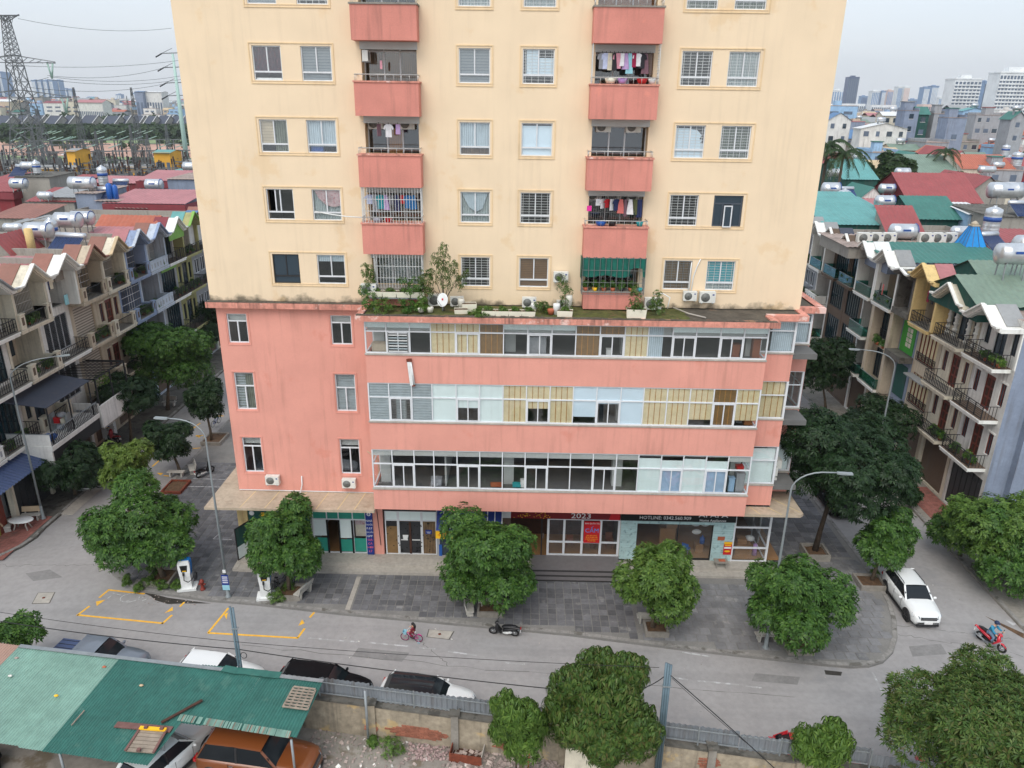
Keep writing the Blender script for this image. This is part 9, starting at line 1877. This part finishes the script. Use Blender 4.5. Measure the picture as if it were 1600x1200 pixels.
g0=croof('brownish corrugated roof strip at the left edge, joined to the pale green one',[R3(-40,1000,3.03),R3(32,1009,3.03),R3(-104,1147,2.62),R3(-190,1137,2.62)],'brown_sheet')
g2=croof('dark green corrugated car-park roof, left part hanging lower',[R3(188,1028,3.08),R3(352,1042,3.08),R3(229,1197,2.66),R3(66,1173,2.66)],'green_sheet')
g3=croof('dark green corrugated roof over the orange pickup, with frayed lower edge',[R3(352,1042,3.1),R3(505,1064,3.1),R3(463,1153,2.8),R3(280,1128,2.8)],'green_sheet')
m=MB(); a,b,c,d=[R3(352,1042,3.105),R3(354,1042,3.105),R3(281,1128,2.81),R3(268,1136,2.8)]; m.add([tuple(a),tuple(b),tuple(c),tuple(d)],[(0,1,2,3)],'green_sheet'); m.build('overlap_strip',g3[0])
for (P,lab) in ((((270,1115),(463,1142),(460,1149),(272,1124)),'worn'),):
    m=MB()
    for i in range(90):
        t=i/90; u=282+(455-282)*t; v=1119+(1146-1119)*t
        if r.random()<.75: p=PZ(u,v,2.87); m.box(p.x-.045,p.y-.25,p.z-.004,p.x+.03,p.y+.12,p.z+.006,'old_wood' if r.random()<.3 else 'green_sheet_pale')
    m.build('worn_edge',g3[0],kind='stuff')
m=MB(); m.beam(R3(30,1009,3.1),R3(505,1064,3.15),.2,.03,'galv'); m.build('ridge_strip',g2[0])
for i in range(4):
    m=MB(); p=R3(360+i*22,1046+i*2.6,3.17); m.obox(Matrix.Translation(p)@Matrix.Rotation(-.14+r.uniform(-.1,.1),4,'Z'),.75,.4,.012,'green_sheet'); m.build('roof_patch',g3[0])
def roofitem(name,label,cat,fn,group=None): return item(name,label,cat,fn,(0,0,0),group)
def slats(name,label,cat,A,B,C,D_,nx,ny,m_,z=.05,w=.09):
    A,B,C,D_=map(Vector,(A,B,C,D_)); e=thing(name,label,cat,tuple((A+C)/2),w=True)
    for i in range(nx): t=i/(nx-1); m=MB(); m.beam(A.lerp(B,t)+Vector((0,0,z)),D_.lerp(C,t)+Vector((0,0,z)),w,.03,m_); m.build('slat',e)
    for i in range(ny): t=i/(ny-1); m=MB(); m.beam(A.lerp(D_,t)+Vector((0,0,z+.035)),B.lerp(C,t)+Vector((0,0,z+.035)),w,.03,m_); m.build('slat',e)
    return e
slats('wooden_pallet','weathered wooden pallet lying on the green roof above the orange pickup','pallet',PZ(459,1075,3.08),PZ(493,1079,3.08),PZ(480,1111,2.98),PZ(442,1106,2.98),5,8,'old_wood')
e=thing('wooden_hatch','weathered plank hatch with a yellow top batten on the lower green roof','hatch',PZ(228,1160,2.8),w=True); A,B,C,D_=[PZ(*q) for q in((219,1140,2.86),(260,1143,2.86),(240,1178,2.78),(196,1175,2.78))]
for i in range(6): t=i/6; m=MB(); m.add([tuple(A.lerp(D_,t+.01)+Vector((0,0,.04))),tuple(B.lerp(C,t+.01)+Vector((0,0,.04))),tuple(B.lerp(C,t+.155)+Vector((0,0,.045))),tuple(A.lerp(D_,t+.155)+Vector((0,0,.045))),tuple(A.lerp(D_,t+.01)),tuple(B.lerp(C,t+.01)),tuple(B.lerp(C,t+.155)),tuple(A.lerp(D_,t+.155))],[(0,1,2,3),(7,6,5,4),(0,4,5,1),(2,6,7,3),(1,5,6,2),(3,7,4,0)],'old_wood'); m.build('plank',e)
for P in((A,D_),(B,C)): m=MB(); m.beam(P[0]+Vector((0,0,.07)),P[1]+Vector((0,0,.07)),.1,.05,'plank_red'); m.build('side_batten',e)
m=MB(); m.beam(A+Vector((0,0,.1)),B+Vector((0,0,.1)),.16,.07,'sign_yellow'); m.build('top_batten',e)
for q in(A.lerp(B,.25),A.lerp(B,.85),D_.lerp(C,.5)): m=MB(); m.obox(Matrix.Translation(q+Vector((0,0,.17))),.14,.14,.1,'plank_red'); m.build('block',e)
def board(label,a,b,w,mm): e=MB(); e.beam(Vector((0,0,0)),Vector(b)-Vector(a),w,.05,mm); o=e.build('board'); o.location=a; tag(o,label,'board')
board('long reddish plank lying across the lower green roof',PZ(181,1132,2.85),PZ(268,1140,2.85),.3,'plank_red'); board('dark charred beam lying diagonally on the green roof',PZ(252,1129,2.92),PZ(316,1094,3.02),.13,'dark_wood'); board('thin pale stick on the green roof',PZ(112,1133,2.85),PZ(132,1110,2.92),.04,'old_wood')
for i,(u,v,mm,lab) in enumerate(((26,1029,'rubble','small stone on the pale green roof near the top edge'),(16,1057,'litter','white and grey can on the pale green roof'),(124,1022,'rubble','brown lump at the top edge of the pale green roof'),(163,1043,'terra','small brown rag on the pale green roof'),(221,1072,'tan','tiny leaf pile on the dark green roof'),(88,1088,'sign_yellow','tiny yellow scrap on the pale green roof'))):
    item('roof_litter',lab,'litter',lambda m:m.ball((0,0,.04),(.11,.07,.05),mm,7,4),PZ(u,v,2.98),'litter on the green roofs')
for i,(u,v,z,lab) in enumerate(((452,1200,0,'grey steel post in front of the orange pickup'),(262,1190,.5,'grey steel post with a diagonal brace beside the plank hatch'),(96,1200,.5,'grey post with red cans at its foot under the pale roof'))):
    t=(PZ(455,1153,2.78),PZ(250,1138,2.8),PZ(92,1170,2.7))[i]; e=thing('roof_post',lab,'post',(t.x,t.y-.02,0)); m=MB(); m.cyl((0,0,0),(0,0,t.z-.08),.055,'galv',8); m.build('tube',e)
    if i==1: m=MB(); m.cyl((0,0,2.1),(-.9,-.1,2.5),.035,'galv',6); m.build('brace',e)
    if i==2:
        for q in range(3): m=MB(); m.lathe([(.1,0),(.1,.3),(.03,.32)],(.3+q*.22,-.6+q*.05,0),'hydrant',8); m.build('red_can',e)
def upole(label,u,v,zt,base,n,H,sp=.12):
    e=thing('utility_pole',label,'pole',base); 
    for q in range(n): m=MB(); m.cyl((q*sp,0,0),(q*sp-.02,0,H-.05*q),.055,'pole_blue',8); m.build('tube',e)
    m=MB(); m.box(-.1,-.08,H-1.2,sp*(n-1)+.1,.08,H-1.15,'galv'); m.build('clamp',e); return e
p1=PY(352,948,FY(-12.2)-.3); p1=Vector((-11.95,FY(-12)-.0,0)); H1=PY(352,948,p1.y).z; upole('pair of thin steel tubes rising through the green roof, carrying cables',0,0,0,(p1.x,p1.y,0),2,H1)
p2=Vector((PY(1030,1150,FY(7.5)-.4).x,FY(7.5)-.4,0)); H2=PY(1040,1036,p2.y).z; upole('bundle of steel tubes by the wall right of the mango-like tree',0,0,0,tuple(p2),3,H2,.1)
cab=[]
def cable(label,pts,r_=.022): m=MB(); m.tube(pts,r_,'black_cable',5,cap=False); o=m.build('cable'); tag(o,label,'cable','black overhead cables')
def at(u,v,P): return PY(u,v,P.y)
c1=Vector((p1.x+.05,p1.y,PY(357,1014,p1.y).z)); L0=PY(-10,969,-11.0)
cable('black cable from the left edge to the steel tube pair',hang(L0,c1,.15)); cable('thinner upper cable from the left edge, running on past the tube pair',hang(PY(-10,955,-11.0),PY(360,1002,p1.y),.1),.012)
c2=Vector((p2.x,p2.y,PY(1030,1062,p2.y).z)); mid=PY(700,1050,-14.9)
cable('black cable over the parked cars into the star-leaved tree',hang(c1,PY(860,1076,FY(3)-.2),.12)); cable('thin cable above the parked cars, far side',hang(PY(360,1002,p1.y),PY(1030,1043,p2.y),.15),.012)
cable('thick cable slanting down right from the bundled tubes',hang(PY(1044,1052,p2.y),PY(1215,1205,p2.y-1.6),-.05)); cable('thin cable beside the slanting one',hang(PY(1046,1056,p2.y),PY(1165,1160,p2.y-1.2),.05),.01); cable('short cable loop left of the bundled tubes',hang(PY(1005,1075,p2.y),PY(1044,1052,p2.y),.1),.02)
m=MB(); c=c1+Vector((.25,0,-.35)); m.tube([tuple(c+Vector((.14*math.cos(t*PI/6),0,.17*math.sin(t*PI/6)))) for t in range(12)],.018,'black_cable',4,closed=True); o=m.build('cable_coil'); tag(o,'small coil of cable hanging from the steel tube pair','cable')
def scatter(name,label,u0,u1,v0,v1,n,s0,s1,m_,seed,flatk=.5):
    r=random.Random(seed); m=MB()
    for i in range(n):
        p=PZ(r.uniform(u0,u1),r.uniform(v0,v1),.02); s_=r.uniform(s0,s1); M_=Matrix.Translation((p.x,p.y,.02+s_*flatk*.3))@Matrix.Rotation(r.uniform(0,6.3),4,'Z')@Matrix.Rotation(r.uniform(-.5,.5),4,'X'); m.obox(M_,s_,s_*r.uniform(.4,1),s_*flatk*r.uniform(.4,1),m_)
    return m.build(name,kind='stuff',label=label,cat='rubble')
scatter('rubble','broken stones and brick bits along the foot of the wall',480,1010,1140,1200,420,.04,.16,'rubble',1); scatter('dead_leaves','heap of pinkish dry rags and leaves by the wall',638,708,1158,1188,300,.04,.12,'pink_rag',2,.9); scatter('rubble','loose rubble under the mango-like tree',700,880,1170,1210,300,.05,.25,'rubble',3); scatter('litter_bits','scraps of white litter in the yard',510,760,1150,1200,26,.06,.22,'litter',4,.2); scatter('litter_bits','small leaves and litter in the gutter by the damp patch',225,335,930,945,60,.02,.08,'rubble',5,.3)
scatter('road_grit','grit and small stones scattered on the road and kerb',130,1500,935,1065,260,.015,.05,'rubble',6,.3); scatter('litter_bits','white paper scraps on the pavement and road',500,1500,890,1050,16,.06,.14,'litter',7,.2)
m=MB(); r2=random.Random(8); V=[]
for i in range(900):
    p=PZ(r2.uniform(500,900),r2.uniform(1135,1185),.01); h_=r2.uniform(.04,.16); a=r2.uniform(0,6.3); m.add([(p.x,p.y,.0),(p.x+.02*math.cos(a),p.y+.02*math.sin(a),0),(p.x+.05*math.cos(a+1),p.y+.05*math.sin(a+1),h_)],[(0,1,2)],'leaf_fresh')
m.build('grass',kind='stuff',label='thin grass growing on the yard soil below the wall',cat='grass')
e=thing('broken_cabinet','rusty broken cabinet lying open in the yard, bottom centre','cabinet',PZ(730,1183,0),-.15); m=MB(); m.box(-.75,-.4,0,.75,-.36,.5,'rust'); m.box(-.75,-.36,0,-.71,.4,.5,'rust'); m.box(.71,-.36,0,.75,.4,.5,'concrete_pale'); m.box(-.71,-.36,.02,.71,.4,.06,'dark_wood'); m.build('carcass',e); m=MB(); m.add([(-.75,.4,.1),(.75,.4,.1),(.75,.62,.62),(-.75,.62,.62),(-.75,.44,.08),(.75,.44,.08),(.75,.66,.6),(-.75,.66,.6)],[(3,2,1,0),(4,5,6,7),(0,1,5,4),(2,3,7,6)],'plank_red'); m.build('door',e)
e=thing('cream_panel','cream door panel leaning at the wall below the mango-like tree','panel',tuple(FP(4.2,0,-.9)),-.13); m=MB(); m.add([(-.95,-.3,0),(.95,-.3,0),(.95,.25,1.5),(-.95,.25,1.5),(-.95,-.24,0),(.95,-.24,0),(.95,.31,1.5),(-.95,.31,1.5)],[(3,2,1,0),(4,5,6,7),(0,1,5,4),(2,3,7,6),(1,2,6,5),(3,0,4,7)],'w_cream'); m.build('panel',e); m=MB(); m.beam((-.8,-.3,.2),(.8,-.3,.2),.05,.04,'w_beige'); m.build('ledge',e)
for i,(x,l,mm,lab,rz) in enumerate(((9.0,3.0,'galv','bent grey pipe lying at the foot of the right wall',-.3),(11.2,4.0,'concrete_pale','long concrete beam leaning at the right wall',-.25),(16.3,5,'old_wood','pale pole in front of the low fence, bottom right',-.05),(16.6,5,'old_wood','second pale pole just below the first, bottom right',-.02))):
    p=FP(x,.4+.15*(i%2),-.8-.25*i*.5); e=MB(); e.beam((-l/2,0,0),(l/2,0,.25),.09,.09,mm); o=e.build('pole_piece'); o.location=p; o.rotation_euler=(0,0,rz); tag(o,lab,'pole')
for i,(u,lab) in enumerate(((806,'thin brown stake under the star-leaved tree'),(825,'reddish stake right of the thin brown one'))):
    p=PZ(u,1205,0); m=MB(); m.cyl((0,0,0),(.05,0,1.7),.04,'terra' if i else 'dark_wood',6); o=m.build('stake'); o.location=p; tag(o,lab,'stake')
